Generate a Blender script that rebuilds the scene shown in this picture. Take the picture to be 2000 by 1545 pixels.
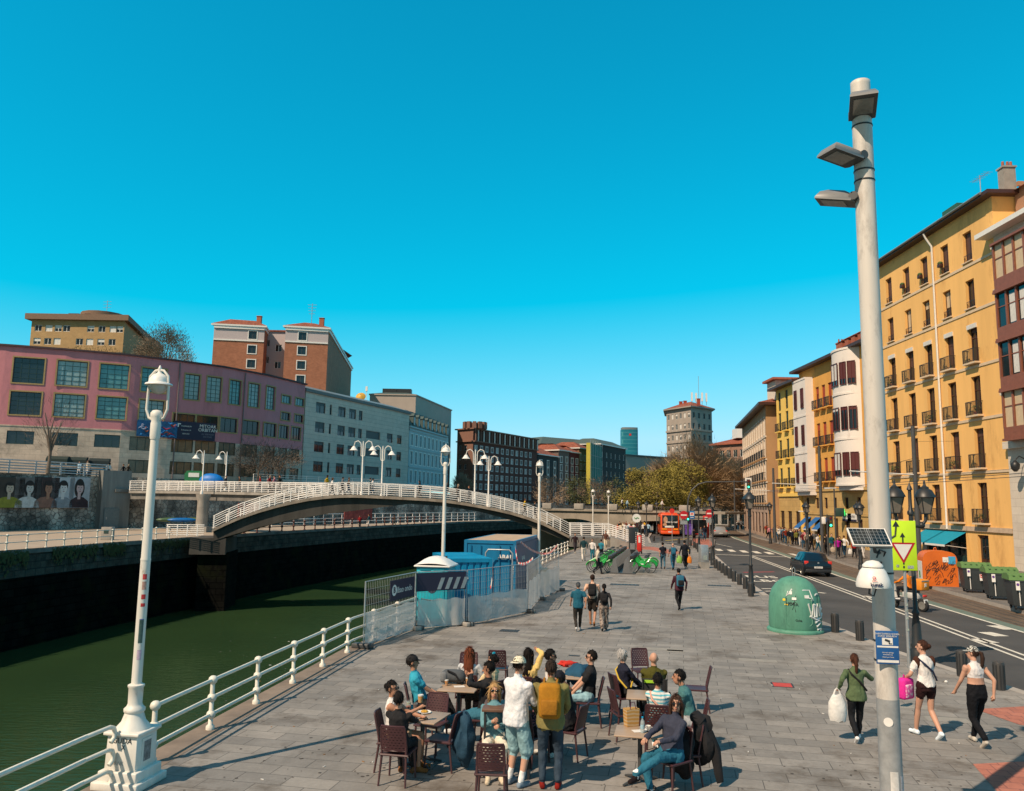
import bpy, bmesh, math, random
import numpy as np
from mathutils import Vector, Matrix, Quaternion, noise
random.seed(7)
R = math.radians
scene = bpy.context.scene
for o in list(bpy.data.objects): bpy.data.objects.remove(o)
# ---------------------------------------------------------------- camera
CAMH, FPX, PITCH, ROLL = 4.2, 1560.0, R(7.58), R(0.9)
cd_ = bpy.data.cameras.new('camera'); cam = bpy.data.objects.new('camera', cd_)
scene.collection.objects.link(cam); scene.camera = cam
_d = Vector((0, math.cos(PITCH), math.sin(PITCH)))
_r0 = Vector((1, 0, 0)); _u0 = Vector((0, -math.sin(PITCH), math.cos(PITCH)))
_r = _r0*math.cos(ROLL) + _u0*math.sin(ROLL); _u = _u0*math.cos(ROLL) - _r0*math.sin(ROLL)
cm = Matrix((( _r.x, _u.x, -_d.x, 0), (_r.y, _u.y, -_d.y, 0), (_r.z, _u.z, -_d.z, CAMH), (0, 0, 0, 1)))
cam.matrix_world = cm
cd_.sensor_width = 36; cd_.sensor_fit = 'HORIZONTAL'; cd_.lens = FPX/2000*36
cd_.clip_start = 0.1; cd_.clip_end = 6000
def ray(px, py): return _d + _r*((px-1000)/FPX) + _u*((772.5-py)/FPX)
def G(px, py, z=0.0):
 v = ray(px, py); t = (z-CAMH)/v.z
 return Vector((v.x*t, v.y*t, z))
def at(px, py, Y):
 v = ray(px, py); t = Y/v.y
 return Vector((v.x*t, Y, CAMH+v.z*t))
def zat(px, py, Y): return at(px, py, Y).z
# ---------------------------------------------------------------- world and sun
SUN_EL = R(47); SUN_DIR = Vector((0.725, 0.69, 0)).normalized()      # the way shadows fall
w = bpy.data.worlds.new('World'); scene.world = w; w.use_nodes = True
nt = w.node_tree; nt.nodes.clear()
wo = nt.nodes.new('ShaderNodeOutputWorld'); bg = nt.nodes.new('ShaderNodeBackground')
sky = nt.nodes.new('ShaderNodeTexSky'); sky.sky_type = 'NISHITA'; sky.sun_disc = False
sky.sun_elevation = SUN_EL; sky.sun_rotation = math.atan2(-SUN_DIR.x, -SUN_DIR.y)
sky.altitude = 0; sky.air_density = 1.0; sky.dust_density = 0.35; sky.ozone_density = 1.0
# the photograph's sky is strongly teal: grade the sky colour channel by channel (still an even function of the sky itself)
def wm(op, a, c):
 n_ = nt.nodes.new('ShaderNodeMath'); n_.operation = op
 for i, q in enumerate((a, c)):
  if isinstance(q, (int, float)): n_.inputs[i].default_value = q
  else: nt.links.new(q, n_.inputs[i])
 return n_.outputs[0]
sep = nt.nodes.new('ShaderNodeSeparateColor'); cmb = nt.nodes.new('ShaderNodeCombineColor'); nt.links.new(sky.outputs[0], sep.inputs[0])
rr_ = wm('MINIMUM', wm('MAXIMUM', wm('SUBTRACT', wm('MULTIPLY', sep.outputs[0], 1.2), 2.64), 0.02), 4.0)
gg_ = wm('MINIMUM', sep.outputs[1], 7.0); gg_ = wm('MULTIPLY', gg_, wm('SUBTRACT', 1.95, wm('MULTIPLY', gg_, .12)))
bb_ = wm('MINIMUM', sep.outputs[2], 8.0); bb_ = wm('MULTIPLY', bb_, wm('SUBTRACT', 2.05, wm('MULTIPLY', bb_, .1)))
for i, q in enumerate((rr_, gg_, bb_)): nt.links.new(q, cmb.inputs[i])
# towards the sun (behind the camera) the teal gives way to an added warm white fill
geo = nt.nodes.new('ShaderNodeNewGeometry'); dt = nt.nodes.new('ShaderNodeVectorMath'); dt.operation = 'DOT_PRODUCT'; nt.links.new(geo.outputs['Incoming'], dt.inputs[0])
dt.inputs[1].default_value = (SUN_DIR.x*math.cos(SUN_EL), SUN_DIR.y*math.cos(SUN_EL), -math.sin(SUN_EL))
mr_ = nt.nodes.new('ShaderNodeMapRange'); mr_.interpolation_type = 'SMOOTHSTEP'; mr_.inputs[1].default_value = .32; mr_.inputs[2].default_value = .95; nt.links.new(dt.outputs['Value'], mr_.inputs[0])
warm_fill = nt.nodes.new('ShaderNodeMix'); warm_fill.data_type = 'RGBA'; nt.links.new(mr_.outputs[0], warm_fill.inputs[0]); nt.links.new(cmb.outputs[0], warm_fill.inputs[6]); warm_fill.inputs[7].default_value = (2.3, 1.95, 1.6, 1)
nt.links.new(warm_fill.outputs[2], bg.inputs['Color'])
bg.inputs['Strength'].default_value = 0.1
nt.links.new(bg.outputs[0], wo.inputs['Surface'])
sl = bpy.data.lights.new('sun', 'SUN'); sun = bpy.data.objects.new('sun', sl); scene.collection.objects.link(sun)
sl.energy = 5.0; sl.angle = R(0.5); sl.color = (1.0, 0.80, 0.60)
sd = Vector((SUN_DIR.x*math.cos(SUN_EL), SUN_DIR.y*math.cos(SUN_EL), -math.sin(SUN_EL)))
sun.rotation_euler = sd.to_track_quat('-Z', 'Y').to_euler(); sun.location = (0, 0, 60)
scene.view_settings.view_transform = 'Standard'; scene.view_settings.look = 'None'
scene.view_settings.exposure = 0.12; scene.view_settings.gamma = 1.0
try:
 scene.cycles.max_bounces = 6; scene.cycles.transparent_max_bounces = 12; scene.cycles.use_denoising = True
 scene.cycles.caustics_reflective = False; scene.cycles.caustics_refractive = False
except Exception: pass
# ---------------------------------------------------------------- materials
def hx(s):
 s = s.lstrip('#'); v = [int(s[i:i+2], 16)/255 for i in (0, 2, 4)]
 return tuple((c/12.92 if c <= .04045 else ((c+.055)/1.055)**2.4) for c in v)
_mats = {}
def mat(name, col, rough=.65, metal=0, var=.18, scale=4, bump=0, bscale=None, spec=.5, emit=0, alpha=1, coat=0, streak=False, stain=None):
 if name in _mats: return _mats[name]
 if isinstance(col, str): col = hx(col)
 m = bpy.data.materials.new(name); m.use_nodes = True; n = m.node_tree; b = n.nodes['Principled BSDF']
 b.inputs['Roughness'].default_value = rough; b.inputs['Metallic'].default_value = metal
 b.inputs['Specular IOR Level'].default_value = spec
 b.inputs['Coat Weight'].default_value = coat
 b.inputs['Base Color'].default_value = (*col, 1); m.diffuse_color = (*col, 1)
 if alpha < 1: b.inputs['Alpha'].default_value = alpha
 if emit: b.inputs['Emission Color'].default_value = (*col, 1); b.inputs['Emission Strength'].default_value = emit
 if var or bump:
  tc = n.nodes.new('ShaderNodeTexCoord'); src = tc.outputs['Object']
  if streak:
   mp = n.nodes.new('ShaderNodeMapping'); mp.inputs['Scale'].default_value = (1, 1, .12)
   n.links.new(src, mp.inputs[0]); src = mp.outputs[0]
  no = n.nodes.new('ShaderNodeTexNoise'); no.inputs['Scale'].default_value = scale
  no.inputs['Detail'].default_value = 5; no.inputs['Roughness'].default_value = .65
  n.links.new(src, no.inputs['Vector'])
 if var:
  mr = n.nodes.new('ShaderNodeMapRange'); mr.inputs[1].default_value = .25; mr.inputs[2].default_value = .75
  mr.inputs[3].default_value = 1-var; mr.inputs[4].default_value = 1+var
  n.links.new(no.outputs[0], mr.inputs[0])
  mx = n.nodes.new('ShaderNodeVectorMath'); mx.operation = 'SCALE'; mx.inputs[0].default_value = col
  n.links.new(mr.outputs[0], mx.inputs['Scale']); out = mx.outputs[0]
  if stain:                              # dirt, rust or faded patches with a shape of their own
   ns = n.nodes.new('ShaderNodeTexNoise'); ns.inputs['Scale'].default_value = stain[1]; ns.inputs['Detail'].default_value = 9; ns.inputs['Roughness'].default_value = .75
   mp2 = n.nodes.new('ShaderNodeMapping'); mp2.inputs['Scale'].default_value = (1, 1, .35); mp2.inputs['Location'].default_value = (3, 7, 1); n.links.new(tc.outputs['Object'], mp2.inputs[0]); n.links.new(mp2.outputs[0], ns.inputs['Vector'])
   mr2 = n.nodes.new('ShaderNodeMapRange'); mr2.inputs[1].default_value = stain[2]; mr2.inputs[2].default_value = stain[3]; n.links.new(ns.outputs[0], mr2.inputs[0])
   mm = n.nodes.new('ShaderNodeMix'); mm.data_type = 'RGBA'; n.links.new(mr2.outputs[0], mm.inputs[0]); n.links.new(out, mm.inputs[6]); mm.inputs[7].default_value = (*stain[0], 1); out = mm.outputs[2]
  n.links.new(out, b.inputs['Base Color'])
 if bump:
  nb = no
  if bscale:
   nb = n.nodes.new('ShaderNodeTexNoise'); nb.inputs['Scale'].default_value = bscale; nb.inputs['Detail'].default_value = 4
   n.links.new(tc.outputs['Object'], nb.inputs['Vector'])
  bp = n.nodes.new('ShaderNodeBump'); bp.inputs['Strength'].default_value = bump; bp.inputs['Distance'].default_value = .02
  n.links.new(nb.outputs[0], bp.inputs['Height']); n.links.new(bp.outputs[0], b.inputs['Normal'])
 _mats[name] = m
 return m
def brickmat(name, c1, c2, cm_, bw, bh, mortar=.012, rough=.8, rotz=0, var=.25, axis='wall', bump=.4, stain=None, stainscale=.25, off=.5, big=0):
 """brick / slab pattern in object space: axis 'wall' uses a box of (x+y, z), 'floor' uses (x, y)"""
 if name in _mats: return _mats[name]
 cc = [hx(c) if isinstance(c, str) else c for c in (c1, c2, cm_)]
 m = bpy.data.materials.new(name); m.use_nodes = True; n = m.node_tree; b = n.nodes['Principled BSDF']
 b.inputs['Roughness'].default_value = rough; b.inputs['Specular IOR Level'].default_value = .3
 tc = n.nodes.new('ShaderNodeTexCoord'); src = tc.outputs['Object']
 if axis == 'wall':
  sx = n.nodes.new('ShaderNodeSeparateXYZ'); n.links.new(src, sx.inputs[0])
  ad = n.nodes.new('ShaderNodeMath'); ad.operation = 'ADD'
  n.links.new(sx.outputs[0], ad.inputs[0]); n.links.new(sx.outputs[1], ad.inputs[1])
  cx = n.nodes.new('ShaderNodeCombineXYZ'); n.links.new(ad.outputs[0], cx.inputs[0]); n.links.new(sx.outputs[2], cx.inputs[1])
  vec = cx.outputs[0]
 else:
  mp = n.nodes.new('ShaderNodeMapping'); mp.inputs['Rotation'].default_value = (0, 0, rotz)
  n.links.new(src, mp.inputs[0]); vec = mp.outputs[0]
 bt = n.nodes.new('ShaderNodeTexBrick'); n.links.new(vec, bt.inputs['Vector'])
 bt.inputs['Color1'].default_value = (*cc[0], 1); bt.inputs['Color2'].default_value = (*cc[1], 1); bt.inputs['Mortar'].default_value = (*cc[2], 1)
 bt.inputs['Scale'].default_value = 1; bt.inputs['Mortar Size'].default_value = mortar; bt.inputs['Brick Width'].default_value = bw
 bt.inputs['Row Height'].default_value = bh; bt.inputs['Bias'].default_value = 0; bt.offset = off; bt.inputs['Mortar Smooth'].default_value = .1
 out = bt.outputs['Color']
 def mul(out, scale, lo, hi, vsrc=None):
  no = n.nodes.new('ShaderNodeTexNoise'); no.inputs['Scale'].default_value = scale; no.inputs['Detail'].default_value = 6; no.inputs['Roughness'].default_value = .7
  n.links.new(vsrc or src, no.inputs['Vector'])
  mr = n.nodes.new('ShaderNodeMapRange'); mr.inputs[1].default_value = .3; mr.inputs[2].default_value = .7; mr.inputs[3].default_value = lo; mr.inputs[4].default_value = hi
  n.links.new(no.outputs[0], mr.inputs[0])
  mx = n.nodes.new('ShaderNodeVectorMath'); mx.operation = 'SCALE'; n.links.new(out, mx.inputs[0]); n.links.new(mr.outputs[0], mx.inputs['Scale'])
  return mx.outputs[0], no
 out, no = mul(out, 14, 1-var*.5, 1+var*.5)
 out, _ = mul(out, .9, 1-var, 1+var)
 if big: out, _ = mul(out, .12, 1-big, 1+big)
 if stain:
  sc = hx(stain) if isinstance(stain, str) else stain
  ns = n.nodes.new('ShaderNodeTexNoise'); ns.inputs['Scale'].default_value = stainscale; ns.inputs['Detail'].default_value = 8; ns.inputs['Roughness'].default_value = .72
  n.links.new(src, ns.inputs['Vector'])
  mr = n.nodes.new('ShaderNodeMapRange'); mr.inputs[1].default_value = .52; mr.inputs[2].default_value = .68
  n.links.new(ns.outputs[0], mr.inputs[0])
  mm = n.nodes.new('ShaderNodeMix'); mm.data_type = 'RGBA'; n.links.new(mr.outputs[0], mm.inputs[0]); n.links.new(out, mm.inputs[6]); mm.inputs[7].default_value = (*sc, 1)
  out = mm.outputs[2]
 n.links.new(out, b.inputs['Base Color'])
 bp = n.nodes.new('ShaderNodeBump'); bp.inputs['Strength'].default_value = bump; bp.inputs['Distance'].default_value = .015
 iv = n.nodes.new('ShaderNodeMath'); iv.operation = 'SUBTRACT'; iv.inputs[0].default_value = 1; n.links.new(bt.outputs['Fac'], iv.inputs[1])
 n.links.new(iv.outputs[0], bp.inputs['Height']); n.links.new(bp.outputs[0], b.inputs['Normal'])
 _mats[name] = m
 return m
# ---------------------------------------------------------------- mesh builder
class B:
 def __init__(s): s.v = []; s.f = []; s.m = []; s.mats = []; s.sm = []
 def mi(s, m):
  if m not in s.mats: s.mats.append(m)
  return s.mats.index(m)
 def face(s, idx, m, smooth=False): s.f.append(tuple(idx)); s.m.append(s.mi(m)); s.sm.append(smooth)
 def poly(s, pts, m, smooth=False):
  k = len(s.v); s.v += [tuple(p) for p in pts]; s.face(range(k, k+len(pts)), m, smooth)
 def box(s, c, size, m, rz=0, rot=None, taper=1.0, bev=0):
  hx_, hy, hz = size[0]/2, size[1]/2, size[2]/2
  M = rot if rot is not None else Matrix.Rotation(rz, 3, 'Z')
  c = Vector(c)
  if bev:
   bm = bmesh.new(); bmesh.ops.create_cube(bm, size=1)
   for q in bm.verts: q.co = Vector((q.co.x*size[0]*(taper if q.co.z > 0 else 1), q.co.y*size[1]*(taper if q.co.z > 0 else 1), q.co.z*size[2]))
   bmesh.ops.bevel(bm, geom=bm.edges[:], offset=bev, segments=2, affect='EDGES', profile=.5)
   k = len(s.v)
   for i, q in enumerate(bm.verts): q.index = i; s.v.append(tuple(c + M @ q.co))
   for f in bm.faces: s.face([k+q.index for q in f.verts], m)
   bm.free(); return
  k = len(s.v)
  for z in (-1, 1):
   t = taper if z > 0 else 1
   for x, y in ((-1, -1), (1, -1), (1, 1), (-1, 1)):
    s.v.append(tuple(c + M @ Vector((x*hx_*t, y*hy*t, z*hz))))
  for q in ((3, 2, 1, 0), (4, 5, 6, 7), (0, 1, 5, 4), (1, 2, 6, 5), (2, 3, 7, 6), (3, 0, 4, 7)): s.face([k+i for i in q], m)
 def tube(s, pts, r, m, n=8, caps=True, smooth=True, squash=None):
  pts = [Vector(p) for p in pts]
  if not isinstance(r, (list, tuple)): r = [r]*len(pts)
  k0 = len(s.v); prev = None
  for i, p in enumerate(pts):
   if i == 0: t = pts[1]-pts[0]
   elif i == len(pts)-1: t = pts[-1]-pts[-2]
   else: t = (pts[i+1]-pts[i]).normalized() + (pts[i]-pts[i-1]).normalized()
   t.normalize()
   if prev is None:
    a = Vector((0, 0, 1)) if abs(t.z) < .9 else Vector((1, 0, 0)); x = t.cross(a).normalized()
   else:
    x = prev - t*prev.dot(t)
    if x.length < 1e-6: x = t.orthogonal()
    x.normalize()
   prev = x; y = t.cross(x)
   for j in range(n):
    a = 2*math.pi*j/n; s.v.append(tuple(p + (x*math.cos(a) + y*math.sin(a))*r[i]))
  for i in range(len(pts)-1):
   for j in range(n):
    a = k0+i*n+j; b = k0+i*n+(j+1) % n
    s.face((a, b, b+n, a+n), m, smooth)
  if caps:
   s.face([k0+j for j in range(n)][::-1], m); s.face([k0+(len(pts)-1)*n+j for j in range(n)], m)
 def lathe(s, prof, m, c=(0, 0, 0), n=16, smooth=True, caps=True, axis=None):
  k0 = len(s.v); c = Vector(c); M = axis or Matrix.Identity(3)
  for r, z in prof:
   for j in range(n):
    a = 2*math.pi*j/n; s.v.append(tuple(c + M @ Vector((r*math.cos(a), r*math.sin(a), z))))
  for i in range(len(prof)-1):
   for j in range(n):
    a = k0+i*n+j; b = k0+i*n+(j+1) % n
    s.face((a, b, b+n, a+n), m, smooth)
  if caps:
   if prof[0][0] > 1e-4: s.face([k0+j for j in range(n)][::-1], m)
   if prof[-1][0] > 1e-4: s.face([k0+(len(prof)-1)*n+j for j in range(n)], m)
 def prism(s, poly, z0, z1, m, mside=None):
  n = len(poly); k = len(s.v)
  s.v += [(p[0], p[1], z0) for p in poly] + [(p[0], p[1], z1) for p in poly]
  s.face(list(range(k, k+n))[::-1], mside or m); s.face(range(k+n, k+2*n), m)
  for i in range(n):
   j = (i+1) % n; s.face((k+i, k+j, k+n+j, k+n+i), mside or m)
 def extr(s, poly, d, m, o=(0, 0, 0), M=None, smooth=False):
  """extrude a 2-D outline (x, z) by depth d along y, then rotate by M and move to o"""
  M = M or Matrix.Identity(3); o = Vector(o); n = len(poly); k = len(s.v)
  for y in (-d/2, d/2):
   for p in poly: s.v.append(tuple(o + M @ Vector((p[0], y, p[1]))))
  s.face(range(k, k+n), m); s.face(list(range(k+n, k+2*n))[::-1], m)
  for i in range(n):
   j = (i+1) % n; s.face((k+j, k+i, k+n+i, k+n+j), m, smooth)
 def ell(s, c, r, m, nu=12, nv=8, M=None, zmin=-1.0, keep=None):
  c = Vector(c); M = M or Matrix.Identity(3); k0 = len(s.v)
  for i in range(nv+1):
   ph = -math.pi/2 + math.pi*i/nv
   for j in range(nu):
    a = 2*math.pi*j/nu
    s.v.append(tuple(c + M @ Vector((r[0]*math.cos(ph)*math.cos(a), r[1]*math.cos(ph)*math.sin(a), r[2]*math.sin(ph)))))
  for i in range(nv):
   ph = -math.pi/2 + math.pi*(i+.5)/nv
   if math.sin(ph) < zmin: continue
   for j in range(nu):
    if keep:
     a = 2*math.pi*(j+.5)/nu
     if not keep(math.cos(ph)*math.cos(a), math.cos(ph)*math.sin(a), math.sin(ph)): continue
    a = k0+i*nu+j; b = k0+i*nu+(j+1) % nu
    s.face((a, b, b+nu, a+nu), m, True)
 def mesh(s, name):
  me = bpy.data.meshes.new(name); me.from_pydata(s.v, [], s.f)
  for m in s.mats: me.materials.append(m)
  me.polygons.foreach_set('material_index', s.m); me.polygons.foreach_set('use_smooth', s.sm)
  me.validate(clean_customdata=False); me.set_sharp_from_angle(angle=R(52)); me.update()
  return me
 def obj(s, name, parent=None, loc=(0, 0, 0), rz=0):
  o = bpy.data.objects.new(name, s.mesh(name)); scene.collection.objects.link(o)
  o.location = loc; o.rotation_euler = (0, 0, rz)
  if parent: o.parent = parent
  return o
def tag(o, label=None, cat=None, group=None, kind=None):
 if label: o['label'] = label
 if cat: o['category'] = cat
 if group: o['group'] = group
 if kind: o['kind'] = kind
 return o
def thing(name, label, cat, loc=(0, 0, 0), rz=0, group=None):
 o = bpy.data.objects.new(name, None); scene.collection.objects.link(o); o.empty_display_size = .2
 o.location = loc; o.rotation_euler = (0, 0, rz)
 return tag(o, label, cat, group)
def struct(name, b, kind='structure'): return tag(b.obj(name), kind=kind)
def put(name, mesh, parent=None, loc=(0, 0, 0), rz=0):
 o = bpy.data.objects.new(name, mesh); scene.collection.objects.link(o); o.location = loc; o.rotation_euler = (0, 0, rz)
 if parent: o.parent = parent
 return o
def dup(root, loc, rz, label=None, group=None):
 r = root.copy(); scene.collection.objects.link(r); r.location = loc; r.rotation_euler = (0, 0, rz)
 if label: r['label'] = label
 if group: r['group'] = group
 for ch in list(root.children):
  c = ch.copy(); scene.collection.objects.link(c); c.parent = r
  for g in list(ch.children):
   d = g.copy(); scene.collection.objects.link(d); d.parent = c
 return r
_fontcache = {}
def text_mesh(txt, size, m, depth=.004, shear=0, bold=0):
 cu = bpy.data.curves.new('lettering', 'FONT'); cu.body = txt; cu.size = size; cu.extrude = depth; cu.align_x = 'CENTER'; cu.align_y = 'CENTER'
 cu.shear = shear; cu.offset = bold; cu.resolution_u = 2
 o = bpy.data.objects.new('lettering', cu); scene.collection.objects.link(o)
 dg = bpy.context.evaluated_depsgraph_get(); me = bpy.data.meshes.new_from_object(o.evaluated_get(dg))
 bpy.data.objects.remove(o); me.materials.clear(); me.materials.append(m)
 return me
def text(txt, size, m, parent, loc, rot=(R(90), 0, 0), name='lettering', sx=1, sy=1, **k):
 o = bpy.data.objects.new(name, text_mesh(txt, size, m, **k)); scene.collection.objects.link(o)
 o.parent = parent; o.location = loc; o.rotation_euler = rot; o.scale = (sx, sy, 1)
 return o
# common materials
mWHITE = mat('white_paint', (.74, .72, .68), .45, var=.08, scale=6, bump=.1)
mRUST = mat('weathered_white_paint', (.68, .65, .59), .5, var=.16, scale=5, bump=.15, streak=True, stain=((.3, .17, .08), 4, .6, .72))
mBLACK = mat('black_iron', (.02, .022, .024), .45, var=.2)
mDGREY = mat('dark_grey_metal', (.055, .058, .06), .5, var=.2)
mGALV = mat('galvanised_steel', (.38, .4, .41), .4, .5, var=.2)
mGLASS = mat('window_glass', (.012, .02, .024), .06, var=.3, scale=.6, spec=.6)
mCONC = mat('concrete', (.3, .28, .25), .85, var=.3, scale=1.2, bump=.3, bscale=12)
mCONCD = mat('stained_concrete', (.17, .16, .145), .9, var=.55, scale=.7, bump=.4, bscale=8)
mRUBBER = mat('black_rubber', (.015, .015, .016), .75, var=.2)
mRED = mat('red_plastic', (.6, .03, .02), .4, var=.1)
mYEL = mat('yellow_sign_paint', (.8, .55, .02), .4, var=.05)
# ================================================================ the setting: river, quays, street
QUAY = [(-8.3, 0), (-6.75, 8), (-6.1, 12), (-5.71, 15.24), (-4.67, 23.3), (-3.6, 27.7), (-1.4, 37), (.5, 45.5), (2.05, 56.6), (4.8, 70), (9.0, 86), (14, 108), (21, 128), (42, 165), (90, 230), (160, 300)]
LBANK = [(-40, 0), (-37, 30), (-34.3, 53), (-32.5, 66), (-30.5, 76), (-27.5, 90), (-20, 118), (-8.5, 152), (14, 190), (70, 262), (140, 330)]
def watermat():
 m = bpy.data.materials.new('river_water'); m.use_nodes = True; n = m.node_tree; n.nodes.clear()
 out = n.nodes.new('ShaderNodeOutputMaterial'); mx = n.nodes.new('ShaderNodeMixShader')
 df = n.nodes.new('ShaderNodeBsdfDiffuse'); gl = n.nodes.new('ShaderNodeBsdfGlossy'); fr = n.nodes.new('ShaderNodeFresnel')
 fr.inputs['IOR'].default_value = 1.33; gl.inputs['Roughness'].default_value = .1; gl.inputs['Color'].default_value = (.66, .85, .52, 1)
 tc = n.nodes.new('ShaderNodeTexCoord'); mp = n.nodes.new('ShaderNodeMapping'); mp.inputs['Scale'].default_value = (.55, 2.1, 1); mp.inputs['Rotation'].default_value = (0, 0, R(-14))
 n.links.new(tc.outputs['Object'], mp.inputs[0])
 n1 = n.nodes.new('ShaderNodeTexNoise'); n1.inputs['Scale'].default_value = 2.2; n1.inputs['Detail'].default_value = 4
 n2 = n.nodes.new('ShaderNodeTexNoise'); n2.inputs['Scale'].default_value = .16; n2.inputs['Detail'].default_value = 3
 n.links.new(mp.outputs[0], n1.inputs['Vector']); n.links.new(tc.outputs['Object'], n2.inputs['Vector'])
 bp = n.nodes.new('ShaderNodeBump'); bp.inputs['Strength'].default_value = .5; bp.inputs['Distance'].default_value = .06
 n.links.new(n1.outputs[0], bp.inputs['Height'])
 rp = n.nodes.new('ShaderNodeMix'); rp.data_type = 'RGBA'; rp.inputs[6].default_value = (.016, .036, .016, 1); rp.inputs[7].default_value = (.025, .052, .019, 1)
 n.links.new(n2.outputs[0], rp.inputs[0]); n.links.new(rp.outputs[2], df.inputs['Color'])
 for q in (df, gl, fr): n.links.new(bp.outputs[0], q.inputs['Normal'])
 cl_ = n.nodes.new('ShaderNodeClamp'); cl_.inputs[1].default_value = .15; cl_.inputs[2].default_value = .22; n.links.new(fr.outputs[0], cl_.inputs[0]); n.links.new(cl_.outputs[0], mx.inputs[0]); n.links.new(df.outputs[0], mx.inputs[1]); n.links.new(gl.outputs[0], mx.inputs[2])
 n.links.new(mx.outputs[0], out.inputs['Surface']); return m
b = B(); b.poly([(-120, -40, -6.2), (260, -40, -6.2), (260, 420, -6.2), (-120, 420, -6.2)], watermat()); struct('river_water', b)
mPAVE = brickmat('quay_paving', (.272, .25, .226), (.2, .187, .173), (.088, .082, .075), .78, .41, .007, .75, rotz=R(12), var=.2, axis='floor', bump=.3, stain=(.1, .08, .062), stainscale=.55, big=.2)
mPAVE2 = brickmat('street_pavement', (.17, .15, .135), (.13, .12, .11), (.07, .06, .055), .6, .6, .01, .8, rotz=R(12), var=.2, axis='floor', bump=.2, big=.1)
mRIVW = brickmat('shaded_algae_stone', (.009, .0085, .007), (.005, .005, .0045), (.002, .002, .002), 1.3, .55, .03, .9, var=.6, stain=(.012, .014, .006), stainscale=.5, bump=.8)  # algae stone, darkened to near black to carry the wall's shade
mKERB = mat('kerb_granite', (.36, .32, .28), .8, var=.2, scale=3, bump=.2)
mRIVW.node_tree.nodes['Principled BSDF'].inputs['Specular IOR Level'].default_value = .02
def asphalt():
 m = mat('asphalt', (.066, .064, .063), .85, var=.3, scale=.35, bump=.3, bscale=60, spec=.3); return m
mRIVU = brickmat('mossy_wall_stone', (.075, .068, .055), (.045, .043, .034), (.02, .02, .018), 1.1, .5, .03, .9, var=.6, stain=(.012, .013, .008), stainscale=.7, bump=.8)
# one asphalt ground sheet on the right bank, out to the horizon
gr = [(x+.6, y, -.12) for x, y in QUAY] + [(700, 900, -.12), (900, 900, -.12), (900, -40, -.12), (-8, -40, -.12)]
b = B(); b.poly(gr, asphalt()); struct('ground', b)
# quay slab: paving, kerb step and river wall
KERB = [G(*p).xy for p in ((2400, 1475), (2000, 1349), (1839, 1298), (1748, 1269), (1648, 1229), (1604, 1212), (1502, 1163), (1474, 1144), (1453, 1131), (1430, 1113), (1398, 1085), (1376, 1073))]
KERB += [G(*p).xy for p in ((1352, 1071), (1300, 1062), (1272, 1060), (1268, 1050), (1280, 1030), (1292, 1016))]
qp = [Vector((x, y)) for x, y in QUAY[:12]] + [KERB[-1]] + list(reversed(KERB[:-1])) + [Vector((16, 6)), Vector((16, -20)), Vector((-9, -20))]
b = B(); b.prism([(p.x, p.y) for p in qp], -.3, 0, mPAVE, mKERB); struct('quay', b)
b = B()                                                             # kerb stone band, 4 mm proud of the paving
def ribbon(bb, pts, wd, z, m, side=0):
 pts = [Vector((p[0], p[1])) for p in pts]; L = []; Rr = []
 for i, p in enumerate(pts):
  t = (pts[min(i+1, len(pts)-1)]-pts[max(i-1, 0)]).normalized(); nrm = Vector((t.y, -t.x))
  a = -wd/2 if side == 0 else 0; c = wd/2 if side == 0 else wd*side
  L.append((*(p+nrm*a), z)); Rr.append((*(p+nrm*c), z))
 for i in range(len(pts)-1): bb.poly([L[i], Rr[i], Rr[i+1], L[i+1]] if side >= 0 else [L[i], L[i+1], Rr[i+1], Rr[i]], m)
ribbon(b, KERB[:5], .3, .004, mKERB, -1); ribbon(b, KERB[6:12], .3, .004, mKERB, -1); ribbon(b, KERB[11:], .25, .004, mKERB, -1)
struct('kerb', b)
b = B(); ribbon(b, QUAY[:12], .55, .004, mat('quay_coping', (.2, .155, .12), .85, var=.35, scale=1.5, bump=.3), 1); struct('quay_coping', b)
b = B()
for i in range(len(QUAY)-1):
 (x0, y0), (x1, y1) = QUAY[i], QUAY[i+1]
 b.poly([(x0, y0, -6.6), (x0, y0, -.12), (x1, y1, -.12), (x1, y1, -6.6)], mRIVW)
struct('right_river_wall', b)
mTILE = brickmat('red_tactile_paving', (.42, .16, .11), (.36, .13, .09), (.25, .1, .08), .3, .3, .012, .8, rotz=R(12), var=.2, axis='floor')
b = B()
for q in (((1905, 1385), (2060, 1376), (2100, 1432), (1990, 1415)), ((1900, 1492), (2060, 1484), (2120, 1560), (1960, 1560)), ((1345, 1062), (1372, 1072), (1392, 1066), (1388, 1054), (1352, 1052)), ((1215, 1066), (1275, 1068), (1330, 1078), (1318, 1084), (1270, 1074), (1212, 1071))):
 b.poly([tuple(G(*p, .005)) for p in q], mTILE)
struct('tactile_paving', b)
b = B()                                                             # slab with the bus bay island
isl = [G(*p, 0).xy for p in ((1345, 1066), (1376, 1073), (1395, 1066), (1397, 1055), (1384, 1036), (1368, 1018), (1350, 1018), (1347, 1040))]
b.prism([(p.x, p.y) for p in isl], -.2, -.001, mPAVE2, mKERB); struct('traffic_island', b)
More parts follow.
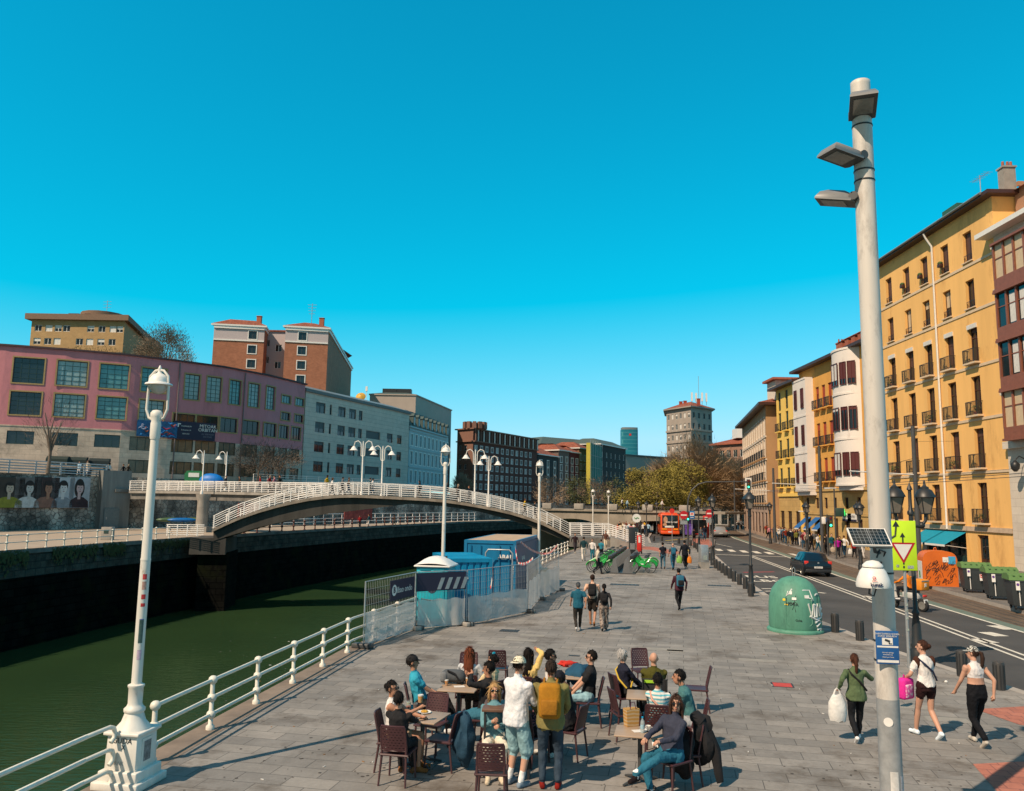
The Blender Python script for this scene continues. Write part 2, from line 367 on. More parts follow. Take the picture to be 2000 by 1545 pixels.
# markings, tram strip, far pavement
mLINE = mat('road_paint', (.62, .58, .5), .7, var=.2, scale=3); mTRAM = brickmat('tram_track_paving', (.15, .105, .07), (.12, .085, .06), (.07, .05, .04), .5, .25, .01, .8, rotz=R(12), var=.25, axis='floor', big=.15)
mGREEN = mat('green_strip', (.12, .16, .13), .8, var=.2); mREDP = mat('red_road_paint', (.45, .05, .05), .7)
RZ = -.12
b = B(); edge = [(2500, 1376), (2000, 1236), (1742, 1159), (1637, 1125), (1524, 1083), (1435, 1052), (1405, 1036), (1392, 1020), (1390, 1008)]
tram_out = [(2500, 1333), (2000, 1200), (1821, 1151), (1735, 1128), (1648, 1103), (1564, 1073), (1480, 1052), (1440, 1038), (1422, 1022), (1415, 1008)]
ee = [G(*p, RZ) for p in edge]; tt = [G(*p, RZ) for p in tram_out]
b.poly([(p.x, p.y, RZ+.004) for p in ee] + [(p.x, p.y, RZ+.004) for p in reversed(tt)], mTRAM); struct('tram_track', b)
b = B()
for k in (.32, .46, .68, .82):
 pts = []
 for i in range(9):
  t = i/8*(len(ee)-1); j = min(int(t), len(ee)-2); e = ee[j].lerp(ee[j+1], t-j)
  u = i/8*(len(tt)-1); j2 = min(int(u), len(tt)-2); q = tt[j2].lerp(tt[j2+1], u-j2); pts.append(e.lerp(q, k).xy)
 ribbon(b, pts, .07, RZ+.01, mDGREY)
struct('tram_rails', b)
b = B(); ribbon(b, [p.xy + Vector((.3, 0)) for p in ee], .7, RZ+.009, mGREEN); struct('green_strip', b)
b = B(); ribbon(b, [p.xy for p in ee], .14, RZ+.014, mLINE)
def line(p, q, wd, mt=None, z=0): ribbon(b, [G(*p, RZ).xy, G(*q, RZ).xy], wd, RZ+.008+z, mt or mLINE)
line((2300, 1390), (1467, 1085), .12); line((2300, 1402), (1463, 1086), .12)
line((1397, 1083), (1540, 1088), .35); line((1398, 1062), (1430, 1069), .12); line((1281, 1059), (1322, 1060), .3)
for i in range(9):
 c = G(1404+i*24.5, 1074+i*1.6, RZ); dv = Vector((.16, 1)).normalized(); ribbon(b, [c.xy-dv*1.7, c.xy+dv*1.7], .55, RZ+.008, mLINE)
for p, q in (((1905, 1248), (1938, 1256)), ((1922, 1235), (1957, 1243)), ((1939, 1222), (1974, 1230))):
 a, c = G(*p, RZ), G(*q, RZ); ribbon(b, [a.xy, c.xy], .55, RZ+.008, mLINE)
line((1452, 1118), (1512, 1117), .3, mREDP); line((1488, 1150), (1530, 1150), .22); line((1494, 1155), (1530, 1154), .22)
for p, q in (((1596, 1157), (1612, 1159)), ((1690, 1164), (1705, 1168)), ((1688, 1166), (1696, 1169))): line(p, q, .25)
line((1282, 1040), (1300, 1030), .15, mYEL); line((1300, 1056), (1345, 1052), .25, mYEL)
struct('road_markings', b)
for s_, px, py, sz in (('BUS', 1487, 1127, 1.05), ('BILBO', 1487, 1134.5, 1.05)):
 c = G(px, py, RZ); o = put('road_lettering', text_mesh(s_, sz, mLINE, depth=.001, bold=.02), None, (c.x, c.y, RZ+.01), R(-8)); o.scale = (1.05, 1.9, 1); tag(o, kind='structure')
pv = [p.xy for p in tt]
b = B(); b.prism([(p.x, p.y) for p in pv] + [(60, 140), (120, 150), (120, 20), (60, 5)], -.3, .05, mPAVE2, mKERB); struct('far_pavement', b)
# slabs of lighter repair stone and covers set in the quay
b = B(); mLS = mat('pale_slab', (.27, .25, .22), .8, var=.15); mCOV = mat('cast_iron_cover', (.035, .034, .033), .6, var=.3, scale=30)
ax = Vector((math.cos(R(-12)), math.sin(R(-12)), 0)); ay = Vector((math.sin(R(12)), math.cos(R(12)), 0))
def slab(px, py, a, d, m, z=.004):
 c = G(px, py); b.poly([c+ax*(sx*a/2)+ay*(sy*d/2)+Vector((0, 0, z)) for sx, sy in ((-1, -1), (1, -1), (1, 1), (-1, 1))], m)
for px, py, a, d in ((960, 1257, .9, .35), (1010, 1250, 1.2, .35), (1040, 1241, .8, .35), (1290, 1268, 1.3, .4), (1300, 1310, .9, .4), (1320, 1272, .5, .4), (1050, 1201, .8, .4), (1240, 1140, 1.4, .5), (1390, 1150, 2.2, .5), (1480, 1290, 1, .4), (1775, 1380, 1, .4), (1850, 1406, .8, .4)): slab(px, py, a, d, mLS)
struct('repaired_slabs', b)
for px, py, a, d, lab in ((995, 1232, .62, .5, 'dark square cast iron drain grate in paving in front of the fenced containers'), (1220, 1142, 1.5, .7, 'flat dark access cover in paving beside the three walkers'), (1405, 1144, 1.2, .6, 'wide dark access cover near the double lantern and row of bollards'), (1122, 1281, .3, .16, 'tiny dark drain slot behind the man in the white tee')):
 b = B(); slab(px, py, a, d, mCOV, .006); c = G(px, py)
 for k in range(-3, 4):
  q = c+ax*(k*a/8); b.box((q.x, q.y, .008), (a/20, d*.8, .006), mDGREY, R(-12))
 o = b.obj('drain_cover'); tag(o, lab, 'drain cover', 'covers set in the quay paving')
b = B(); slab(1528, 1338, .42, .42, mat('red_tile', (.5, .05, .03), .6), .006); slab(1528, 1338, .5, .5, mCOV, .005); tag(b.obj('utility_cover'), 'small bright red square utility cover in grey paving', 'utility cover')
b = B(); rn_ = random.Random(4); mGUM = mat('gum_and_dirt', (.06, .052, .045), .85, var=.3)
for k in range(420):
 c = G(rn_.uniform(350, 1950), 1150+395*rn_.random()**.6); r_ = rn_.choice((.012, .016, .02, .03)); b.poly([(c.x+r_*math.cos(a)*rn_.uniform(.7, 1.2), c.y+r_*math.sin(a), .0035) for a in np.linspace(0, 6.28, 7)[:-1]], mGUM)
struct('gum_spots', b, 'stuff'); b = B()
for k in range(70):
 c = G(rn_.uniform(500, 1900), 1200+340*rn_.random()); b.box((c.x, c.y, .006), (.05*rn_.random()+.012, .012, .008), mWHITE if k % 3 else mat('dry_leaf', (.3, .14, .04), .8), rn_.random()*3)
struct('small_litter', b, 'stuff')
# left bank: promenade, retaining wall, upper street
def rubble(name, c, mortar, sc):
 m = mat(name, c, .9, var=0); n = m.node_tree; b_ = n.nodes['Principled BSDF']; tc = n.nodes.new('ShaderNodeTexCoord')
 v1 = n.nodes.new('ShaderNodeTexVoronoi'); v1.feature = 'DISTANCE_TO_EDGE'; v2 = n.nodes.new('ShaderNodeTexVoronoi'); no = n.nodes.new('ShaderNodeTexNoise'); no.inputs['Scale'].default_value = .35; no.inputs['Detail'].default_value = 7
 for v in (v1, v2): v.inputs['Scale'].default_value = sc; v.inputs['Randomness'].default_value = .85; n.links.new(tc.outputs['Object'], v.inputs['Vector'])
 n.links.new(tc.outputs['Object'], no.inputs['Vector']); s2 = n.nodes.new('ShaderNodeSeparateColor'); n.links.new(v2.outputs['Color'], s2.inputs[0])
 def mr(src, a, b2, lo, hi):
  q = n.nodes.new('ShaderNodeMapRange'); q.inputs[1].default_value = a; q.inputs[2].default_value = b2; q.inputs[3].default_value = lo; q.inputs[4].default_value = hi; n.links.new(src, q.inputs[0]); return q.outputs[0]
 k = n.nodes.new('ShaderNodeVectorMath'); k.operation = 'SCALE'; k.inputs[0].default_value = c; n.links.new(mr(s2.outputs[0], 0, 1, .65, 1.3), k.inputs['Scale'])
 mx = n.nodes.new('ShaderNodeMix'); mx.data_type = 'RGBA'; n.links.new(mr(v1.outputs['Distance'], .02, .09, 1, 0), mx.inputs[0]); n.links.new(k.outputs[0], mx.inputs[6]); mx.inputs[7].default_value = (*mortar, 1)
 k2 = n.nodes.new('ShaderNodeVectorMath'); k2.operation = 'SCALE'; n.links.new(mx.outputs[2], k2.inputs[0]); n.links.new(mr(no.outputs[0], .38, .62, .3, 1.15), k2.inputs['Scale']); n.links.new(k2.outputs[0], b_.inputs['Base Color'])
 bp = n.nodes.new('ShaderNodeBump'); bp.inputs['Strength'].default_value = .7; bp.inputs['Distance'].default_value = .04; n.links.new(mr(v1.outputs['Distance'], 0, .12, 0, 1), bp.inputs['Height']); n.links.new(bp.outputs[0], b_.inputs['Normal']); return m
mSTONE = rubble('rubble_stone', (.4, .36, .31), (.14, .125, .11), 2.1)
mPROM = mat('promenade_paving', (.36, .29, .22), .8, var=.15, scale=.8)
BACK = [(-72, 40), (-58, 72), (-52.5, 84), (-47.6, 95), (-44, 97), (-36, 112), (-22, 135), (-6, 166), (14, 205), (72, 280), (140, 350)]
b = B(); b.poly([(x, y, .4) for x, y in LBANK] + [(x, y, .4) for x, y in reversed(BACK)], mPROM); struct('left_promenade', b)
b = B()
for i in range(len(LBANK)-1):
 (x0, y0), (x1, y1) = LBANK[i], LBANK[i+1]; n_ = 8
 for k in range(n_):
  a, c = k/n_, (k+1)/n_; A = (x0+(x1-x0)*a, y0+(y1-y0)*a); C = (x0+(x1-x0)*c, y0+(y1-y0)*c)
  b.poly([(A[0]+.6, A[1], -6.6), (C[0]+.6, C[1], -6.6), (C[0]+.16, C[1], -1.5), (A[0]+.16, A[1], -1.5)], mRIVW); b.poly([(A[0]+.16, A[1], -1.5), (C[0]+.16, C[1], -1.5), (C[0], C[1], .4), (A[0], A[1], .4)], mRIVU)  # lower band's black carries the wall's shade and reflection; upper band stays lighter
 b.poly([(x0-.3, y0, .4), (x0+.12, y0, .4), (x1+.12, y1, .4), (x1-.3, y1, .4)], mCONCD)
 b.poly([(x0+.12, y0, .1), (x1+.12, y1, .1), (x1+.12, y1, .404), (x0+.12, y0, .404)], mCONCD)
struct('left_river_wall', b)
mUP = mat('upper_street_paving', (.15, .14, .13), .85, var=.2, scale=.5); BZ = [6.4, 6.4, 6.4, 6.4, 6.4, 6.4, 6.2, 4.8, 3.3, 3.0, 3.0]; ub = B()
b = B()
for i in range(len(BACK)-1):
 (x0, y0), (x1, y1) = BACK[i], BACK[i+1]
 z0, z1 = BZ[i], BZ[i+1]
 b.poly([(x0, y0, .3), (x1, y1, .3), (x1, y1, z1), (x0, y0, z0)], mSTONE); ub.poly([(x0, y0, z0), (x1, y1, z1), (x1-900, y1+450, z1), (x0-900, y0+450, z0)], mUP)
tag(b.obj('stone_retaining_wall'), 'tall rubble stone retaining wall carrying portraits below upper street', 'retaining wall')
struct('upper_street', ub)
# moss and creepers hanging on the dark river wall
mMOSS = mat('moss', (.055, .06, .015), .9, var=.5, scale=2)
for j, (a0, a1) in enumerate(((.02, .2), (.28, .38), (.45, .6), (.62, .7), (.8, .97))):
 b = B()
 for k in range(420):
  t = a0 + (a1-a0)*random.random(); y = 44+t*34; x = np.interp(y, [p[1] for p in LBANK], [p[0] for p in LBANK]); z = .35-abs(random.gauss(0, .45))
  c = Vector((x+.06+(.4-z)*.12, y, z)); s_ = .05+.1*random.random(); q = Matrix.Rotation(random.random()*6.3, 3, 'X')
  b.poly([c+q @ Vector(v)*s_ for v in ((.3, -1, -.6), (.1, 1, -.6), (.5, .6, 1), (.2, -.7, .8))], mMOSS)
 o = b.obj('wall_moss'); tag(o, kind='stuff')
# ================================================================ buildings
class Path:
 def __init__(s, pts):
  s.p = [Vector((p[0], p[1])) for p in pts]; s.c = [0]
  for a, c in zip(s.p, s.p[1:]): s.c.append(s.c[-1]+(c-a).length)
  s.L = s.c[-1]
 def seg(s, u):
  for i in range(len(s.p)-1):
   if u < s.c[i+1]-1e-6 or i == len(s.p)-2: return i
 def pos(s, u, w=0, left=False):
  i = s.seg(u-1e-4 if left else u+1e-4); d = (s.p[i+1]-s.p[i]).normalized()
  q = s.p[i]+d*(u-s.c[i]); return q + Vector((-d.y, d.x))*w
 def rz(s, u):
  i = s.seg(u); d = s.p[i+1]-s.p[i]; return math.atan2(d.y, d.x)
_wc = {}
def wmesh(w, h, style, fm, pane=None, blind=0, bm_=None):
 """window meshes, origin at the middle of the sill, y into the wall; returns (pane, frame)"""
 key = (round(w, 2), round(h, 2), style, fm.name, (pane or mGLASS).name, blind, bm_.name if bm_ else '')
 if key in _wc: return _wc[key]
 p = B(); hb = h*(1-blind)
 if hb > .02: p.poly([(-w/2, .05, 0), (w/2, .05, 0), (w/2, .05, hb), (-w/2, .05, hb)], pane or mGLASS)
 if blind: p.poly([(-w/2, .02, hb), (w/2, .02, hb), (w/2, .02, h), (-w/2, .02, h)], bm_ or fm)
 f = B(); t = min(.08, w*.08); d = .07
 def bar(x0, z0, x1, z1, dd=d): f.box(((x0+x1)/2, .03, (z0+z1)/2), (abs(x1-x0), dd, abs(z1-z0)), fm)
 bar(-w/2, 0, w/2, t); bar(-w/2, h-t, w/2, h); bar(-w/2, t, -w/2+t, h-t); bar(w/2-t, t, w/2, h-t)
 if style == 'double': bar(-t/2, t, t/2, h-t, d*.9)
 if style == 'cross': bar(-t/2, t, t/2, h-t, d*.9); bar(-w/2+t, h*.66-t/2, w/2-t, h*.66+t/2, d*.8)
 if style.startswith('grid'):
  nx, nz = int(style[4]), int(style[5]); q = t*.55
  for i in range(1, nx): x = -w/2+w*i/nx; bar(x-q/2, t, x+q/2, h-t, d*.9)
  for i in range(1, nz): z = h*i/nz; bar(-w/2+t, z-q/2, w/2-t, z+q/2, d*.8)
 r = (p.mesh('window'), f.mesh('window_frame')); _wc[key] = r; return r
def balmesh(w, dep=.45, h=1.0, m=None, n=None, slabm=None):
 key = ('bal', round(w, 2), dep, m.name, slabm.name)
 if key in _wc: return _wc[key]
 f = B(); s = B(); s.box((0, -dep/2, -.07), (w+.1, dep, .13), slabm)
 f.box((0, -dep+.02, h), (w, .045, .045), m); f.box((0, -dep+.02, .08), (w, .03, .03), m)
 for sx in (-1, 1):
  f.box((sx*(w/2-.02), -dep/2, h), (.04, dep, .045), m); f.box((sx*(w/2-.02), -dep+.02, h/2), (.05, .05, h), m)
  for k in range(3): f.box((sx*(w/2-.02), -dep*(.2+.25*k), h/2), (.022, .022, h), m)
 n = n or int(w/.13)
 for i in range(1, n): f.box((-w/2+w*i/n, -dep+.02, h/2), (.024, .024, h), m)
 r = (f.mesh('balcony'), s.mesh('balcony_slab')); _wc[key] = r; return r
class Bld:
 def __init__(s, name, label, cat, path, z0, h, wall, depth=12, back=None, rdepth=.18, group=None):
  s.P = Path(path); s.z0 = z0; s.h = h; s.wall = wall; s.o = Vector((*s.P.p[0], z0)); s.root = thing(name, label, cat, s.o, 0, group)
  s.ops = []; s.rd = rdepth; s.bands = []
  i0 = s.P.pos(0, depth); i1 = s.P.pos(s.P.L, depth, True)
  s.back = [Vector(q) for q in back] if back else [i1, i0]
 def l(s, u, v, w=0, left=False):
  q = s.P.pos(u, w, left); return (q.x-s.o.x, q.y-s.o.y, v)
 def win(s, u, v, w, h, style='double', fm=None, pane=None, blind=0, bm_=None, bal=None, rd=None, sub=True, slabm=None, surround=None, sill=None):
  s.ops.append((u-w/2, u+w/2, v, v+h)); rz = s.P.rz(u); rd = rd or s.rd
  pm, fme = wmesh(w, h, style, fm, pane, blind, bm_)
  o = put('window', pm, s.root, s.l(u, v, rd-.06), rz)
  if sub: put('window_frame', fme, o)
  else: put('window_frame', fme, s.root, s.l(u, v, rd-.06), rz)
  if bal:
   bm2, sm2 = balmesh(w+.3, .45, 1.0, bal, None, slabm or s.wall); k = put('balcony', bm2, s.root, s.l(u, v, 0), rz); put('balcony_slab', sm2, k)
  if surround:
   key = ('sur', round(w, 2), round(h, 2), surround.name)
   if key not in _wc:
    f = B(); t = .16
    for x, z, a, c in ((0, h+t/2, w+2*t, t), (0, -t/2, w+2*t, t), (-w/2-t/2, h/2, t, h), (w/2+t/2, h/2, t, h)): f.box((x, -.03, z), (a, .08, c), surround)
    _wc[key] = f.mesh('window_surround')
   put('window_surround', _wc[key], o, (0, -(rd-.06), 0))
  if sill:
   key = ('sill', round(w, 2), sill.name)
   if key not in _wc: f = B(); f.box((0, -.05, -.05), (w+.24, .2, .08), sill); _wc[key] = f.mesh('window_sill')
   put('window_sill', _wc[key], o, (0, -(rd-.06), 0))
  return o
 def hole(s, u0, u1, v0, v1): s.ops.append((u0, u1, v0, v1))
 def band(s, v, t, d, m, u0=0, u1=None, name='string_course'):
  u1 = s.P.L if u1 is None else u1; b = B(); us = [u0]+[c for c in s.P.c if u0 < c < u1]+[u1]
  for a, c in zip(us, us[1:]):
   q = [s.l(a, v, -d), s.l(c, v, -d, True), s.l(c, v+t, -d, True), s.l(a, v+t, -d)]
   r = [s.l(a, v, .03), s.l(c, v, .03, True), s.l(c, v+t, .03, True), s.l(a, v+t, .03)]
   b.poly(q, m); b.poly([q[3], q[2], r[2], r[3]], m); b.poly([r[0], r[1], q[1], q[0]], m); b.poly([q[0], q[3], r[3], r[0]], m); b.poly([q[1], r[1], r[2], q[2]], m)
  return b.obj(name, s.root)
 def wallparts(s, zones=None):
  """the front wall with its openings, plus plain side and back walls; zones: [(v0, v1, material)] or callable"""
  b = B(); us = sorted(set([0, s.P.L]+s.P.c+[x for o in s.ops for x in o[:2]])); vs = sorted(set([0, s.h]+[x for o in s.ops for x in o[2:]]+[z for q in (zones or []) for z in q[2:4]]))
  us = [u for i, u in enumerate(us) if i == 0 or u-us[i-1] > 1e-4]; vs = [u for i, u in enumerate(vs) if (i == 0 or u-vs[i-1] > 1e-4) and u <= s.h+1e-6]
  def m_(u, v):
   for u0, u1, v0, v1, m in (zones or []):
    if u0 <= u <= u1 and v0 <= v <= v1: return m
   return s.wall
  for a, c in zip(us, us[1:]):
   for e, g in zip(vs, vs[1:]):
    um, vm = (a+c)/2, (e+g)/2
    if any(o[0] < um < o[1] and o[2] < vm < o[3] for o in s.ops): continue
    b.poly([s.l(a, e), s.l(c, e, 0, True), s.l(c, g, 0, True), s.l(a, g)], m_(um, vm))
  for a, c, e, g in s.ops:
   m = m_((a+c)/2, (e+g)/2); r = s.rd+.02
   F = [s.l(a, e), s.l(c, e), s.l(c, g), s.l(a, g)]; K = [s.l(a, e, r), s.l(c, e, r), s.l(c, g, r), s.l(a, g, r)]
   for i in range(4): j = (i+1) % 4; b.poly([F[i], F[j], K[j], K[i]], m)
  ring = [s.P.p[-1]]+s.back+[s.P.p[0]]
  for p, q in zip(ring, ring[1:]):
   b.poly([(p.x-s.o.x, p.y-s.o.y, 0), (q.x-s.o.x, q.y-s.o.y, 0), (q.x-s.o.x, q.y-s.o.y, s.h), (p.x-s.o.x, p.y-s.o.y, s.h)], s.wall)
  return b.obj('wall', s.root)
 def outline(s, off=0):
  pts = s.P.p+s.back; pts = [Vector((p.x-s.o.x, p.y-s.o.y)) for p in pts]; n = len(pts); out = []
  ar = sum(pts[i].x*pts[(i+1) % n].y-pts[(i+1) % n].x*pts[i].y for i in range(n)); sg = 1 if ar > 0 else -1
  for i in range(n):
   a, p, c = pts[i-1], pts[i], pts[(i+1) % n]; d1 = (p-a).normalized(); d2 = (c-p).normalized()
   n1 = Vector((d1.y, -d1.x))*sg; n2 = Vector((d2.y, -d2.x))*sg; q = (n1+n2); k = max(.72, q.length/2); q.normalize()
   out.append(p+q*(off/k))
  return out
 def roof(s, m, over=.5, t=.25, rise=0, inset=3, em=None, soffit=None):
  b = B(); o = s.outline(over); b.prism([(p.x, p.y) for p in o], s.h, s.h+t, em or m, soffit or em or m)
  if rise:
   q = s.outline(-inset); n = len(o); k = s.h+t+.004
   for i in range(n):
    j = (i+1) % n; b.poly([(*o[i], k), (*o[j], k), (*q[j], k+rise), (*q[i], k+rise)], m)
   b.poly([(*p, k+rise) for p in q], m)
  return b.obj('roof', s.root)
 def chimney(s, u, w, zr, hgt, m, pots=True):
  b = B(); x, y, _ = s.l(u, 0, w); b.box((x, y, s.h+zr+hgt/2), (.9, .7, hgt), m); b.box((x, y, s.h+zr+hgt+.06), (1.05, .85, .12), m)
  if pots:
   for k in (-.25, .1, .35): b.lathe([(.11, 0), (.09, .45)], mTER, (x+k, y, s.h+zr+hgt+.12), 8)
  return b.obj('chimney', s.root)
mTER = mat('terracotta', (.33, .1, .055), .8, var=.3, scale=3)
mROOFT = brickmat('roof_tiles', (.36, .115, .06), (.27, .08, .045), (.12, .04, .03), .28, .34, .03, .85, var=.35, axis='floor', bump=.6, big=.15)
mSTEEL = mat('zinc', (.2, .22, .22), .5, .3, var=.15)
mBR = mat('dark_brown_wood', (.055, .02, .014), .5, var=.2)
mCREAM = mat('cream_trim', (.62, .48, .33), .7, var=.1)
mBLIND = mat('brown_roller_blind', (.085, .04, .03), .6, var=.15); mBLINDP = mat('pale_roller_blind', (.55, .43, .28), .6, var=.1); mBLINDW = mat('white_roller_blind', (.62, .6, .56), .6)
mDGREEN = mat('dark_green_frame', (.015, .045, .04), .5, var=.1); mBLUEG = mat('painted_reflection_glass', (.1, .25, .26), .12, var=.5, scale=.45, spec=.7); mPANE = mat('glass_over_pale_blind', (.27, .37, .37), .2, var=.3, scale=.7, spec=.6)  # mBLUEG has the reflected teal sky painted into its base colour
mWARM = mat('glass_with_lit_curtains', (.16, .12, .08), .15, var=.5, scale=.9)
# ---- yellow seven-storey building, right
FX = 35.0
mYW = mat('ochre_yellow_render', (.8, .46, .15), .85, var=.13, scale=.5, bump=.15, bscale=30, streak=True, stain=((.5, .26, .08), .55, .55, .75))
Yb = Bld('yellow_building', 'tall ochre yellow apartment block with iron balconies and white downpipe behind grey pole', 'apartment building', [(FX, 75.2), (FX, 56.2)], 0, 27.0, mYW, 14, rdepth=.3)
cols = [75.2-y for y in (72.5, 69.2, 66.1, 62.85, 59.6)]; rows = [3.2, 7.25, 11.2, 15.2, 19.45, 23.1]
random.seed(3)
for r, z in enumerate(rows):
 for c, u in enumerate(cols):
  if r < 4:
   bl = (0, .55, .2, .85)[(r*2+c*3) % 4] if r != 2 else 0
   Yb.win(u, z, 1.2, 2.95, 'cross', mBR, blind=bl, bm_=mBLIND, bal=mBLACK, slabm=mCREAM, rd=.3)
   if r in (3,):
    b = B(); b.box((0, -.02, 2.8), (1.22, .16, .34), mBLINDW); q = b.obj('blind_box', Yb.root); q.location = Yb.l(u, z, 0); q.rotation_euler = (0, 0, Yb.P.rz(u))
  else:
   bl = (.85, .85, .3, .6, 0)[c] if r == 4 else (.8, .9, .7, .85, .9)[c]
   Yb.win(u, z, 1.15, 2.2 if r == 4 else 2.35, 'double', mBR, blind=bl, bm_=mBLINDP if r == 4 and c in (1, 2, 3) else mBLIND, sill=mCREAM, rd=.3)
   key = 'guard'
   if key not in _wc:
    f = B()
    for k in range(7): f.box((-.5+k*.167, -.02, .28), (.02, .02, .5), mBLACK)
    f.box((0, -.02, .53), (1.05, .03, .03), mBLACK); _wc[key] = f.mesh('window_guard')
   put('window_guard', _wc[key], Yb.root, Yb.l(u, z, .02), Yb.P.rz(u))
   if r == 5 and c in (1, 2, 3):
    b = B(); b.box((0, -.2, .75), (.42, .3, .26), mBR, bev=.02); b.ell((0, -.2, .95), (.25, .2, .16), mat('plant_green', (.05, .09, .02), .8, var=.4, scale=12), 8, 6)
    q = b.obj('flower_box', Yb.root); q.location = Yb.l(u-.35, z, 0); q.rotation_euler = (0, 0, Yb.P.rz(u))
for z in rows[1:]: Yb.band(z-.42, .2, .06, mCREAM)
Yb.band(2.55, .35, .12, mat('pale_stone_band', (.5, .38, .27), .8, var=.2))
# ground floor: shop front, door
Yb.hole(7.2, 13.1, .12, 2.5); Yb.hole(14.6, 16.0, .12, 2.3); Yb.hole(1.5, 5.5, .12, 2.5)
Yb.wallparts([(18.2, 19.3, 0, 27, mat('cream_render', (.66, .42, .2), .85, var=.15, scale=.5)), (6.4, 13.2, 0, 2.55, mat('shop_stone', (.4, .3, .22), .8, var=.2))])
for nm, u0, u1, mm in (('shop_front', 7.2, 13.1, mDGREEN), ('shop_front', 1.5, 5.5, mBR)):
 b = B(); w_ = u1-u0; b.poly([(0, .25, 0), (w_, .25, 0), (w_, .25, 2.4), (0, .25, 2.4)], mGLASS)
 for k in range(5): b.box((w_*k/4, .2, 1.2), (.1, .1, 2.4), mm)
 b.box((w_/2, .2, .25), (w_, .12, .5), mm); b.box((w_/2, .1, 2.25), (w_, .1, .35), mBR)
 q = b.obj(nm, Yb.root); q.location = Yb.l(u0, .12, 0); q.rotation_euler = (0, 0, Yb.P.rz(1))
b = B(); b.box((.7, .25, 1.05), (1.4, .06, 2.1), mBR); b.box((.7, .21, 1.05), (.03, .05, 2.0), mBLACK)
for k in (.2, .75): b.box((k+.2, .2, 1.2), (.35, .04, 1.5), mGLASS)
q = b.obj('door', Yb.root); q.location = Yb.l(14.6, .12, 0); q.rotation_euler = (0, 0, Yb.P.rz(1))
h = B(); h.box((.62, .16, 1.0), (.04, .06, .22), mat('brass', (.5, .33, .1), .3, 1)); h.obj('handle', q)
mAWN = mat('turquoise_awning', (.0, .23, .34), .8, var=.12)
for u0, u1 in ((7.1, 10.2), (9.9, 13.2)):
 b = B(); w_ = u1-u0; b.poly([(0, 0, 0), (w_, 0, 0), (w_, -1.7, -.95), (0, -1.7, -.95)], mAWN); b.poly([(0, -1.7, -.95), (w_, -1.7, -.95), (w_, -1.7, -1.1), (0, -1.7, -1.1)], mWHITE)
 for x in (.1, w_-.1): b.tube([(x, .02, -1.2), (x, -1.65, -1.0)], .025, mWHITE, 6)
 q = b.obj('awning', Yb.root); q.location = Yb.l(u0, 2.42, -.03); q.rotation_euler = (0, 0, Yb.P.rz(1))
Yb.roof(mROOFT, .75, .28, 1.6, 5, em=mBR)
b = B(); u = 10.7
x, y, _ = Yb.l(u, 0, -.12); b.tube([(x, y, 2.6), (x, y, 25.9), (x-.45, y, 26.6), (x-.62, y, 27.0)], .085, mWHITE, 8); b.obj('downpipe', Yb.root)
b = B(); a, c = Yb.l(0, 0, -.82), Yb.l(19.0, 0, -.82, True); b.tube([(a[0], a[1], 27.22), (c[0], c[1], 27.22)], .1, mSTEEL, 8); b.obj('gutter', Yb.root)
Yb.chimney(18.6, 1.5, .3, 2.0, mCONC)
b = B(); x, y, _ = Yb.l(13.2, 0, .8); b.box((x, y, 27.9), (1.3, 2.2, .9), mat('green_netting', (.02, .11, .08), .8)); b.obj('roof_housing', Yb.root)
b = B(); x, y, _ = Yb.l(15.3, 0, 1.5); b.tube([(x, y, 27.5), (x, y, 30.2)], .035, mGALV, 6); b.tube([(x, y-1.2, 30), (x, y+1, 30.05)], .02, mGALV, 5)
for k in range(7): b.tube([(x-.35, y-1.1+k*.32, 30.02), (x+.35, y-1.1+k*.32, 30.02)], .012, mGALV, 4)
b.obj('aerial', Yb.root)
# ---- white building with brown glazed gallery, far right
mWST = brickmat('pale_limestone', (.62, .55, .46), (.56, .49, .41), (.4, .33, .27), 1.1, .55, .01, .8, var=.12, bump=.15)
Wb = Bld('gallery_house', 'pale stone house with projecting dark brown glazed wooden gallery beside the ochre block', 'house', [(FX-.1, 56.1), (FX-.1, 41)], 0, 23.9, mWST, 14)
for z in (1.0,): Wb.win(3.0, z, 1.6, 2.6, 'grid23', mBR); Wb.win(7.5, z, 1.6, 2.6, 'grid23', mBR)
Wb.wallparts(); Wb.roof(mWHITE, .9, .35, 1.4, 4, em=mWHITE)
Wb.band(8.4, .5, .35, mWST); Wb.band(22.9, .35, .3, mWST)
for z in (12.6, 16.3, 20): Wb.band(z-.4, .3, .3, mWST, 0, 1.2)
mBR2 = mat('red_brown_wood', (.23, .08, .045), .5, var=.2)
b = B(); g0, g1 = 1.2, 13.5
for k in range(4):
 z0 = 8.9+k*3.5; q0, q1 = Wb.l(g0, 0, -.9), Wb.l(g1, 0, -.9, True)
 cx, cy = (q0[0]+q1[0])/2, (q0[1]+q1[1])/2
 b.box((cx+.45, cy, z0+.45), (.95, g1-g0, .9), mBR2); b.box((cx+.42, cy, z0+.05), (1.08, g1-g0+.15, .16), mBR2); b.box((cx+.4, cy, z0+3.42), (1.1, g1-g0+.2, .16), mBR2)
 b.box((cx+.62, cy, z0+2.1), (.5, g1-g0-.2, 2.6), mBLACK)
 n_ = 11
 for j in range(n_+1):
  y = q0[1]+(q1[1]-q0[1])*j/n_; b.box((cx+.1, y, z0+2.1), (.18, .16, 2.5), mBR2)
  if j < n_: b.box((cx+.12, y+(q1[1]-q0[1])/n_/2, z0+2.35), (.08, 1.0, .07), mBR2)
 for yy in (q0[1], q1[1]): b.box((cx+.5, yy, z0+2.1), (.8, .1, 2.5), mBR2)
b.obj('gallery', Wb.root)
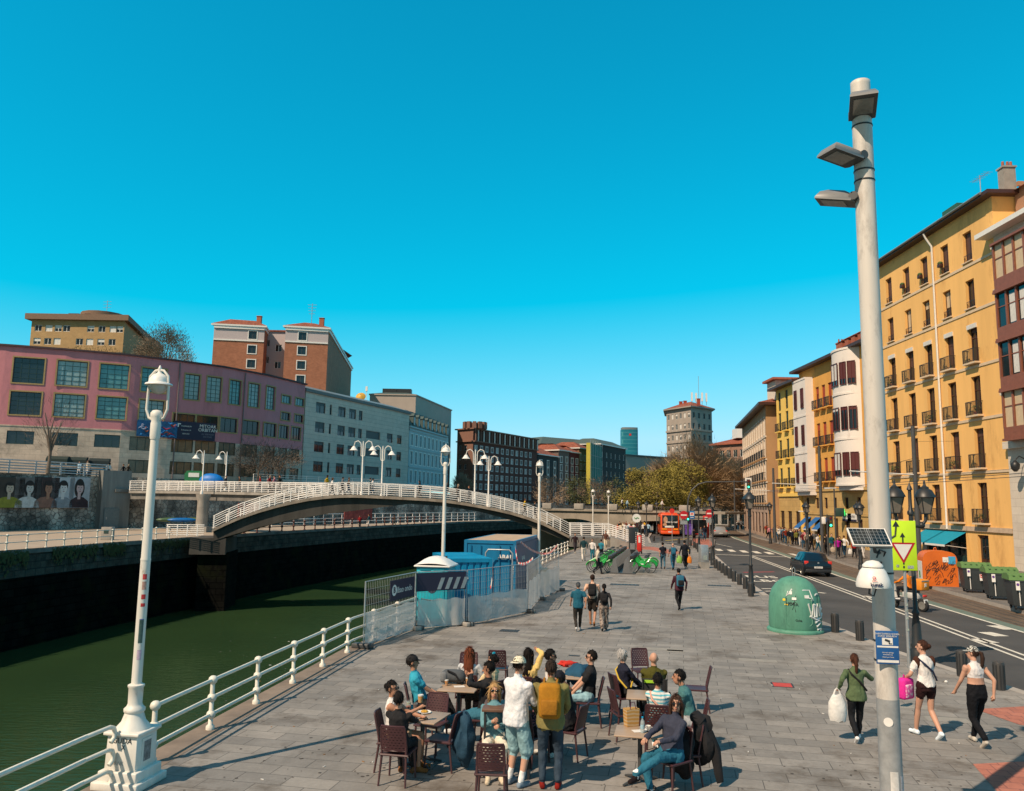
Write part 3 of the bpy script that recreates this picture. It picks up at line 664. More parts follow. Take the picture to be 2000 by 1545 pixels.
for k in range(4):
 z0 = 8.9+k*3.5; q0, q1 = Wb.l(g0, 0, -.78), Wb.l(g1, 0, -.78, True)
 for j in range(11):
  y = q0[1]+(q1[1]-q0[1])*(j+.5)/11; kind = (k in (0, 3)) and mBLINDP or ((j % 3) and mBLINDW or mGLASS)
  b = B(); b.poly([(0, .46, -1.2), (0, -.46, -1.2), (0, -.46, 1.25), (0, .46, 1.25)], kind if (k in (0, 3)) else mGLASS)
  if k in (1, 2) and j % 3: b.poly([(-.012, .3, -1.1), (-.012, -.3, -1.1), (-.012, -.3, .9), (-.012, .3, .9)], mBLINDW)
  o = b.obj('window', Wb.root); o.location = (q0[0], y, z0+2.12)
b = B(); x, y, _ = Wb.l(2.0, 0, -.5); b.tube([(x+.4, y, 7.6), (x, y, 7.8), (x-.3, y, 7.5)], .04, mBLACK, 6); b.lathe([(.08, 0), (.3, -.25), (.26, -.55), (.1, -.75)], mBLACK, (x-.3, y, 7.5), 8); b.obj('wall_lantern', Wb.root)
# party wall of plain brown render rising behind the gallery house
b = B(); mPW = mat('brown_party_wall', (.38, .21, .13), .9, var=.2, scale=.4, bump=.2)
b.prism([(0, 0), (13, 0), (13, -16), (0, -16)], 0, 1.0, mPW); b.extr([(0, 0), (13, 0), (13, 4.6), (6.5, 4.9), (0, 2.6)], 16, mPW, (0, -8, 1.0)); b.poly([(-.4, .2, 3.4), (-.4, -16, 3.4), (6.5, -16, 6.05), (6.5, .2, 6.05)], mROOFT)
b.box((1.2, -.05, 4.1), (2, .2, .35), mPW)
o = b.obj('attic_block'); o.location = (FX+1.6, 56.0, 23.8); tag(o, 'brown rendered attic block with sloping tiled edge above the glazed gallery house', 'building')
# ---- white-bay building with orange middle
mOR = mat('orange_render', (.68, .34, .07), .85, var=.1, scale=.6, stain=((.45, .22, .06), .8, .55, .75)); mBW = mat('white_render', (.7, .65, .6), .75, var=.08, scale=.5, stain=((.48, .42, .37), .7, .56, .76))
mMAR = mat('maroon_frame', (.09, .02, .018), .5, var=.1); mREDS = mat('red_shutter', (.33, .055, .025), .6, var=.15)
mSAND = brickmat('ochre_stone', (.55, .36, .14), (.49, .32, .12), (.3, .19, .08), 1.4, .7, .012, .85, var=.15, bump=.2)
Ob = Bld('bay_window_building', 'orange apartment block with red shutters between two white bay towers', 'apartment building', [(FX, 96.3), (FX, 75.25)], 0, 20.3, mOR, 13)
zz = [5.6, 9.4, 13.2, 16.9]
for r, z in enumerate(zz[0:4]):
 if r == 0: continue
for r, z in enumerate((7.0, 11.0, 15.2)):
 for c, u in enumerate((5.6, 7.4, 9.2)):
  Ob.win(u, z, 1.0, 2.6, 'double', mREDS, blind=(.3, .9, .6)[c], bm_=mREDS, bal=mBLACK, slabm=mOR)
for u in (1.5, 4.5, 7.0, 9.5, 12.5, 15.5, 18.0): Ob.hole(u-.6, u+.6, .3, 3.0); Ob.hole(u-.45, u+.45, 4.0, 5.2)
Ob.wallparts([(0, 21, 0, 6.2, mSAND)])
for u in (1.5, 4.5, 7.0, 9.5, 12.5, 15.5, 18.0):
 for v, w_, h_ in ((.3, 1.2, 2.7), (4.0, .9, 1.2)):
  o = put('window', wmesh(w_, h_, 'double', mBR)[0], Ob.root, Ob.l(u, v, .14), Ob.P.rz(u)); put('window_frame', wmesh(w_, h_, 'double', mBR)[1], o)
Ob.band(3.3, .22, .08, mSAND); Ob.band(5.9, .3, .12, mSAND); Ob.roof(mROOFT, .9, .3, 1.5, 4, em=mBR)
b = B()
def bay(u0, u1, proj, v0, v1, rnd):
 """a white bay tower with its windows"""
 b = B(); n_ = 14 if rnd else 3; pts = []
 for i in range(n_+1):
  t = i/n_; s_ = (math.sin(math.pi*t)**.55 if 0 < t < 1 else 0) if rnd else (0 if i in (0, 3) else 1)
  uu = u0+(u1-u0)*(t if rnd else (0, .02, .98, 1)[i]); pts.append(Ob.l(uu, 0, -proj*s_-.003))
 loop = [(p[0], p[1]) for p in pts]; b.prism(loop, v0, v1, mBW)
 for k in range(4):
  v = v0+(v1-v0)*k/3-.06; big = [((p[0]-pts[0][0])*1.06+pts[0][0]-.0, p[1]) for p in pts]; b.prism(big, v, v+.22, mBW)
 b.prism([((p[0]-pts[0][0])*.75+pts[0][0], p[1]) for p in pts], v0-.5, v0-.06, mBW)
 o = b.obj('bay_tower', Ob.root)
 for k in range(3):
  v = v0+.95+k*(v1-v0)/3
  for t in ((.08, .24, .5, .76, .92) if rnd else (.25, .75)):
   s_ = math.sin(math.pi*t)**.55 if rnd else 1; uu = u0+(u1-u0)*t; p = Ob.l(uu, v, -proj*s_-.02)
   t2 = t+.01; s2 = math.sin(math.pi*t2)**.55 if rnd else 1; p2 = Ob.l(u0+(u1-u0)*t2, v, -proj*s2-.02); a = math.atan2(p2[1]-p[1], p2[0]-p[0])
   ww = 1.5 if (rnd and t == .5) else .85
   pm, fm_ = wmesh(ww, 2.35, 'double', mMAR, None, (.75 if (k+int(t*10)) % 2 else .15), mMAR if t != .5 else mBLINDW)
   off = Vector((math.sin(a), -math.cos(a)))*.06
   w_ = put('window', pm, o, (p[0]+off.x, p[1]+off.y, v), a); put('window_frame', fm_, Ob.root, (p[0]+off.x*1.4, p[1]+off.y*1.4, v), a)
bay(11.6, 17.0, 1.45, 6.4, 20.25, True); bay(0.1, 4.4, .9, 6.0, 19.0, False)
for k in range(5):
 b = B(); x, y, _ = Ob.l(11.5+k*1.6, 0, 1.2); b.box((x, y, 21.3), (1.6, .9, 1.2), mTER); b.extr([(-.9, 0), (.9, 0), (0, .5)], 1.2, mROOFT, (x, y, 21.9)); b.obj('dormer', Ob.root)
Ob.chimney(5.5, 3, 1.0, 1.6, mTER)
mAWB = mat('blue_awning', (.01, .1, .3), .8)
for u in (.8, 3.8, 6.5):
 b = B(); b.poly([(0, 0, 0), (1.7, 0, 0), (1.7, -1.5, -1.3), (0, -1.5, -1.3)], mAWB); b.poly([(0, -1.5, -1.3), (1.7, -1.5, -1.3), (1.7, -1.5, -1.45), (0, -1.5, -1.45)], mWHITE); q = b.obj('awning', Ob.root); q.location = Ob.l(u, 3.0, -.03); q.rotation_euler = (0, 0, Ob.P.rz(1))
# ---- narrow bright yellow house
mYW2 = mat('lemon_yellow_render', (.8, .54, .13), .85, var=.08, scale=.5)
Lb = Bld('lemon_house', 'narrow lemon yellow house with dark eaves and balconies at street bend', 'house', [(FX-.3, 104), (FX-.3, 96.35)], 0, 19.2, mYW2, 12)
for r, z in enumerate((6.6, 10.2, 13.7, 16.4)):
 for u in (1.2, 3.9, 6.6): Lb.win(u, z, 1.0, 2.4, 'double', mDGREEN, blind=.4, bm_=mDGREEN, bal=mBLACK if r < 3 else None, slabm=mYW2)
for u in (1.2, 3.9, 6.6): Lb.win(u, .4, 1.4, 3.2, 'grid23', mBR)
Lb.wallparts([(0, 8, 0, 5.6, mSAND)]); Lb.band(5.4, .4, .15, mYW2); Lb.roof(mROOFT, .9, .3, 1.2, 4, em=mBR)
# ---- ochre house with white windows, side wall towards us
mOC = mat('tan_render', (.42, .25, .12), .85, var=.12, scale=.4); mOCW = mat('white_pilaster', (.68, .6, .5), .8)
Hb = Bld('corner_house', 'tan corner house with close rows of white framed windows and black balconies', 'house', [(39.7, 137), (33.65, 105.2)], 0, 17.4, mOC, 13, back=[(46, 104.6), (52, 136)])
for r, z in enumerate((4.6, 7.6, 10.6, 13.6)):
 for c in range(11):
  u = 1.6+c*2.9; Hb.win(u, z, 1.3, 2.3, 'double', mOCW, blind=1 if (c+r) % 3 else .45, bm_=mOCW, bal=mBLACK if r != 3 else None, surround=mOCW, slabm=mOC, rd=.08)
for c in range(8): Hb.win(2+c*4, .4, 2.2, 2.9, 'grid22', mBR)
Hb.wallparts([(0, 40, 0, 4.0, mat('pinkish_stone', (.42, .3, .23), .85, var=.3, scale=.5))])
for z in (4.2, 7.2, 10.2, 13.2): Hb.band(z, .18, .1, mOCW)
Hb.roof(mROOFT, 1.1, .35, 1.6, 4, em=mBR)
b = B(); x, y, _ = Hb.l(30, 0, 4); b.box((x, y, 19.5), (6, 3.5, 2.6), mOCW); b.box((x, y, 21), (7, 4.5, .3), mTER); b.obj('roof_storey', Hb.root)
for k in (26, 31): Hb.chimney(k, 6, 3.2, 1.8, mOCW)
# ---- left: curved pink building
mPINK = mat('dusty_pink_render', (.54, .2, .225), .85, var=.13, scale=.35, bump=.15, bscale=20, streak=True, stain=((.36, .14, .16), .3, .5, .72))
mASH = brickmat('ashlar_limestone', (.6, .48, .38), (.53, .42, .33), (.3, .23, .18), 1.5, .62, .012, .85, var=.2, bump=.2, big=.1, stain=(.22, .185, .155), stainscale=.2)
mFRY = mat('ochre_window_frame', (.34, .24, .1), .7)
pk = [at(-170, 800, 93.5).xy, at(0, 800, 96).xy, at(120, 800, 98.3).xy, at(240, 800, 101.4).xy, at(330, 800, 104.9).xy, at(430, 800, 109.7).xy, at(520, 800, 116.8).xy, at(594, 800, 125.6).xy]
Pk = Bld('pink_building', 'long curved dusty pink building with metal grid windows over pale stone base', 'building', pk, 6.5, 15.6, mPINK, 14)
def uat(bl, px):                     # distance along a facade of the point seen at column px
 best = None
 for i in range(400):
  u = bl.P.L*i/399; p = bl.P.pos(u); x = p.x; y = p.y; vx = 1000+FPX*(Vector((x, y, 0))-Vector((0, 0, 0))).dot(Vector((1, 0, 0)))/max(.1, y*math.cos(PITCH)+4*math.sin(PITCH))
  if best is None or abs(vx-px) < best[0]: best = (abs(vx-px), u)
 return best[1]
for i, (px, w_) in enumerate(((-60, 3.5), (40, 3.3), (127, 3.3), (211, 3.3), (290, 3.0))):
 u = uat(Pk, px)
 Pk.win(u, 11.2, w_, 3.1, 'grid45', mDGREEN, pane=(mBLUEG, mGLASS, mPANE, mBLUEG, mBLUEG)[i], surround=mFRY, rd=.25); Pk.win(u, 7.3, w_, 2.8, 'grid45', mDGREEN, pane=(mGLASS, mGLASS, mPANE, mBLUEG, mPANE)[i], surround=mFRY, rd=.25)
 if i < 4: Pk.win(u-.2, 3.7, 2.9, 1.6, 'grid31', mDGREEN)
for i, px in enumerate((366, 410, 452, 490, 523)):
 u = uat(Pk, px); Pk.win(u, 10.7, 2.0, 3.4, 'grid36', mDGREEN, pane=mPANE if i != 2 else mBLUEG, surround=mFRY, rd=.25)
for px in (554, 580):
 u = uat(Pk, px); Pk.win(u, 12.1, 2.2, 1.15, 'grid31', mDGREEN, pane=mBLUEG, surround=mFRY); Pk.win(u, 9.5, 2.2, 1.15, 'grid31', mDGREEN, surround=mFRY)
for r, (v, hh, mm) in enumerate(((6.7, 1.95, mGLASS), (3.5, 1.75, mWARM), (.6, 1.7, mWARM))):
 for i, px in enumerate((276, 356, 401, 444, 487, 525, 552, 576)):
  if r == 0 and i == 0: continue
  u = uat(Pk, px); Pk.win(u, v, 2.3 if px in (552, 576) else 2.9, hh, 'grid31', mDGREEN, pane=mm, surround=mFRY if r == 0 else None)
Pk.wallparts([(0, uat(Pk, 320), 0, 5.9, mASH), (uat(Pk, 320), 200, 0, 5.2, mASH)]); Pk.roof(mSTEEL, .25, .22, 0, em=mat('dark_coping', (.06, .03, .035), .7))
Pk.band(5.86, .14, .06, mASH, 0, uat(Pk, 300))
# banners on the pink building
def plaque(px, py, w_, h_, base, off=-.1):
 u = uat(Pk, px); p = Pk.P.pos(u, off); z = zat(px, py, p.y); return u, Vector((p.x, p.y, z)), Pk.P.rz(u)
u, p, rz = plaque(377, 842, 0, 0, 0, -.3)
mNAVY = mat('navy_banner', (.018, .018, .045), .7, var=.1)
bn = thing('banner', 'dark navy banner with white lettering hanging on the pink facade', 'banner', p, rz)
b = B(); b.box((0, 0, 0), (5.6, .05, 2.4), mNAVY); b.obj('cloth', bn)
text('MITOAK', .62, mWHITE, bn, (1.75, -.04, .72)); text('ORBITAN', .62, mWHITE, bn, (1.75, -.04, .2)); text('AL SERVICIO', .3, mat('grey_ink', (.2, .2, .25), .7), bn, (1.75, -.04, -.35)); text('DE ITSAS', .3, mat('grey_ink', (.2, .2, .25), .7), bn, (1.75, -.04, -.7))
for i, t in enumerate(('ITSASMUSEUM', 'Erakusketa, 24', '2024-2025')): text(t, .22, mWHITE, bn, (-1.2, -.04, .55-i*.5))
b = B(); b.extr([(-.35, -.1), (.1, -.1), (.1, .25), (.35, .25), (.35, .4), (-.1, .4), (-.35, .2)], .02, mWHITE, (-2.3, -.04, .5)); b.obj('emblem', bn)
u, p, rz = plaque(302, 838, 0, 0, 0, -.3)
bn = thing('banner', 'colourful blue and red painted banner behind the white lamp post', 'banner', p, rz)
b = B(); b.box((0, 0, 0), (5.0, .05, 2.1), mat('deep_blue_cloth', (.01, .09, .22), .7, var=.6, scale=1.2)); b.obj('cloth', bn)
random.seed(11)
for i in range(26):
 b = B(); cx, cz = random.uniform(-2.2, 2.2), random.uniform(-.8, .8); c_ = random.choice([(.3, .02, .05), (.05, .3, .4), (.12, .06, .3), (.02, .2, .5), (.4, .1, .05), (.3, .35, .5)])
 a = random.random()*3; pts = [(cx+math.cos(a)*t*.5, -.035-i*.001, cz+math.sin(a+t*2)*.3*t) for t in (-1, -.5, 0, .5, 1)]
 b.tube(pts, [.03, .09, .11, .08, .02], mat('brush%d' % (i % 6), c_, .7, var=0), 5, squash=1); b.obj('brush_stroke', bn)
# ---- grey building
mGRY = brickmat('pale_grey_panels', (.64, .52, .44), (.58, .48, .41), (.26, .22, .19), 40, .72, .016, .8, var=.12, bump=.25)
gk = [at(596, 800, 126).xy, at(772, 800, 152).xy, at(800, 800, 158).xy]
Gk = Bld('grey_apartments', 'pale grey panelled apartment block with dark square windows beside pink building', 'apartment building', gk, 6.5, 14.6, mGRY, 14)
for r, v in enumerate((11.6, 8.4, 5.2, 2.0)):
 for px, w_ in ((623, 2.6), (643, .6), (665, 2.2), (686, 2.2), (702, 1.2), (761, 2.1), (780, 2.0)):
  if r == 0 and px > 750: continue
  Gk.win(uat(Gk, px), v, w_, 1.7, 'double', mDGREY, blind=.3 if (px+r) % 3 else .6, bm_=mDGREY, sub=True)
 if r: Gk.hole(uat(Gk, 714), uat(Gk, 742), v-.8, v+1.6)
wl = Gk.wallparts()
for r, v in enumerate((8.4, 5.2, 2.0)):
 a, c = uat(Gk, 714), uat(Gk, 742); b = B(); A, C_ = Gk.l(a, v-.8, .17), Gk.l(c, v-.8, .17)
 b.poly([A, C_, (C_[0], C_[1], v+1.6), (A[0], A[1], v+1.6)], mDGREY); F, D_ = Gk.l(a, v-.8, -.05), Gk.l(c, v-.8, -.05); b.poly([F, D_, (D_[0], D_[1], v+.2), (F[0], F[1], v+.2)], mGRY); b.obj('loggia', Gk.root)
Gk.roof(mSTEEL, .3, .5, .9, 2.5, em=mat('grey_parapet', (.17, .17, .17), .8))
b = B(); q = at(704, 777, 150); b.lathe([(0, .12), (.55, .0), (.95, -.35)], mat('yellow_dish', (.6, .33, .04), .5), (0, 0, 1.3), 14, axis=Matrix.Rotation(R(60), 3, 'X')); b.tube([(0, 0, 0), (0, 0, 1.6)], .06, mGALV, 6); b.tube([(1.1, 0, 0), (1.1, 0, 3)], .05, mWHITE, 6); b.box((1.1, 0, 2.6), (.4, .3, .9), mWHITE)
o = b.obj('satellite_dish'); o.location = (q.x, q.y, 22.4); tag(o, 'yellow satellite dish and white antenna on the grey apartment roof', 'satellite dish')
# ---- pale blue mansard building
mPB = mat('pale_blue_render', (.42, .5, .52), .8, var=.06, scale=.5); mSLATE = mat('green_slate', (.06, .09, .085), .8, var=.25, scale=2)
Mb = Bld('mansard_building', 'pale blue building with tall arched windows under green slate mansard roof', 'building', [at(801, 800, 158.5).xy, at(873, 800, 183).xy], 6.4, 12.2, mPB, 13)
for v, hh in ((1.2, 2.5), (5.0, 2.5), (8.7, 2.3)):
 for k in range(10): Mb.win(1.6+k*2.72, v, 1.25, hh, 'cross', mPB, pane=mat('pale_pane', (.2, .27, .3), .2, var=.2, scale=.6), surround=mWHITE)
Mb.wallparts()
for v in (.6, 4.3, 8.0, 11.6): Mb.band(v, .3, .15, mPB)
Mb.roof(mSLATE, .35, .3, 3.4, 1.6, em=mPB)
for k in range(9):
 b = B(); x, y, _ = Mb.l(2+k*2.9, 0, .5); M_ = Matrix.Rotation(Mb.P.rz(1), 3, 'Z'); b.box((x, y, 13.6), (1.2, 1.6, 2.0), mSLATE, rot=M_); b.box((x+.8*math.sin(Mb.P.rz(1)), y-.8*math.cos(Mb.P.rz(1)), 13.6), (.8, .06, 1.5), mPB, rot=M_); b.extr([(-.75, 0), (.75, 0), (0, .6)], 1.7, mSLATE, (x, y, 14.6), M_); b.obj('dormer', Mb.root)
# ---- beige block behind it
mBEI = mat('beige_render', (.4, .33, .28), .85, var=.08, scale=.4)
a, c, e = at(722, 780, 176), at(812, 780, 176), at(882, 790, 205)
Bb = Bld('beige_block', 'plain beige windowless block rising behind the mansard building', 'building', [a.xy, c.xy, e.xy], 6.5, zat(765, 772, 176)-6.5, mBEI, 14, back=[(e.x-14, e.y+8), (a.x, a.y+30)])
Bb.wallparts(); Bb.roof(mSLATE, .2, .25, 1.2, 5, em=mBEI)
for px in (762, 790): q = at(px, 770, 180); b = B(); b.box((q.x-Bb.o.x, q.y-Bb.o.y, Bb.h+1.3), (3.2, 2, 1.2), mBLACK); b.obj('roof_plant', Bb.root)
# ---- dark red-brown brick hotel with crown
mDB = brickmat('dark_red_brick', (.15, .062, .048), (.12, .05, .04), (.07, .032, .027), .5, .16, .02, .85, var=.2, bump=.2)
mDBS = mat('brown_fin', (.2, .1, .07), .8, var=.2)
d0, d1, d2 = at(893, 860, 200), at(924, 860, 196), at(1049, 860, 228)
Db = Bld('brick_hotel', 'dark red brick hotel with rows of small white windows and a ribbed crown', 'hotel', [d0.xy, d1.xy, d2.xy], 3, zat(924, 838, 196)-3, mDB, 16)
L1 = Db.P.c[1]; L2 = Db.P.L-L1; H_ = Db.h; mWW = mat('white_recess', (.6, .56, .54), .7)
for r in range(7):
 v = H_-5.2-r*2.35
 for k in range(12): Db.win(L1+1.4+k*(L2-2.4)/12.2, v, 1.1, 1.2, 'double', mWW, blind=.0, pane=mGLASS if (k+r) % 4 else mWW, rd=.12, surround=mWW)
 if r < 3:
  for k in range(2): Db.win(1.1+k*2.0, v, 1.1, 1.3, 'double', mWW, rd=.35)
Db.wallparts([(0, L1, 0, H_, mDBS)])
b = B(); pc = mat('glazed_top', (.12, .13, .14), .2); a_, c_ = Db.l(L1, 0, -.3), Db.l(Db.P.L, 0, -.3, True)
b.obj('roof_trim', Db.root) if False else None
Db.band(H_-3.1, .3, .5, mDBS);
for k in range(26):
 u = L1+.6+k*(L2-1)/25; q = Db.l(u, 0, -.35); b.box((q[0], q[1], H_-1.5), (.3, .3, 2.8), mWHITE if k % 2 else mDBS)
b.obj('attic_fins', Db.root); Db.roof(mDBS, .5, .3, 0, em=mDBS)
b = B(); q = Db.l(L1*.8, 0, 3)
for k in range(12): a = k*math.pi/6; b.box((q[0]-1+2.6*math.cos(a), q[1]+2.6*math.sin(a), H_+1.1), (.9, .9, 1.7), mDBS, a)
b.lathe([(2.5, H_+.3), (2.5, H_+1.7)], mDBS, (q[0]-1, q[1], 0), 12); b.obj('crown_drum', Db.root)
# ---- row of houses farther along the left bank
random.seed(21)
hs_ = [(1050, 1090, 232, 245, 888, '#3a4a4e', 'teal grey house with tiled roof between the brick hotel and pink house', 3), (1091, 1112, 246, 252, 880, '#8a7b74', 'slim pale grey house with tiled roof beyond the brick hotel', 2), (1113, 1131, 253, 258, 884, '#7a3038', 'slim wine red house with white windows on the far bank', 2), (1131, 1153, 260, 268, 876, '#c08a66', 'peach coloured house with white windows on the far bank', 3), (1172, 1222, 276, 300, 868, '#3c3a3a', 'dark slate roofed corner block at the end of the far row', 6)]
for x0, x1, y0, y1, top, colr, lab, n_ in hs_:
 p, q = at(x0, 880, y0), at(x1, 880, y1); m_ = mat('render_'+colr, tuple(c*.55 for c in hx(colr)), .85, var=.1); hb = Bld('row_house', lab, 'house', [p.xy, q.xy], 2.8, zat(x0, top, y0)-2.8, m_, 12, group='houses along the far bank')
 for r in range(6):
  for k in range(n_): hb.win((k+.5)*hb.P.L/n_, 1+r*(hb.h-2)/6, min(1.4, hb.P.L/n_*.5), 1.8, 'double', mWHITE, surround=mWHITE if n_ < 6 else None)
 hb.wallparts(); hb.roof(mROOFT if n_ < 6 else mSLATE, .6, .3, 2.2, 4, em=mWHITE)
# scaffold with green net
p = at(1149, 900, 255); q = at(1172, 900, 272)
t = thing('scaffold', 'green netted scaffold with a yellow edge on the far house row', 'scaffold', (p.x, p.y, 4)); b = B(); d = q-p; L = d.length; a = math.atan2(d.y, d.x); M_ = Matrix.Rotation(a, 3, 'Z'); zt = zat(1160, 868, 262)-4
b.box(M_ @ Vector((L/2+.8, 0, zt/2)), (L-1.6, 1.2, zt), mat('green_net', (.02, .16, .13), .8, var=.4, scale=.5), rot=M_); b.obj('net', t)
b = B(); b.box(M_ @ Vector((.7, 0, zt/2)), (1.5, 1.3, zt), mat('yellow_net', (.45, .38, .05), .8, var=.3), rot=M_); b.obj('chute', t)
b = B()
for k in range(6): b.tube([M_ @ Vector((L*k/5, -.75, 0)), M_ @ Vector((L*k/5, -.75, zt+1))], .06, mGALV, 5)
for k in range(6): b.tube([M_ @ Vector((0, -.75, zt*k/5)), M_ @ Vector((L, -.75, zt*k/5))], .05, mGALV, 5)
b.obj('poles', t)
# big slate roofed block behind the row
p, q = at(1056, 880, 300), at(1180, 880, 320)
Sb = Bld('slate_block', 'wide white block with dark slate roof rising behind the far house row', 'building', [p.xy, q.xy], 4, zat(1056, 868, 300)-4, mBW, 20)
for k in range(12): Sb.win(1.5+k*(Sb.P.L-3)/11, Sb.h-3, 1.3, 1.8, 'double', mDGREY)
Sb.wallparts(); Sb.roof(mSLATE, .6, .4, 3.2, 6, em=mDGREY)
# ---- brick towers behind the pink building
mBRK = brickmat('orange_brick', (.4, .155, .085), (.33, .125, .07), (.27, .14, .09), .5, .17, .014, .85, var=.18, bump=.2)
mLIL = mat('lilac_render', (.46, .39, .39), .8, var=.08); mSH = brickmat('shaded_brick', (.2, .085, .07), (.17, .075, .06), (.12, .06, .05), .5, .17, .014, .85, var=.15)
def tower(x0, x1, xs, Y, top, lab, dy):
 p, q = at(x0, 660, Y), at(x1, 660, Y+1.5); e = at(xs, 660, Y+dy); z0 = 6.5; h_ = zat((x0+x1)/2, top, Y)-z0
 t_ = Bld('brick_tower', lab, 'apartment building', [p.xy, q.xy, e.xy], z0, h_, mBRK, 20, back=[(e.x-(9 if dy > 20 else 6), e.y+(8 if dy > 20 else 4)), (p.x+2, p.y+dy*.8)])
 W_ = t_.P.c[1]
 for k in range(5): t_.win(W_*(.77 if x0 < 500 else .4), h_-2.35-k*2.8, 1.5, 1.55, 'double', mDGREY, surround=mWHITE, sub=True)
 t_.wallparts([(0, W_, h_-2.7, h_, mLIL)]); t_.band(h_-2.85, .25, .15, mWHITE, 0, W_); t_.band(h_-.5, .5, .25, mWHITE); t_.roof(mROOFT, .45, .3, 1.4, 2.2 if dy < 20 else 3, em=mWHITE); t_.chimney(W_*.8, 5, 1.6, 1.6, mTER, False); return t_
tower(417, 516, 530, 150, 636, 'red brick tower with lilac top floor behind pink roof, wider eaves at left', 12)
t2 = tower(557, 641, 689, 150, 640, 'red brick tower with long shaded side wall and roof aerial', 48)
b = B(); q = at(608, 640, 155); x, y = q.x-t2.o.x, q.y-t2.o.y; b.tube([(x, y, t2.h+1), (x, y, t2.h+6)], .06, mGALV, 6)
for k in range(4): b.tube([(x-.9+k*.1, y, t2.h+5.7-k*.6), (x+.9-k*.1, y, t2.h+5.7-k*.6)], .04, mGALV, 4)
b.obj('aerial', t2.root)
p, q = at(517, 660, 156), at(560, 660, 156); Cb = Bld('link_block', 'recessed lilac stair block joining the two brick towers', 'building', [p.xy, q.xy], 6.5, zat(540, 648, 156)-6.5, mLIL, 12)
for k in range(5): Cb.win(Cb.P.L*.65, Cb.h-4-k*3.4, 1.3, 1.4, 'double', mWHITE); Cb.win(Cb.P.L*.15, Cb.h-3-k*3.4, .8, 1.4, 'double', mWHITE)
Cb.wallparts(); Cb.roof(mROOFT, .3, .3, 0)
# ---- yellow-beige apartment block on the hill
p, q, e = at(61, 640, 150), at(243, 640, 150), at(284, 640, 168); mYB = brickmat('yellow_brick', (.44, .28, .13), (.4, .25, .115), (.3, .2, .1), .5, .2, .015, .85, var=.12)
Ab = Bld('hillside_flats', 'yellow brick flats with brown flat roof on the hill over pink building', 'apartment building', [p.xy, q.xy, e.xy], 14, zat(150, 626, 150)-14, mYB, 16, back=[(e.x-2, e.y+12), (p.x, p.y+20)])
W_ = Ab.P.c[1]
for r in range(4):
 for k, t in enumerate((.075, .19, .29, .38, .53, .64, .76, .88, .95)):
  if (k+r) % 5 == 4: continue
  Ab.win(W_*t, Ab.h-2.2-r*2.55, 1.35, 1.25, 'double', mWHITE, blind=(0, .5, .95)[(k*2+r) % 3], bm_=mBLINDW)
Ab.wallparts(); Ab.roof(mat('brown_parapet', (.19, .115, .075), .8), .9, 1.1, 0)
b = B(); q = at(203, 615, 158); b.lathe([(4.2, 0), (4.2, 2.0)], mat('brown_parapet', (.19, .115, .075), .8), (q.x-Ab.o.x, q.y-Ab.o.y, Ab.h+1), 14)
b.obj('roof_drum', Ab.root)
for k in (.3, .36, .48): Ab.chimney(W_*k, 4, 1.1, 1.0, mBR, False)
b = B(); x, y, _ = Ab.l(W_*.62, 0, 6); b.tube([(x, y, Ab.h+1), (x, y, Ab.h+5.5)], .05, mGALV, 5)
for k in range(3): b.tube([(x-.8, y, Ab.h+5.2-k*.6), (x+.8, y, Ab.h+5.3-k*.6)], .03, mGALV, 4)
b.obj('aerial', Ab.root)
b = B(); q0 = at(50, 700, 142); hill = []
for j in range(7):
 for i in range(22):
  x = -125+i*4.5; y = 130+j*9; z = 6.3+max(0, 1-abs((x+68)/46)**2.2)*18.5*min(1, j/2.0); hill.append((x, y, z))
b.v = hill
for j in range(6):
 for i in range(21): b.face((j*22+i, j*22+i+1, (j+1)*22+i+1, (j+1)*22+i), mat('hill_grass', (.09, .085, .03), .9, var=.4, scale=.5), True)
struct('hill', b)
# ---- glass tower far away, grey stone tower block
p = at(1214.5, 870, 900); q = at(1246, 870, 900); mGT = brickmat('teal_glass', (.015, .16, .22), (.02, .2, .26), (.06, .26, .31), 60, 4.2, .35, .25, var=.1, bump=0)
w_ = q.x-p.x; pts = []
for k in range(25):
 t = k/24; pts.append((w_*t, -math.sin(math.pi*t)**.5*w_*.12))
t = thing('glass_tower', 'slim teal glass skyscraper with rounded face far behind the roofs', 'skyscraper', (p.x, p.y, 0)); zt = zat(1230, 839, 900)
b = B(); b.prism(pts+[(w_, w_*.7), (0, w_*.7)], 0, zt, mGT); b.obj('facade', t); b = B(); b.prism([(x*.97+.4, y*.97+.3) for x, y in pts]+[(w_*.97, w_*.65), (.4, w_*.65)], zt, zt+2.5, mSTEEL); b.obj('roof', t)
b = B(); b.box((w_*.5, -w_*.125, zt-6), (2.4, .3, 2.4), mRED); b.obj('sign', t)
mGS = mat('grey_stone', (.33, .285, .245), .85, var=.12, scale=.3)
p, c, q = at(1302, 850, 236), at(1350, 850, 226), at(1391, 850, 232)
Tb = Bld('stone_tower_block', 'grey stone tower block with red hipped roof and masts above the trees', 'apartment building', [p.xy, c.xy, q.xy], 0, zat(1350, 797, 228), mGS, 12, back=[(q.x+1, q.y+14), (p.x+3, p.y+14)])
for r in range(9):
 v = Tb.h-2.9-r*3.1
 if v < 4: break
 for i, (a, e, n_) in enumerate(((0, Tb.P.c[1], 6), (Tb.P.c[1], Tb.P.L, 4))):
  for k in range(n_): Tb.win(a+(e-a)*(k+.5)/n_, v, .95, 1.55, 'double', mBLINDW if i == 0 else mDGREY, blind=(0, .9, .4)[(k+r) % 3], bm_=mBLINDW if i == 0 else mDGREY)
Tb.wallparts(); Tb.band(Tb.h-6.6, .5, .35, mGS); Tb.band(Tb.h-9.9, .35, .25, mGS); Tb.roof(mROOFT, .9, .35, 2.0, 4.5, em=mGS)
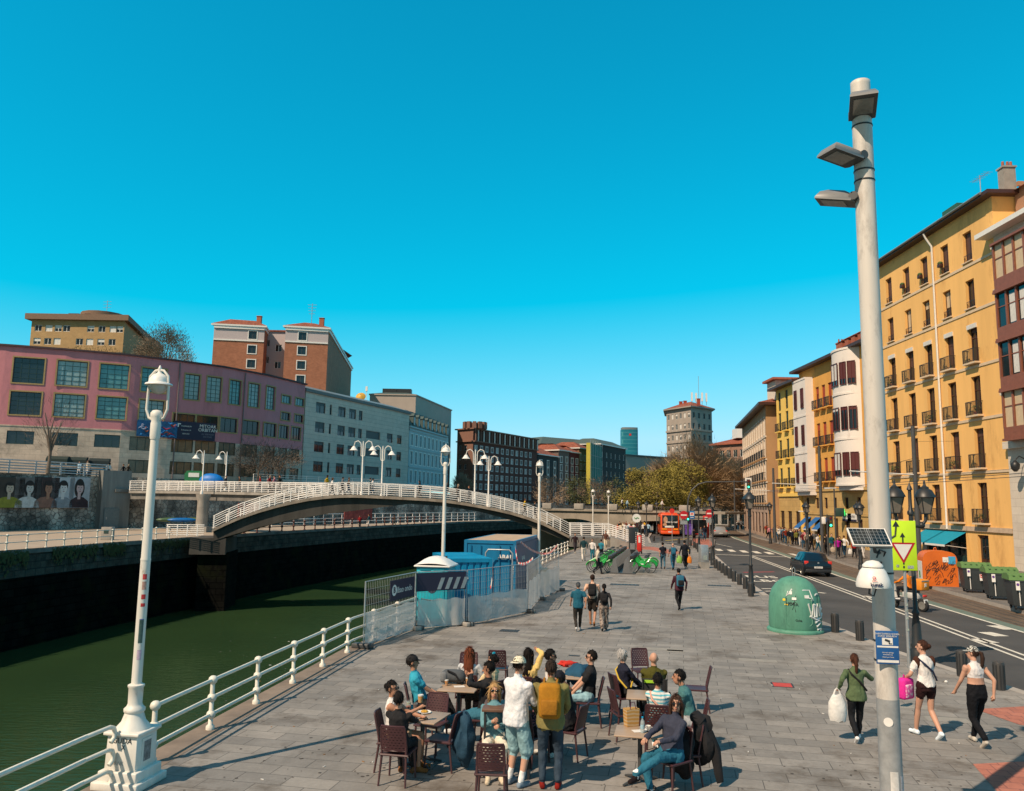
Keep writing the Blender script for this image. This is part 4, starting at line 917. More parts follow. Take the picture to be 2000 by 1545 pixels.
for u in (3, 5, 11): Tb.chimney(u, 3, .8, 1.8, mREDS, False)
b = B(); x, y, _ = Tb.l(7.5, 0, 6)
for k in range(4): b.box((x-2+k*1.5, y+k % 2, Tb.h+3.8), (.45, .4, 2.6), mWHITE); b.tube([(x-2+k*1.5, y+k % 2, Tb.h+1.5), (x-2+k*1.5, y+k % 2, Tb.h+3)], .08, mGALV, 5)
b.tube([(x, y, Tb.h+2), (x, y, Tb.h+10)], .07, mGALV, 5); b.obj('mast', Tb.root)
# buildings behind trees and the arcaded block closing the street
p, q = at(1392, 900, 190), at(1470, 900, 180)
Eb = Bld('terracotta_block', 'reddish flats with white attic and tiled roof behind the bare trees', 'apartment building', [p.xy, q.xy], 0, zat(1430, 868, 185), mat('dull_pink_render', (.3, .17, .12), .85, var=.15), 14)
for r in range(5):
 for k in range(6): Eb.win((k+.5)*Eb.P.L/6, Eb.h-3-r*3.2, 1.2, 1.7, 'double', mWHITE)
Eb.wallparts(); Eb.roof(mROOFT, .6, .3, 1.5, 4, em=mTER); b = B(); x, y, _ = Eb.l(Eb.P.L*.6, 0, 4); b.box((x, y, Eb.h+2.6), (6, 4, 2.2), mWHITE); b.lathe([(.5, 0), (.4, .6), (0, .9)], mWHITE, (x, y, Eb.h+3.7), 10); b.obj('roof_storey', Eb.root)
p, q = at(1352, 1000, 176), at(1462, 1000, 165)
Fb = Bld('arcade_building', 'grey building with dark round arcade openings closing the street', 'building', [p.xy, q.xy], 0, 7.5, mat('grey_arcade_stone', (.3, .29, .27), .85, var=.2), 10)
for k in range(6): Fb.win((k+.5)*Fb.P.L/6, .2, 1.5, 3.0, 'double', mDGREY); Fb.win((k+.5)*Fb.P.L/6, 4.6, 1.2, 1.7, 'double', mDGREEN)
Fb.wallparts(); Fb.roof(mDGREY, .4, .3); Fb.band(3.7, .4, .3, mDGREY)
# market hall beyond the arched bridge
p, q = at(1222, 930, 210), at(1312, 930, 222)
Kb = Bld('market_hall', 'low concrete hall with terracotta stripe behind the olive tree', 'building', [p.xy, q.xy], 0, zat(1260, 892, 214), mat('hall_concrete', (.35, .31, .27), .85, var=.1), 20, back=[(q.x+6, q.y+20), (p.x+6, p.y+20)])
Kb.win(Kb.P.L*.3, 3, 3, 2, 'double', mDGREY); Kb.win(Kb.P.L*.7, 3, 3, 2, 'double', mDGREY); Kb.wallparts([(0, 99, Kb.h-7.5, Kb.h-4, mTER), (0, 99, 0, Kb.h-7.5, mBR)]); Kb.roof(mDGREY, .8, .35)
# ================================================================ footbridge, arched road bridge, railings, lamps
def railing(name, label, pts, h, sp, m, rails=(.33, .66, 1.0), rr=.035, pr=.045, ball=True, flat=False, group=None, cat='railing', hooks=False):
 """a railing along a 3-D line: rails in one part, every post a part of its own"""
 P = [Vector(p) for p in pts]; t = thing(name, label, cat, P[0], 0, group); o = P[0]; rb = B()
 for f in rails: rb.tube([p-o+Vector((0, 0, h*f)) for p in P], rr, m, 6)
 rb.obj('rails', t); pb = B()
 if flat: pb.box((0, 0, h/2), (pr, pr*2, h), m)
 else:
  pb.lathe([(pr*1.9, 0), (pr*1.9, .06), (pr, .09), (pr, h)], m, n=8)
  if ball:
   for f in rails: pb.ell((0, 0, h*f), (pr*2.1, pr*2.1, pr*1.9), m, 8, 6)
 me = pb.mesh('post'); d = 0; acc = 0
 for a, c in zip(P, P[1:]):
  L = (c-a).length
  while d <= acc+L+1e-6:
   put('post', me, t, a.lerp(c, (d-acc)/L)-o, math.atan2((c-a).y, (c-a).x)); d += sp
  acc += L
 return t
def lampmesh(H):
 pl = B(); pl.lathe([(.074, 0), (.071, H*.45), (.075, H*.45), (.075, H*.455), (.069, H*.46), (.06, H*.95), (.06, H)], mRUST, n=20)
 pl.lathe([(.07, H*.9), (.078, H*.91), (.078, H*.96), (.068, H*.97), (.09, H*.985), (.09, H), (.06, H+.04), (.02, H+.05)], mRUST, n=16); return pl
def quay_lamp(px, py, Y, base, label, H=4.55, sc=1.0):
 p = at(px, py, Y); t = thing('quay_lamp', label, 'lamp post', (p.x, p.y, base), R(-10), 'white quay lamps'); t.scale = (sc, sc, sc)
 pd = B()
 if sc > .99:
  pd.box((0, 0, .06), (.74, .74, .12), mRUST, bev=.02); pd.box((0, 0, .18), (.62, .62, .16), mRUST, bev=.02); pd.box((0, 0, .49), (.5, .5, .5), mRUST, taper=.95, bev=.01); pd.box((0, 0, .765), (.57, .57, .05), mRUST, bev=.015)
  z = .785
 else: pd.lathe([(.3, 0), (.3, .2), (.2, .3), (.2, .5)], mRUST, n=10); z = .5
 pd.lathe([(.25, z), (.24, z+.03), (.17, z+.11), (.13, z+.23), (.15, z+.25), (.15, z+.29), (.115, z+.32), (.1, z+.36), (.103, z+.58), (.118, z+.6), (.118, z+.625), (.085, z+.64)], mRUST, n=24); pd.obj('pedestal', t)
 o = lampmesh(H-1.0).obj('pole', t); o.location = (0, 0, z+.6); zt = z+.6+H-1.0
 a = B(); hs_ = .64                         # lyre that carries the lamp head
 for s_ in (-1, 1): a.tube([(s_*.04, 0, zt-.12), (s_*.13, 0, zt-.07), (s_*.18, 0, zt+.06), (s_*.17, 0, zt+.4), (s_*.155, 0, zt+.58), (s_*.07, 0, zt+.67), (0, 0, zt+.68)], .021, mRUST, 8)
 a.obj('lyre_bracket', t); hd = B(); c = zt+.56
 hd.lathe([(r_*.6, z_*.6) for r_, z_ in ((.345, -.2), (.33, -.16), (.25, -.13), (.235, -.03), (.17, .06), (.06, .12), (.035, .17), (.05, .21), (.04, .26), (.015, .32), (0, .33))], mWHITE, (0, 0, c), 22); hd.obj('lamp_shade', t)
 gl = B(); gl.ell((0, 0, c-.115), (.138, .138, .15), mat('frosted_globe', (.5, .48, .45), .35), 14, 8, zmin=-1, keep=lambda x, y, z: z < .1); gl.obj('globe', t)
 return t
L1 = quay_lamp(258, 1450, 12.4, 0, 'large white lamp post on graffitied square pedestal by the quay rail', 5.1)
# stickers and scribbles on the pedestal and the shaft
random.seed(2)
def scribble(parent, pts, m, r=.008, name='graffiti'):
 b = B()
 for q in pts: b.tube(q, r, m, 4)
 return b.obj(name, parent)
text('GUDA', .11, mBLACK, L1, (.0, -.244, .67), name='graffiti', depth=.002, shear=.15); text('X', .09, mBLACK, L1, (.03, -.246, .58), name='graffiti', depth=.002); text('AIRAK', .08, mat('faded_ink', (.42, .4, .37), .7), L1, (-.06, -.25, .36), name='graffiti', depth=.002)
for i, (z, hh, col) in enumerate(((2.95, .08, (.5, .04, .04)), (2.8, .12, (.45, .25, .2)), (2.66, .07, (.5, .03, .03)), (2.55, .05, (.5, .03, .03)), (2.3, .07, (.1, .12, .4)), (2.02, .34, (.05, .1, .09)), (1.78, .14, (.55, .4, .5)))):
 b = B(); r_ = .076-(z-1.8)*.003
 for k in range(4):
  a0, a1 = R(-75+k*12), R(-63+k*12); b.poly([(r_*math.cos(a0), r_*math.sin(a0), z), (r_*math.cos(a1), r_*math.sin(a1), z), (r_*math.cos(a1), r_*math.sin(a1), z+hh), (r_*math.cos(a0), r_*math.sin(a0), z+hh)], mat('sticker%d' % i, col, .5, var=.5, scale=20))
 b.obj('sticker', L1)
b = B(); b.box((.248, 0, .5), (.012, .24, .36), mRUST); b.box((.256, 0, .5), (.006, .16, .28), mat('printed_poster', (.2, .2, .2), .6, var=.8, scale=14)); b.obj('poster', L1)
quay_lamp(865, 1100, 31, 0, 'white lamp post rising behind the portable toilet and blue containers', 5.25)
quay_lamp(1052, 1100, 42.5, 0, 'white lamp post at the far end of the large container', 5.3)
quay_lamp(1158, 1040, 88, .4, 'white lamp post at foot of the footbridge stairs, left of a pair', 4.6, .98)
quay_lamp(1188.5, 1040, 92, .4, 'white lamp post beside the sloping stair rail, right of a pair', 4.6, .98)
# quay railing in two runs, either side of the big pedestal
def zq(x, y): return (x, y, .004)
def qat(y): return float(np.interp(y, [p[1] for p in QUAY], [p[0] for p in QUAY]))+.3
mRAIL = mat('cream_white_rail', (.7, .66, .57), .45, var=.15, scale=5, bump=.1)
r1 = railing('quay_railing', 'white tubular railing left of the big pedestal with curled ends', [zq(-6.52, 8.05), zq(-6.07, 9.9), zq(-5.83, 11.63)], .87, 1.9, mRAIL, (.3, .64, 1.0), .033, .042)
b = B(); e = Vector(zq(-5.83, 11.63))-r1.location; dv = Vector((.3, 1.0, 0)).normalized()
for f in (.3, .64, 1.0): b.tube([e+Vector((0, 0, f*.87)), e+dv*.42+Vector((0, 0, f*.87+.02)), e+dv*.5+Vector((0, 0, f*.87-.01)), e+dv*.53+Vector((0, 0, f*.87-.08)), e+dv*.52+Vector((0, 0, f*.87-.15)), e+dv*.46+Vector((0, 0, f*.87-.2))], .033, mRAIL, 8)
b.obj('curled_ends', r1)
railing('quay_railing', 'long white tubular railing running from the big pedestal past the fences', [zq(qat(y), y) for y in (13.36, 15.24, 17.12, 20, 23.3, 27.7, 32, 37, 45.5, 51, 56.6, 63, 70)], .87, 1.9, mRAIL, (.3, .64, 1.0), .033, .042)
railing('promenade_railing', 'cream post railing along the far promenade above the dark river wall', [(float(np.interp(y, [p[1] for p in LBANK], [p[0] for p in LBANK]))-.1, y, .404) for y in (40, 53, 66, 74)], 1.0, 1.9, mRAIL, (.5, 1.0), .03, .05)
mRUSTR = mat('rust_brown_rail', (.12, .05, .04), .7, var=.3)
railing('brown_railing', 'rust brown post railing on the river wall beyond the footbridge', [(float(np.interp(y, [p[1] for p in LBANK], [p[0] for p in LBANK]))-.1, y, .404) for y in (84, 90, 118, 140)], 1.1, 2.6, mRUSTR, (.5, .95), .05, .08)
mWR = mat('white_bridge_rail', (.75, .73, .7), .5, var=.1)
railing('ramp_railing', 'pale railing of promenade ramp seen under the footbridge', [(x+1.2, y, .404) for x, y in ((-33, 108), (-22, 132), (-8, 160))], 1.6, 2.2, mWR, (.3, .6, 1.0), .05, .06, ball=False)
mSLT = mat('grey_slat_rail', (.35, .39, .42), .5, var=.15)
railing('terrace_railing', 'grey slatted railing on top of the stone retaining wall', [(x+.2, y-.2, 6.4) for x, y in ((-72, 40), (-58, 72), (-52.5, 84), (-47.9, 95))], 1.35, 3.0, mSLT, (.15, .36, .57, .78, 1.0), .07, .1, flat=True)
railing('street_railing', 'white railing of upper street above the promenade wall', [(x+.2, y-.2, 6.4) for x, y in ((-36, 112), (-22, 135), (-6, 166))][:2], 1.1, 2.5, mWR, (.35, .7, 1.0), .04, .06, ball=False)
# ---- arched footbridge
soff = [(437, 1050), (560, 1017), (700, 997), (801, 983), (945, 1003), (1106, 1056)]
edge = [(415, 1033), (440, 1021), (470, 1008), (505, 996), (540, 986), (570, 979), (600, 973), (630, 969), (660, 966.5), (690, 966), (720, 967), (760, 969), (800, 971), (835, 973), (870, 976), (905, 981), (940, 987), (970, 993), (1000, 1000), (1030, 1009), (1060, 1020), (1085, 1032), (1112, 1046)]
bp = []
for px, py in edge:
 Y = 74.5+(px-415)/(1112-415)*4.0; bp.append(at(px, py, Y))
DW = 4.6; back = Vector((-.1, 1, 0)).normalized()
FB = thing('footbridge', 'white railed concrete arch footbridge spanning the river from bank to quay', 'footbridge', bp[0]); o = bp[0]
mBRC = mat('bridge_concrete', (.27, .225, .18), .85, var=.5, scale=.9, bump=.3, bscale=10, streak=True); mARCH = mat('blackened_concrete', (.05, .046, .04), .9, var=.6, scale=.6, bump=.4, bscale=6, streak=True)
b = B()
for a, c in zip(bp, bp[1:]):
 q = [a-o, c-o]; up = Vector((0, 0, .28))
 b.poly([q[0], q[1], q[1]+back*DW, q[0]+back*DW], mCONC); b.poly([q[0]-up, q[1]-up, q[1], q[0]], mBRC); b.poly([q[0]+back*DW, q[1]+back*DW, q[1]+back*DW-up, q[0]+back*DW-up], mBRC)
 b.poly([q[1]-up, q[0]-up, q[0]-up+back*DW, q[1]-up+back*DW], mBRC)
b.obj('deck', FB); b = B()
sx = [p[0] for p in soff]; sy = [p[1] for p in soff]; spl = []
for px, py in edge:
 Y = 74.5+(px-415)/(1112-415)*4.0; x = max(px, 415); spl.append(at(x, float(np.interp(x, [415, 437, 500, 560, 630, 700, 801, 880, 945, 1030, 1106, 1115], [1057, 1049.5, 1031, 1017, 1005, 996.5, 984, 990, 1001, 1025, 1056, 1060])), Y))
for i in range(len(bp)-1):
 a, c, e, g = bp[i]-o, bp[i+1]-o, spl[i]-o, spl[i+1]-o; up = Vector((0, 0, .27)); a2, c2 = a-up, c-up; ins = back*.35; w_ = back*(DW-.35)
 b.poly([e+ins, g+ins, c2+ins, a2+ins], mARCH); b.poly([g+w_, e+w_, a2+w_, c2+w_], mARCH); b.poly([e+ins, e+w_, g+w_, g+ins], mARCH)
b.obj('arch', FB)
def brail(pts, nm, sp=1.45, h=1.15):
 bb = B()
 for f in (.12, .3, .48, .66, .84, 1.0): bb.tube([p+Vector((0, 0, f*h)) for p in pts], .03 if f < 1 else .04, mWR, 5)
 r_ = bb.obj(nm, FB); pb = B(); pb.box((0, 0, h/2), (.1, .06, h), mWR); me = pb.mesh('post'); acc = 0; d = .1
 for a, c in zip(pts, pts[1:]):
  L = (c-a).length
  while d <= acc+L: put('post', me, r_, a.lerp(c, (d-acc)/L)); d += sp
  acc += L
brail([p-o for p in bp], 'railing'); brail([p-o+back*DW for p in bp], 'railing')
# flat approach from the upper street to the crown of the arch
ap = [at(252, 958, 94), at(330, 958.5, 92), at(400, 959.5, 90), at(470, 961, 88), at(540, 962.5, 86), at(610, 964, 83.5), at(655, 965.5, 81.5)]
b = B(); bw = Vector((.35, 1, 0)).normalized()
for a, c in zip(ap, ap[1:]):
 q = [a-o, c-o]; T = Vector((0, 0, 1.0))
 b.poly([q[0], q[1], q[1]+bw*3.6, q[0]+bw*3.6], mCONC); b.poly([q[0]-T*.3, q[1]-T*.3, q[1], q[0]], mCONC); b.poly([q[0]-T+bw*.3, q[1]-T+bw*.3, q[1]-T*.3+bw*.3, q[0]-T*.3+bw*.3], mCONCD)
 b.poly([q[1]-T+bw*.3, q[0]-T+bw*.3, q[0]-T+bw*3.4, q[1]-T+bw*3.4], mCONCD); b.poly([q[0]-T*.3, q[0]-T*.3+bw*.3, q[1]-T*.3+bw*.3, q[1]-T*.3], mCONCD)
b.obj('approach_deck', FB); brail([p-o for p in ap], 'railing', 1.9, 1.1); brail([p-o+bw*3.6 for p in ap], 'railing', 1.9, 1.1)
# pier column, landing on the left bank
p = at(394, 1020, 88.5); b = B(); b.lathe([(.62, 0), (.58, 3.3), (.75, 3.8), (.8, 4.1)], mCONC, (p.x-o.x, p.y-o.y, .4-o.z), 16); b.box((p.x-o.x, p.y-o.y, .7-o.z), (1.7, 1.7, .6), mCONC); b.obj('pier', FB)
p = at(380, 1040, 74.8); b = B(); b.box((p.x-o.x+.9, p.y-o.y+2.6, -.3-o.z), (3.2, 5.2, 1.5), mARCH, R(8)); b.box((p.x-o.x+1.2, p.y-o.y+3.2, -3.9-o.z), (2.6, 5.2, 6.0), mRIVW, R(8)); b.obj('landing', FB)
q = Vector((p.x-2.2, p.y-1.0, .65)); brail([q-o, q-o+Vector((3.4, .1, 0))], 'railing', .9, 1.0)
# right end: landing, stairs to the quay
e = bp[-1]; lx = e.x; b = B()
ns = 9; st = G(1206, 1074); top = e.z
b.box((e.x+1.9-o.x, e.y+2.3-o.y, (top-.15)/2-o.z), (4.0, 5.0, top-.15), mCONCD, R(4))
for i in range(ns):
 z = top*(1-(i+1)/(ns+1)); b.box((e.x+4.0+.34*i-o.x, e.y+1.8-o.y+i*.02, z/2-o.z), (.36, 4.6, z), mCONC, R(4))
b.obj('stairs', FB)
brail([Vector((e.x, e.y, top))-o, Vector((e.x+4.0, e.y-.35, top))-o, Vector((e.x+7.2, e.y-.6, .1))-o], 'railing', 1.1, 1.1)
brail([Vector((e.x+.3, e.y+4.6, top))-o, Vector((e.x+4.2, e.y+4.3, top))-o, Vector((e.x+7.4, e.y+4.1, .1))-o], 'railing', 1.1, 1.1)
# double-arm lamps on the bridge
def bridge_lamp(px, Y, label, z, arms=2, Hh=5.0):
 p = at(px, 960, Y); t = thing('bridge_lamp', label, 'lamp post', (p.x, p.y, z), R(-4), 'swan-neck lamps on the footbridge'); b = B()
 b.lathe([(.16, 0), (.15, .3), (.08, .4), (.065, Hh-.3), (.05, Hh+.2)], mWHITE, n=8); b.obj('pole', t)
 for s_ in ((-1, 1) if arms == 2 else (-1,)):
  a = B(); a.tube([(0, 0, Hh-1.3), (s_*.18, 0, Hh-1.2), (s_*.2, 0, Hh-.2), (s_*.25, 0, Hh), (s_*.5, 0, Hh+.22), (s_*.8, 0, Hh+.1), (s_*.9, 0, Hh-.25)], .045, mWHITE, 6); a.obj('arm', t)
  h_ = B(); h_.lathe([(.42, -.42), (.3, -.32), (.16, -.1), (.06, 0)], mWHITE, (s_*.92, 0, Hh-.28), 10); h_.obj('lamp_shade', t)
 return t
bridge_lamp(706, 77.2, 'white double lamp on near rail left of crown, first of a close pair', 4.6); bridge_lamp(745, 81, 'white double lamp on far rail left of crown, second of a close pair', 4.4)
bridge_lamp(927, 78, 'white double lamp on near rail right of crown, first of a close pair', 4.0); bridge_lamp(954, 82, 'white double lamp on far rail right of crown, second of a close pair', 3.6)
bridge_lamp(394, 88.5, 'white single swan-neck lamp on round pier left of the bridge', 4.5, 1, 4.6); bridge_lamp(439, 92, 'white single swan-neck lamp on the approach deck right of the round pier', 5.0, 1, 4.2)
# ---- concrete abutment block with its door
p0, p1 = at(196, 1000, 93), at(252, 1000, 95.5); t = thing('bridge_abutment', 'tall streaked concrete abutment with grey steel door below the terrace railing', 'abutment', (p0.x, p0.y, .4)); d = p1-p0; L = Vector((d.x, d.y)).length; a = math.atan2(d.y, d.x)
b = B(); M_ = Matrix.Rotation(a, 3, 'Z'); b.box(M_ @ Vector((L/2, 2.5, 3.35)), (L, 5, 6.7), mat('stained_blue_concrete', (.17, .18, .175), .9, var=.45, scale=.8, bump=.3, streak=True), rot=M_); b.box(M_ @ Vector((L*.72, -.1, 4.4)), (L*.56, .3, .35), mCONCD, rot=M_); b.obj('wall', t)
b = B(); b.box(M_ @ Vector((L*.38, -.06, 1.15)), (1.7, .14, 2.3), mat('steel_door_paint', (.12, .16, .17), .5, var=.2), rot=M_); dr = b.obj('door', t); b = B(); b.box(M_ @ Vector((L*.38-.6, -.15, 1.2)), (.12, .06, .3), mGALV, rot=M_); b.obj('handle', dr)
# ---- portraits on the retaining wall
mSK = [mat('print_skin%d' % i, c, .7, var=.12, scale=2) for i, c in enumerate(((.42, .36, .29), (.45, .45, .43), (.33, .17, .11), (.55, .56, .56), (.5, .36, .36)))]
bgm = [mat('print_ground%d' % i, c, .7, var=.35, scale=.7) for i, c in enumerate(((.035, .03, .025), (.12, .12, .12), (.03, .018, .018), (.4, .43, .46), (.36, .38, .41)))]
clo = [mat('print_cloth%d' % i, c, .7, var=.3, scale=2) for i, c in enumerate(((.22, .22, .02), (.5, .51, .5), (.22, .11, .08), (.22, .25, .28), (.03, .015, .02)))]
mHAIR = mat('print_hair', (.012, .011, .011), .7, var=.3)
labs = ['portrait print of a woman in a yellow green blouse on the stone wall', 'grey portrait print of person with dark bob and white collar', 'sepia portrait print of person with short dark curls and brown jacket', 'pale portrait print of young person with short hair and grey jacket', 'pale portrait print of woman with long dark hair and black top']
for i, (px, w_) in enumerate(((14, 40), (51, 35), (87, 34), (119, 31), (152, 29))):
 wp = None
 for k in range(len(BACK)-1):
  (x0, y0), (x1, y1) = BACK[k], BACK[k+1]
  v = ray(px, 963); s_ = (y0*v.x-x0*v.y)/((x1-x0)*v.y-(y1-y0)*v.x)
  if 0 <= s_ <= 1: wp = Vector((x0+(x1-x0)*s_, y0+(y1-y0)*s_)); a = math.atan2(y1-y0, x1-x0); break
 Y = wp.y; W_ = w_/1560*Y/max(.3, math.cos(a))*.62; zc = zat(px, 962, Y); hh = 59/1560*Y
 t = thing('portrait_poster', labs[i], 'poster', (wp.x+.12*math.sin(a)+.1, wp.y-.12*math.cos(a), zc), a, 'portraits on the retaining wall')
 b = B(); b.box((0, 0, 0), (W_, .06, hh), bgm[i]); b.obj('print', t)
 def disc(cx, cz, rx, rz, m, y, n=18, nm='printed_shape', f=lambda a_: 1):
  bb = B(); bb.extr([(cx+rx*math.cos(k*2*math.pi/n)*f(k*2*math.pi/n), cz+rz*math.sin(k*2*math.pi/n)*f(k*2*math.pi/n)) for k in range(n)], .012, m, (0, y, 0)); return bb.obj(nm, t)
 S = hh/2.75; hx0 = (0, .1, .15, 0, -.05)[i]*S; y = -.04
 bb = B(); bb.extr([(-W_*.47, -hh*.49), (W_*.47, -hh*.49), (W_*.44, -.75*S), (W_*.2, -.42*S), (0, -.36*S), (-W_*.2, -.42*S), (-W_*.44, -.75*S)], .012, clo[i], (0, y, 0)); bb.obj('printed_shoulders', t)
 if i in (1, 4, 0): disc(hx0, .38*S, .5*S, (.86 if i == 4 else .72 if i == 1 else .55)*S, mHAIR, y-.012)
 else: disc(hx0, .62*S, .46*S, .48*S, mHAIR, y-.012)
 bb = B(); bb.extr([(hx0-.14*S, -.6*S), (hx0+.14*S, -.6*S), (hx0+.16*S, .1*S), (hx0-.16*S, .1*S)], .012, mSK[i], (0, y-.02, 0)); bb.obj('printed_neck', t)
 disc(hx0+.03*S, .36*S, .34*S, .47*S, mSK[i], y-.03)
 for s_ in (-1, 1): disc(hx0+.03*S+s_*.14*S, .44*S, .065*S, .028*S, mHAIR, y-.042, 8, 'printed_eye')
 disc(hx0+.05*S, .1*S, .1*S, .03*S, mat('print_lip', (.2, .06, .06), .7), y-.042, 8, 'printed_mouth'); disc(hx0+.05*S, .27*S, .03*S, .09*S, mat('print_shade%d' % i, tuple(c*.6 for c in mSK[i].diffuse_color[:3]), .7), y-.042, 8, 'printed_nose')
 disc(hx0+.03*S, .74*S, .36*S, .13*S, mHAIR, y-.042, 14, 'printed_fringe')
# ---- road bridge with arches beyond
mBRG = mat('bridge_stone', (.27, .235, .19), .85, var=.3, scale=.5, bump=.2, bscale=6)
A0, A1 = Vector((3.5, 127)), Vector((27, 112)); d = (A1-A0); L = d.length; a = math.atan2(d.y, d.x); zt = 3.3
RBt = thing('arched_bridge', 'beige road bridge with low arches crossing the river behind the footbridge', 'bridge', (A0.x, A0.y, 0), a); b = B(); prof = []
def sof(x):
 k = (x % (L/2))/(L/2)*2-1; return -2.6+4.4*max(0, 1-abs(k)**2.4)**.5 if abs(k) < .93 else -7
N = 64
for i in range(N):
 x0, x1 = L*i/N, L*(i+1)/N; z0, z1 = sof(x0+.01), sof(x1-.01)
 b.poly([(x0, 0, z0), (x1, 0, z1), (x1, 0, zt-.35), (x0, 0, zt-.35)], mBRG); b.poly([(x0, 9, z0), (x0, 0, z0), (x1, 0, z1), (x1, 9, z1)][::-1], mBRG)
b.box((L/2, 4.5, zt-.2), (L+6, 9.6, .3), mBRG); b.obj('deck', RBt); b = B(); b.box((L/2, -.1, zt+.5), (L+4, .06, .07), mDGREY); b.box((L/2, -.1, zt+.05), (L+4, .06, .07), mDGREY)
for k in range(90): b.box((L*k/89, -.1, zt+.28), (.05, .05, .55), mDGREY)
b.obj('railing', RBt)
for k in range(5): b = B(); b.box((L*(k+.5)/5, -.15, zt+.35), (1.6, .5, .9), mCONC, bev=.05); b.obj('parapet_block', RBt)
# ================================================================ street furniture, vehicles, works site, trees
ROADZ = -.12
# ---- tall grey pole in front, with three floodlights
p = at(1737, 1545, 10.4); PX, PY = p.x+.03, 10.4; mPOLE = mat('grey_pole_paint', (.58, .54, .49), .5, var=.14, scale=2.5, bump=.08, streak=True, stain=((.33, .3, .27), 3.2, .52, .7)); mPOLEG = mat('grey_pole_base', (.27, .28, .285), .55, var=.25, scale=6, bump=.2)
T = thing('lighting_pole', 'tall thick grey pole in the foreground carrying three floodlights and stickers', 'light pole', (PX, PY, 0)); ztop = zat(1677, 160, PY)
b = B(); b.lathe([(.135, 0), (.135, .02), (.134, 1.84)], mPOLEG, n=24); b.obj('pole_base', T); b = B(); b.lathe([(.1345, 1.84), (.134, 1.95), (.1275, ztop-.06), (.127, ztop-.01), (.115, ztop), (0, ztop+.005)], mPOLE, n=24); b.obj('pole', T)
zt = lambda py: zat(1700, py, PY)
for py in (355, 335, 248, 1068, 1118, 1250, 1288): z = zt(py); rr = .1345-(z-1.84)/(ztop-1.84)*.0075 if z > 1.84 else .135; b = B(); b.lathe([(rr+.001, -.012), (rr+.008, -.008), (rr+.008, .008), (rr+.001, .012)], mBLACK, (0, 0, z), 20); b.obj('strap', T)
mFL = mat('floodlight_housing', (.2, .2, .2), .45, var=.15); mLENS = mat('floodlight_lens', (.2, .2, .18), .15, var=.25, scale=9)
def flood(py, ang, tilt, out):
 z = zt(py); M_ = Matrix.Rotation(ang, 3, 'Z') @ Matrix.Rotation(tilt, 3, 'X'); c = Vector((0, 0, z))+Matrix.Rotation(ang, 3, 'Z') @ Vector((0, -out, 0))
 b = B(); sec = [(-.2, -.3), (.2, -.3), (.2, .26), (.14, .3), (-.14, .3), (-.2, .26)]
 k = len(b.v)
 for s_, zz in ((1, -.05), (1, -.02), (.82, .06), (.45, .11)):
  for q in sec: b.v.append(tuple(c+M_ @ Vector((q[0]*s_*.86, q[1]*s_*.86-.02*(1-s_), zz))))
 for i in range(3):
  for j in range(6): b.face((k+i*6+j, k+i*6+(j+1) % 6, k+(i+1)*6+(j+1) % 6, k+(i+1)*6+j), mFL, True)
 b.face([k+j for j in range(6)][::-1], mDGREY); b.face([k+18+j for j in range(6)], mFL); o = b.obj('floodlight', T)
 g = B(); g.box(c+M_ @ Vector((0, -.03, -.052)), (.25, .31, .012), mLENS, rot=M_); g.obj('lens', o)
 a = B(); a.tube([(0, 0, z-.02), c+M_ @ Vector((0, .24, .0))], .05, mDGREY, 8); a.tube([c+M_ @ Vector((-.17, .24, .02)), c+M_ @ Vector((.17, .24, .02))], .06, mDGREY, 10); a.obj('bracket', o)
flood(222, R(-20), R(-13), .26); flood(312, R(-70), R(-8), .38); flood(380, R(-124), R(-15), .36)
b = B()
for z0, z1, a0, a1, mm in ((.12, 1.0, -118, -78, mat('white_paper', (.6, .58, .55), .6, var=.25, scale=12)), (.35, .95, -66, -30, mat('torn_paper', (.45, .42, .43), .7, var=.6, scale=25)), (.2, .3, -62, -35, mat('white_paper', (.6, .58, .55), .6))):
 for k in range(6):
  t0, t1 = R(a0+(a1-a0)*k/6), R(a0+(a1-a0)*(k+1)/6); b.poly([(.138*math.cos(t0), .138*math.sin(t0), z0), (.138*math.cos(t1), .138*math.sin(t1), z0), (.138*math.cos(t1), .138*math.sin(t1), z1), (.138*math.cos(t0), .138*math.sin(t0), z1)], mm)
b.obj('pasted_paper', T)
b = B(); b.lathe([(0, 0), (.055, 0)], mWHITE, n=14, caps=False); o = b.obj('round_sticker', T); o.location = (-.06, -.122, zt(1405)); o.rotation_euler = (R(90), 0, R(-26))
# blue notice on the pole
S = thing('camera_notice', 'blue notice about surveillance cameras strapped to the thick grey pole', 'notice', (PX-.045, PY-.152, zt(1260)), R(-8)); b = B()
mBLUE = mat('notice_blue', (.012, .09, .28), .45, var=.06)
b.box((0, 0, 0), (.27, .02, .4), mBLUE, bev=.004); b.obj('plate', S); b = B(); b.box((0, -.012, .075), (.125, .004, .085), mWHITE); b.obj('pictogram_panel', S)
b = B(); b.box((0, -.016, .085), (.06, .004, .025), mBLACK, rot=Matrix.Rotation(R(20), 3, 'Y')); b.box((.02, -.016, .06), (.012, .004, .03), mBLACK); b.box((.035, -.016, .048), (.035, .004, .01), mBLACK); b.obj('camera_pictogram', S)
for z_, s_, t_ in ((.165, .028, 'ZAINTZAPEKO GUNEA'), (.138, .03, 'ZONA VIGILADA'), (-.06, .018, 'Informazio gehiago'), (-.085, .018, 'www.bilbao.eus'), (-.115, .016, 'Udaltzaingoa / Policia')): text(t_, s_, mWHITE, S, (0, -.0135, z_), depth=.001)
b = B(); b.box((0, -.012, .01), (.25, .003, .02), mWHITE); b.box((0, -.012, -.165), (.25, .003, .03), mWHITE); b.obj('stripe', S)
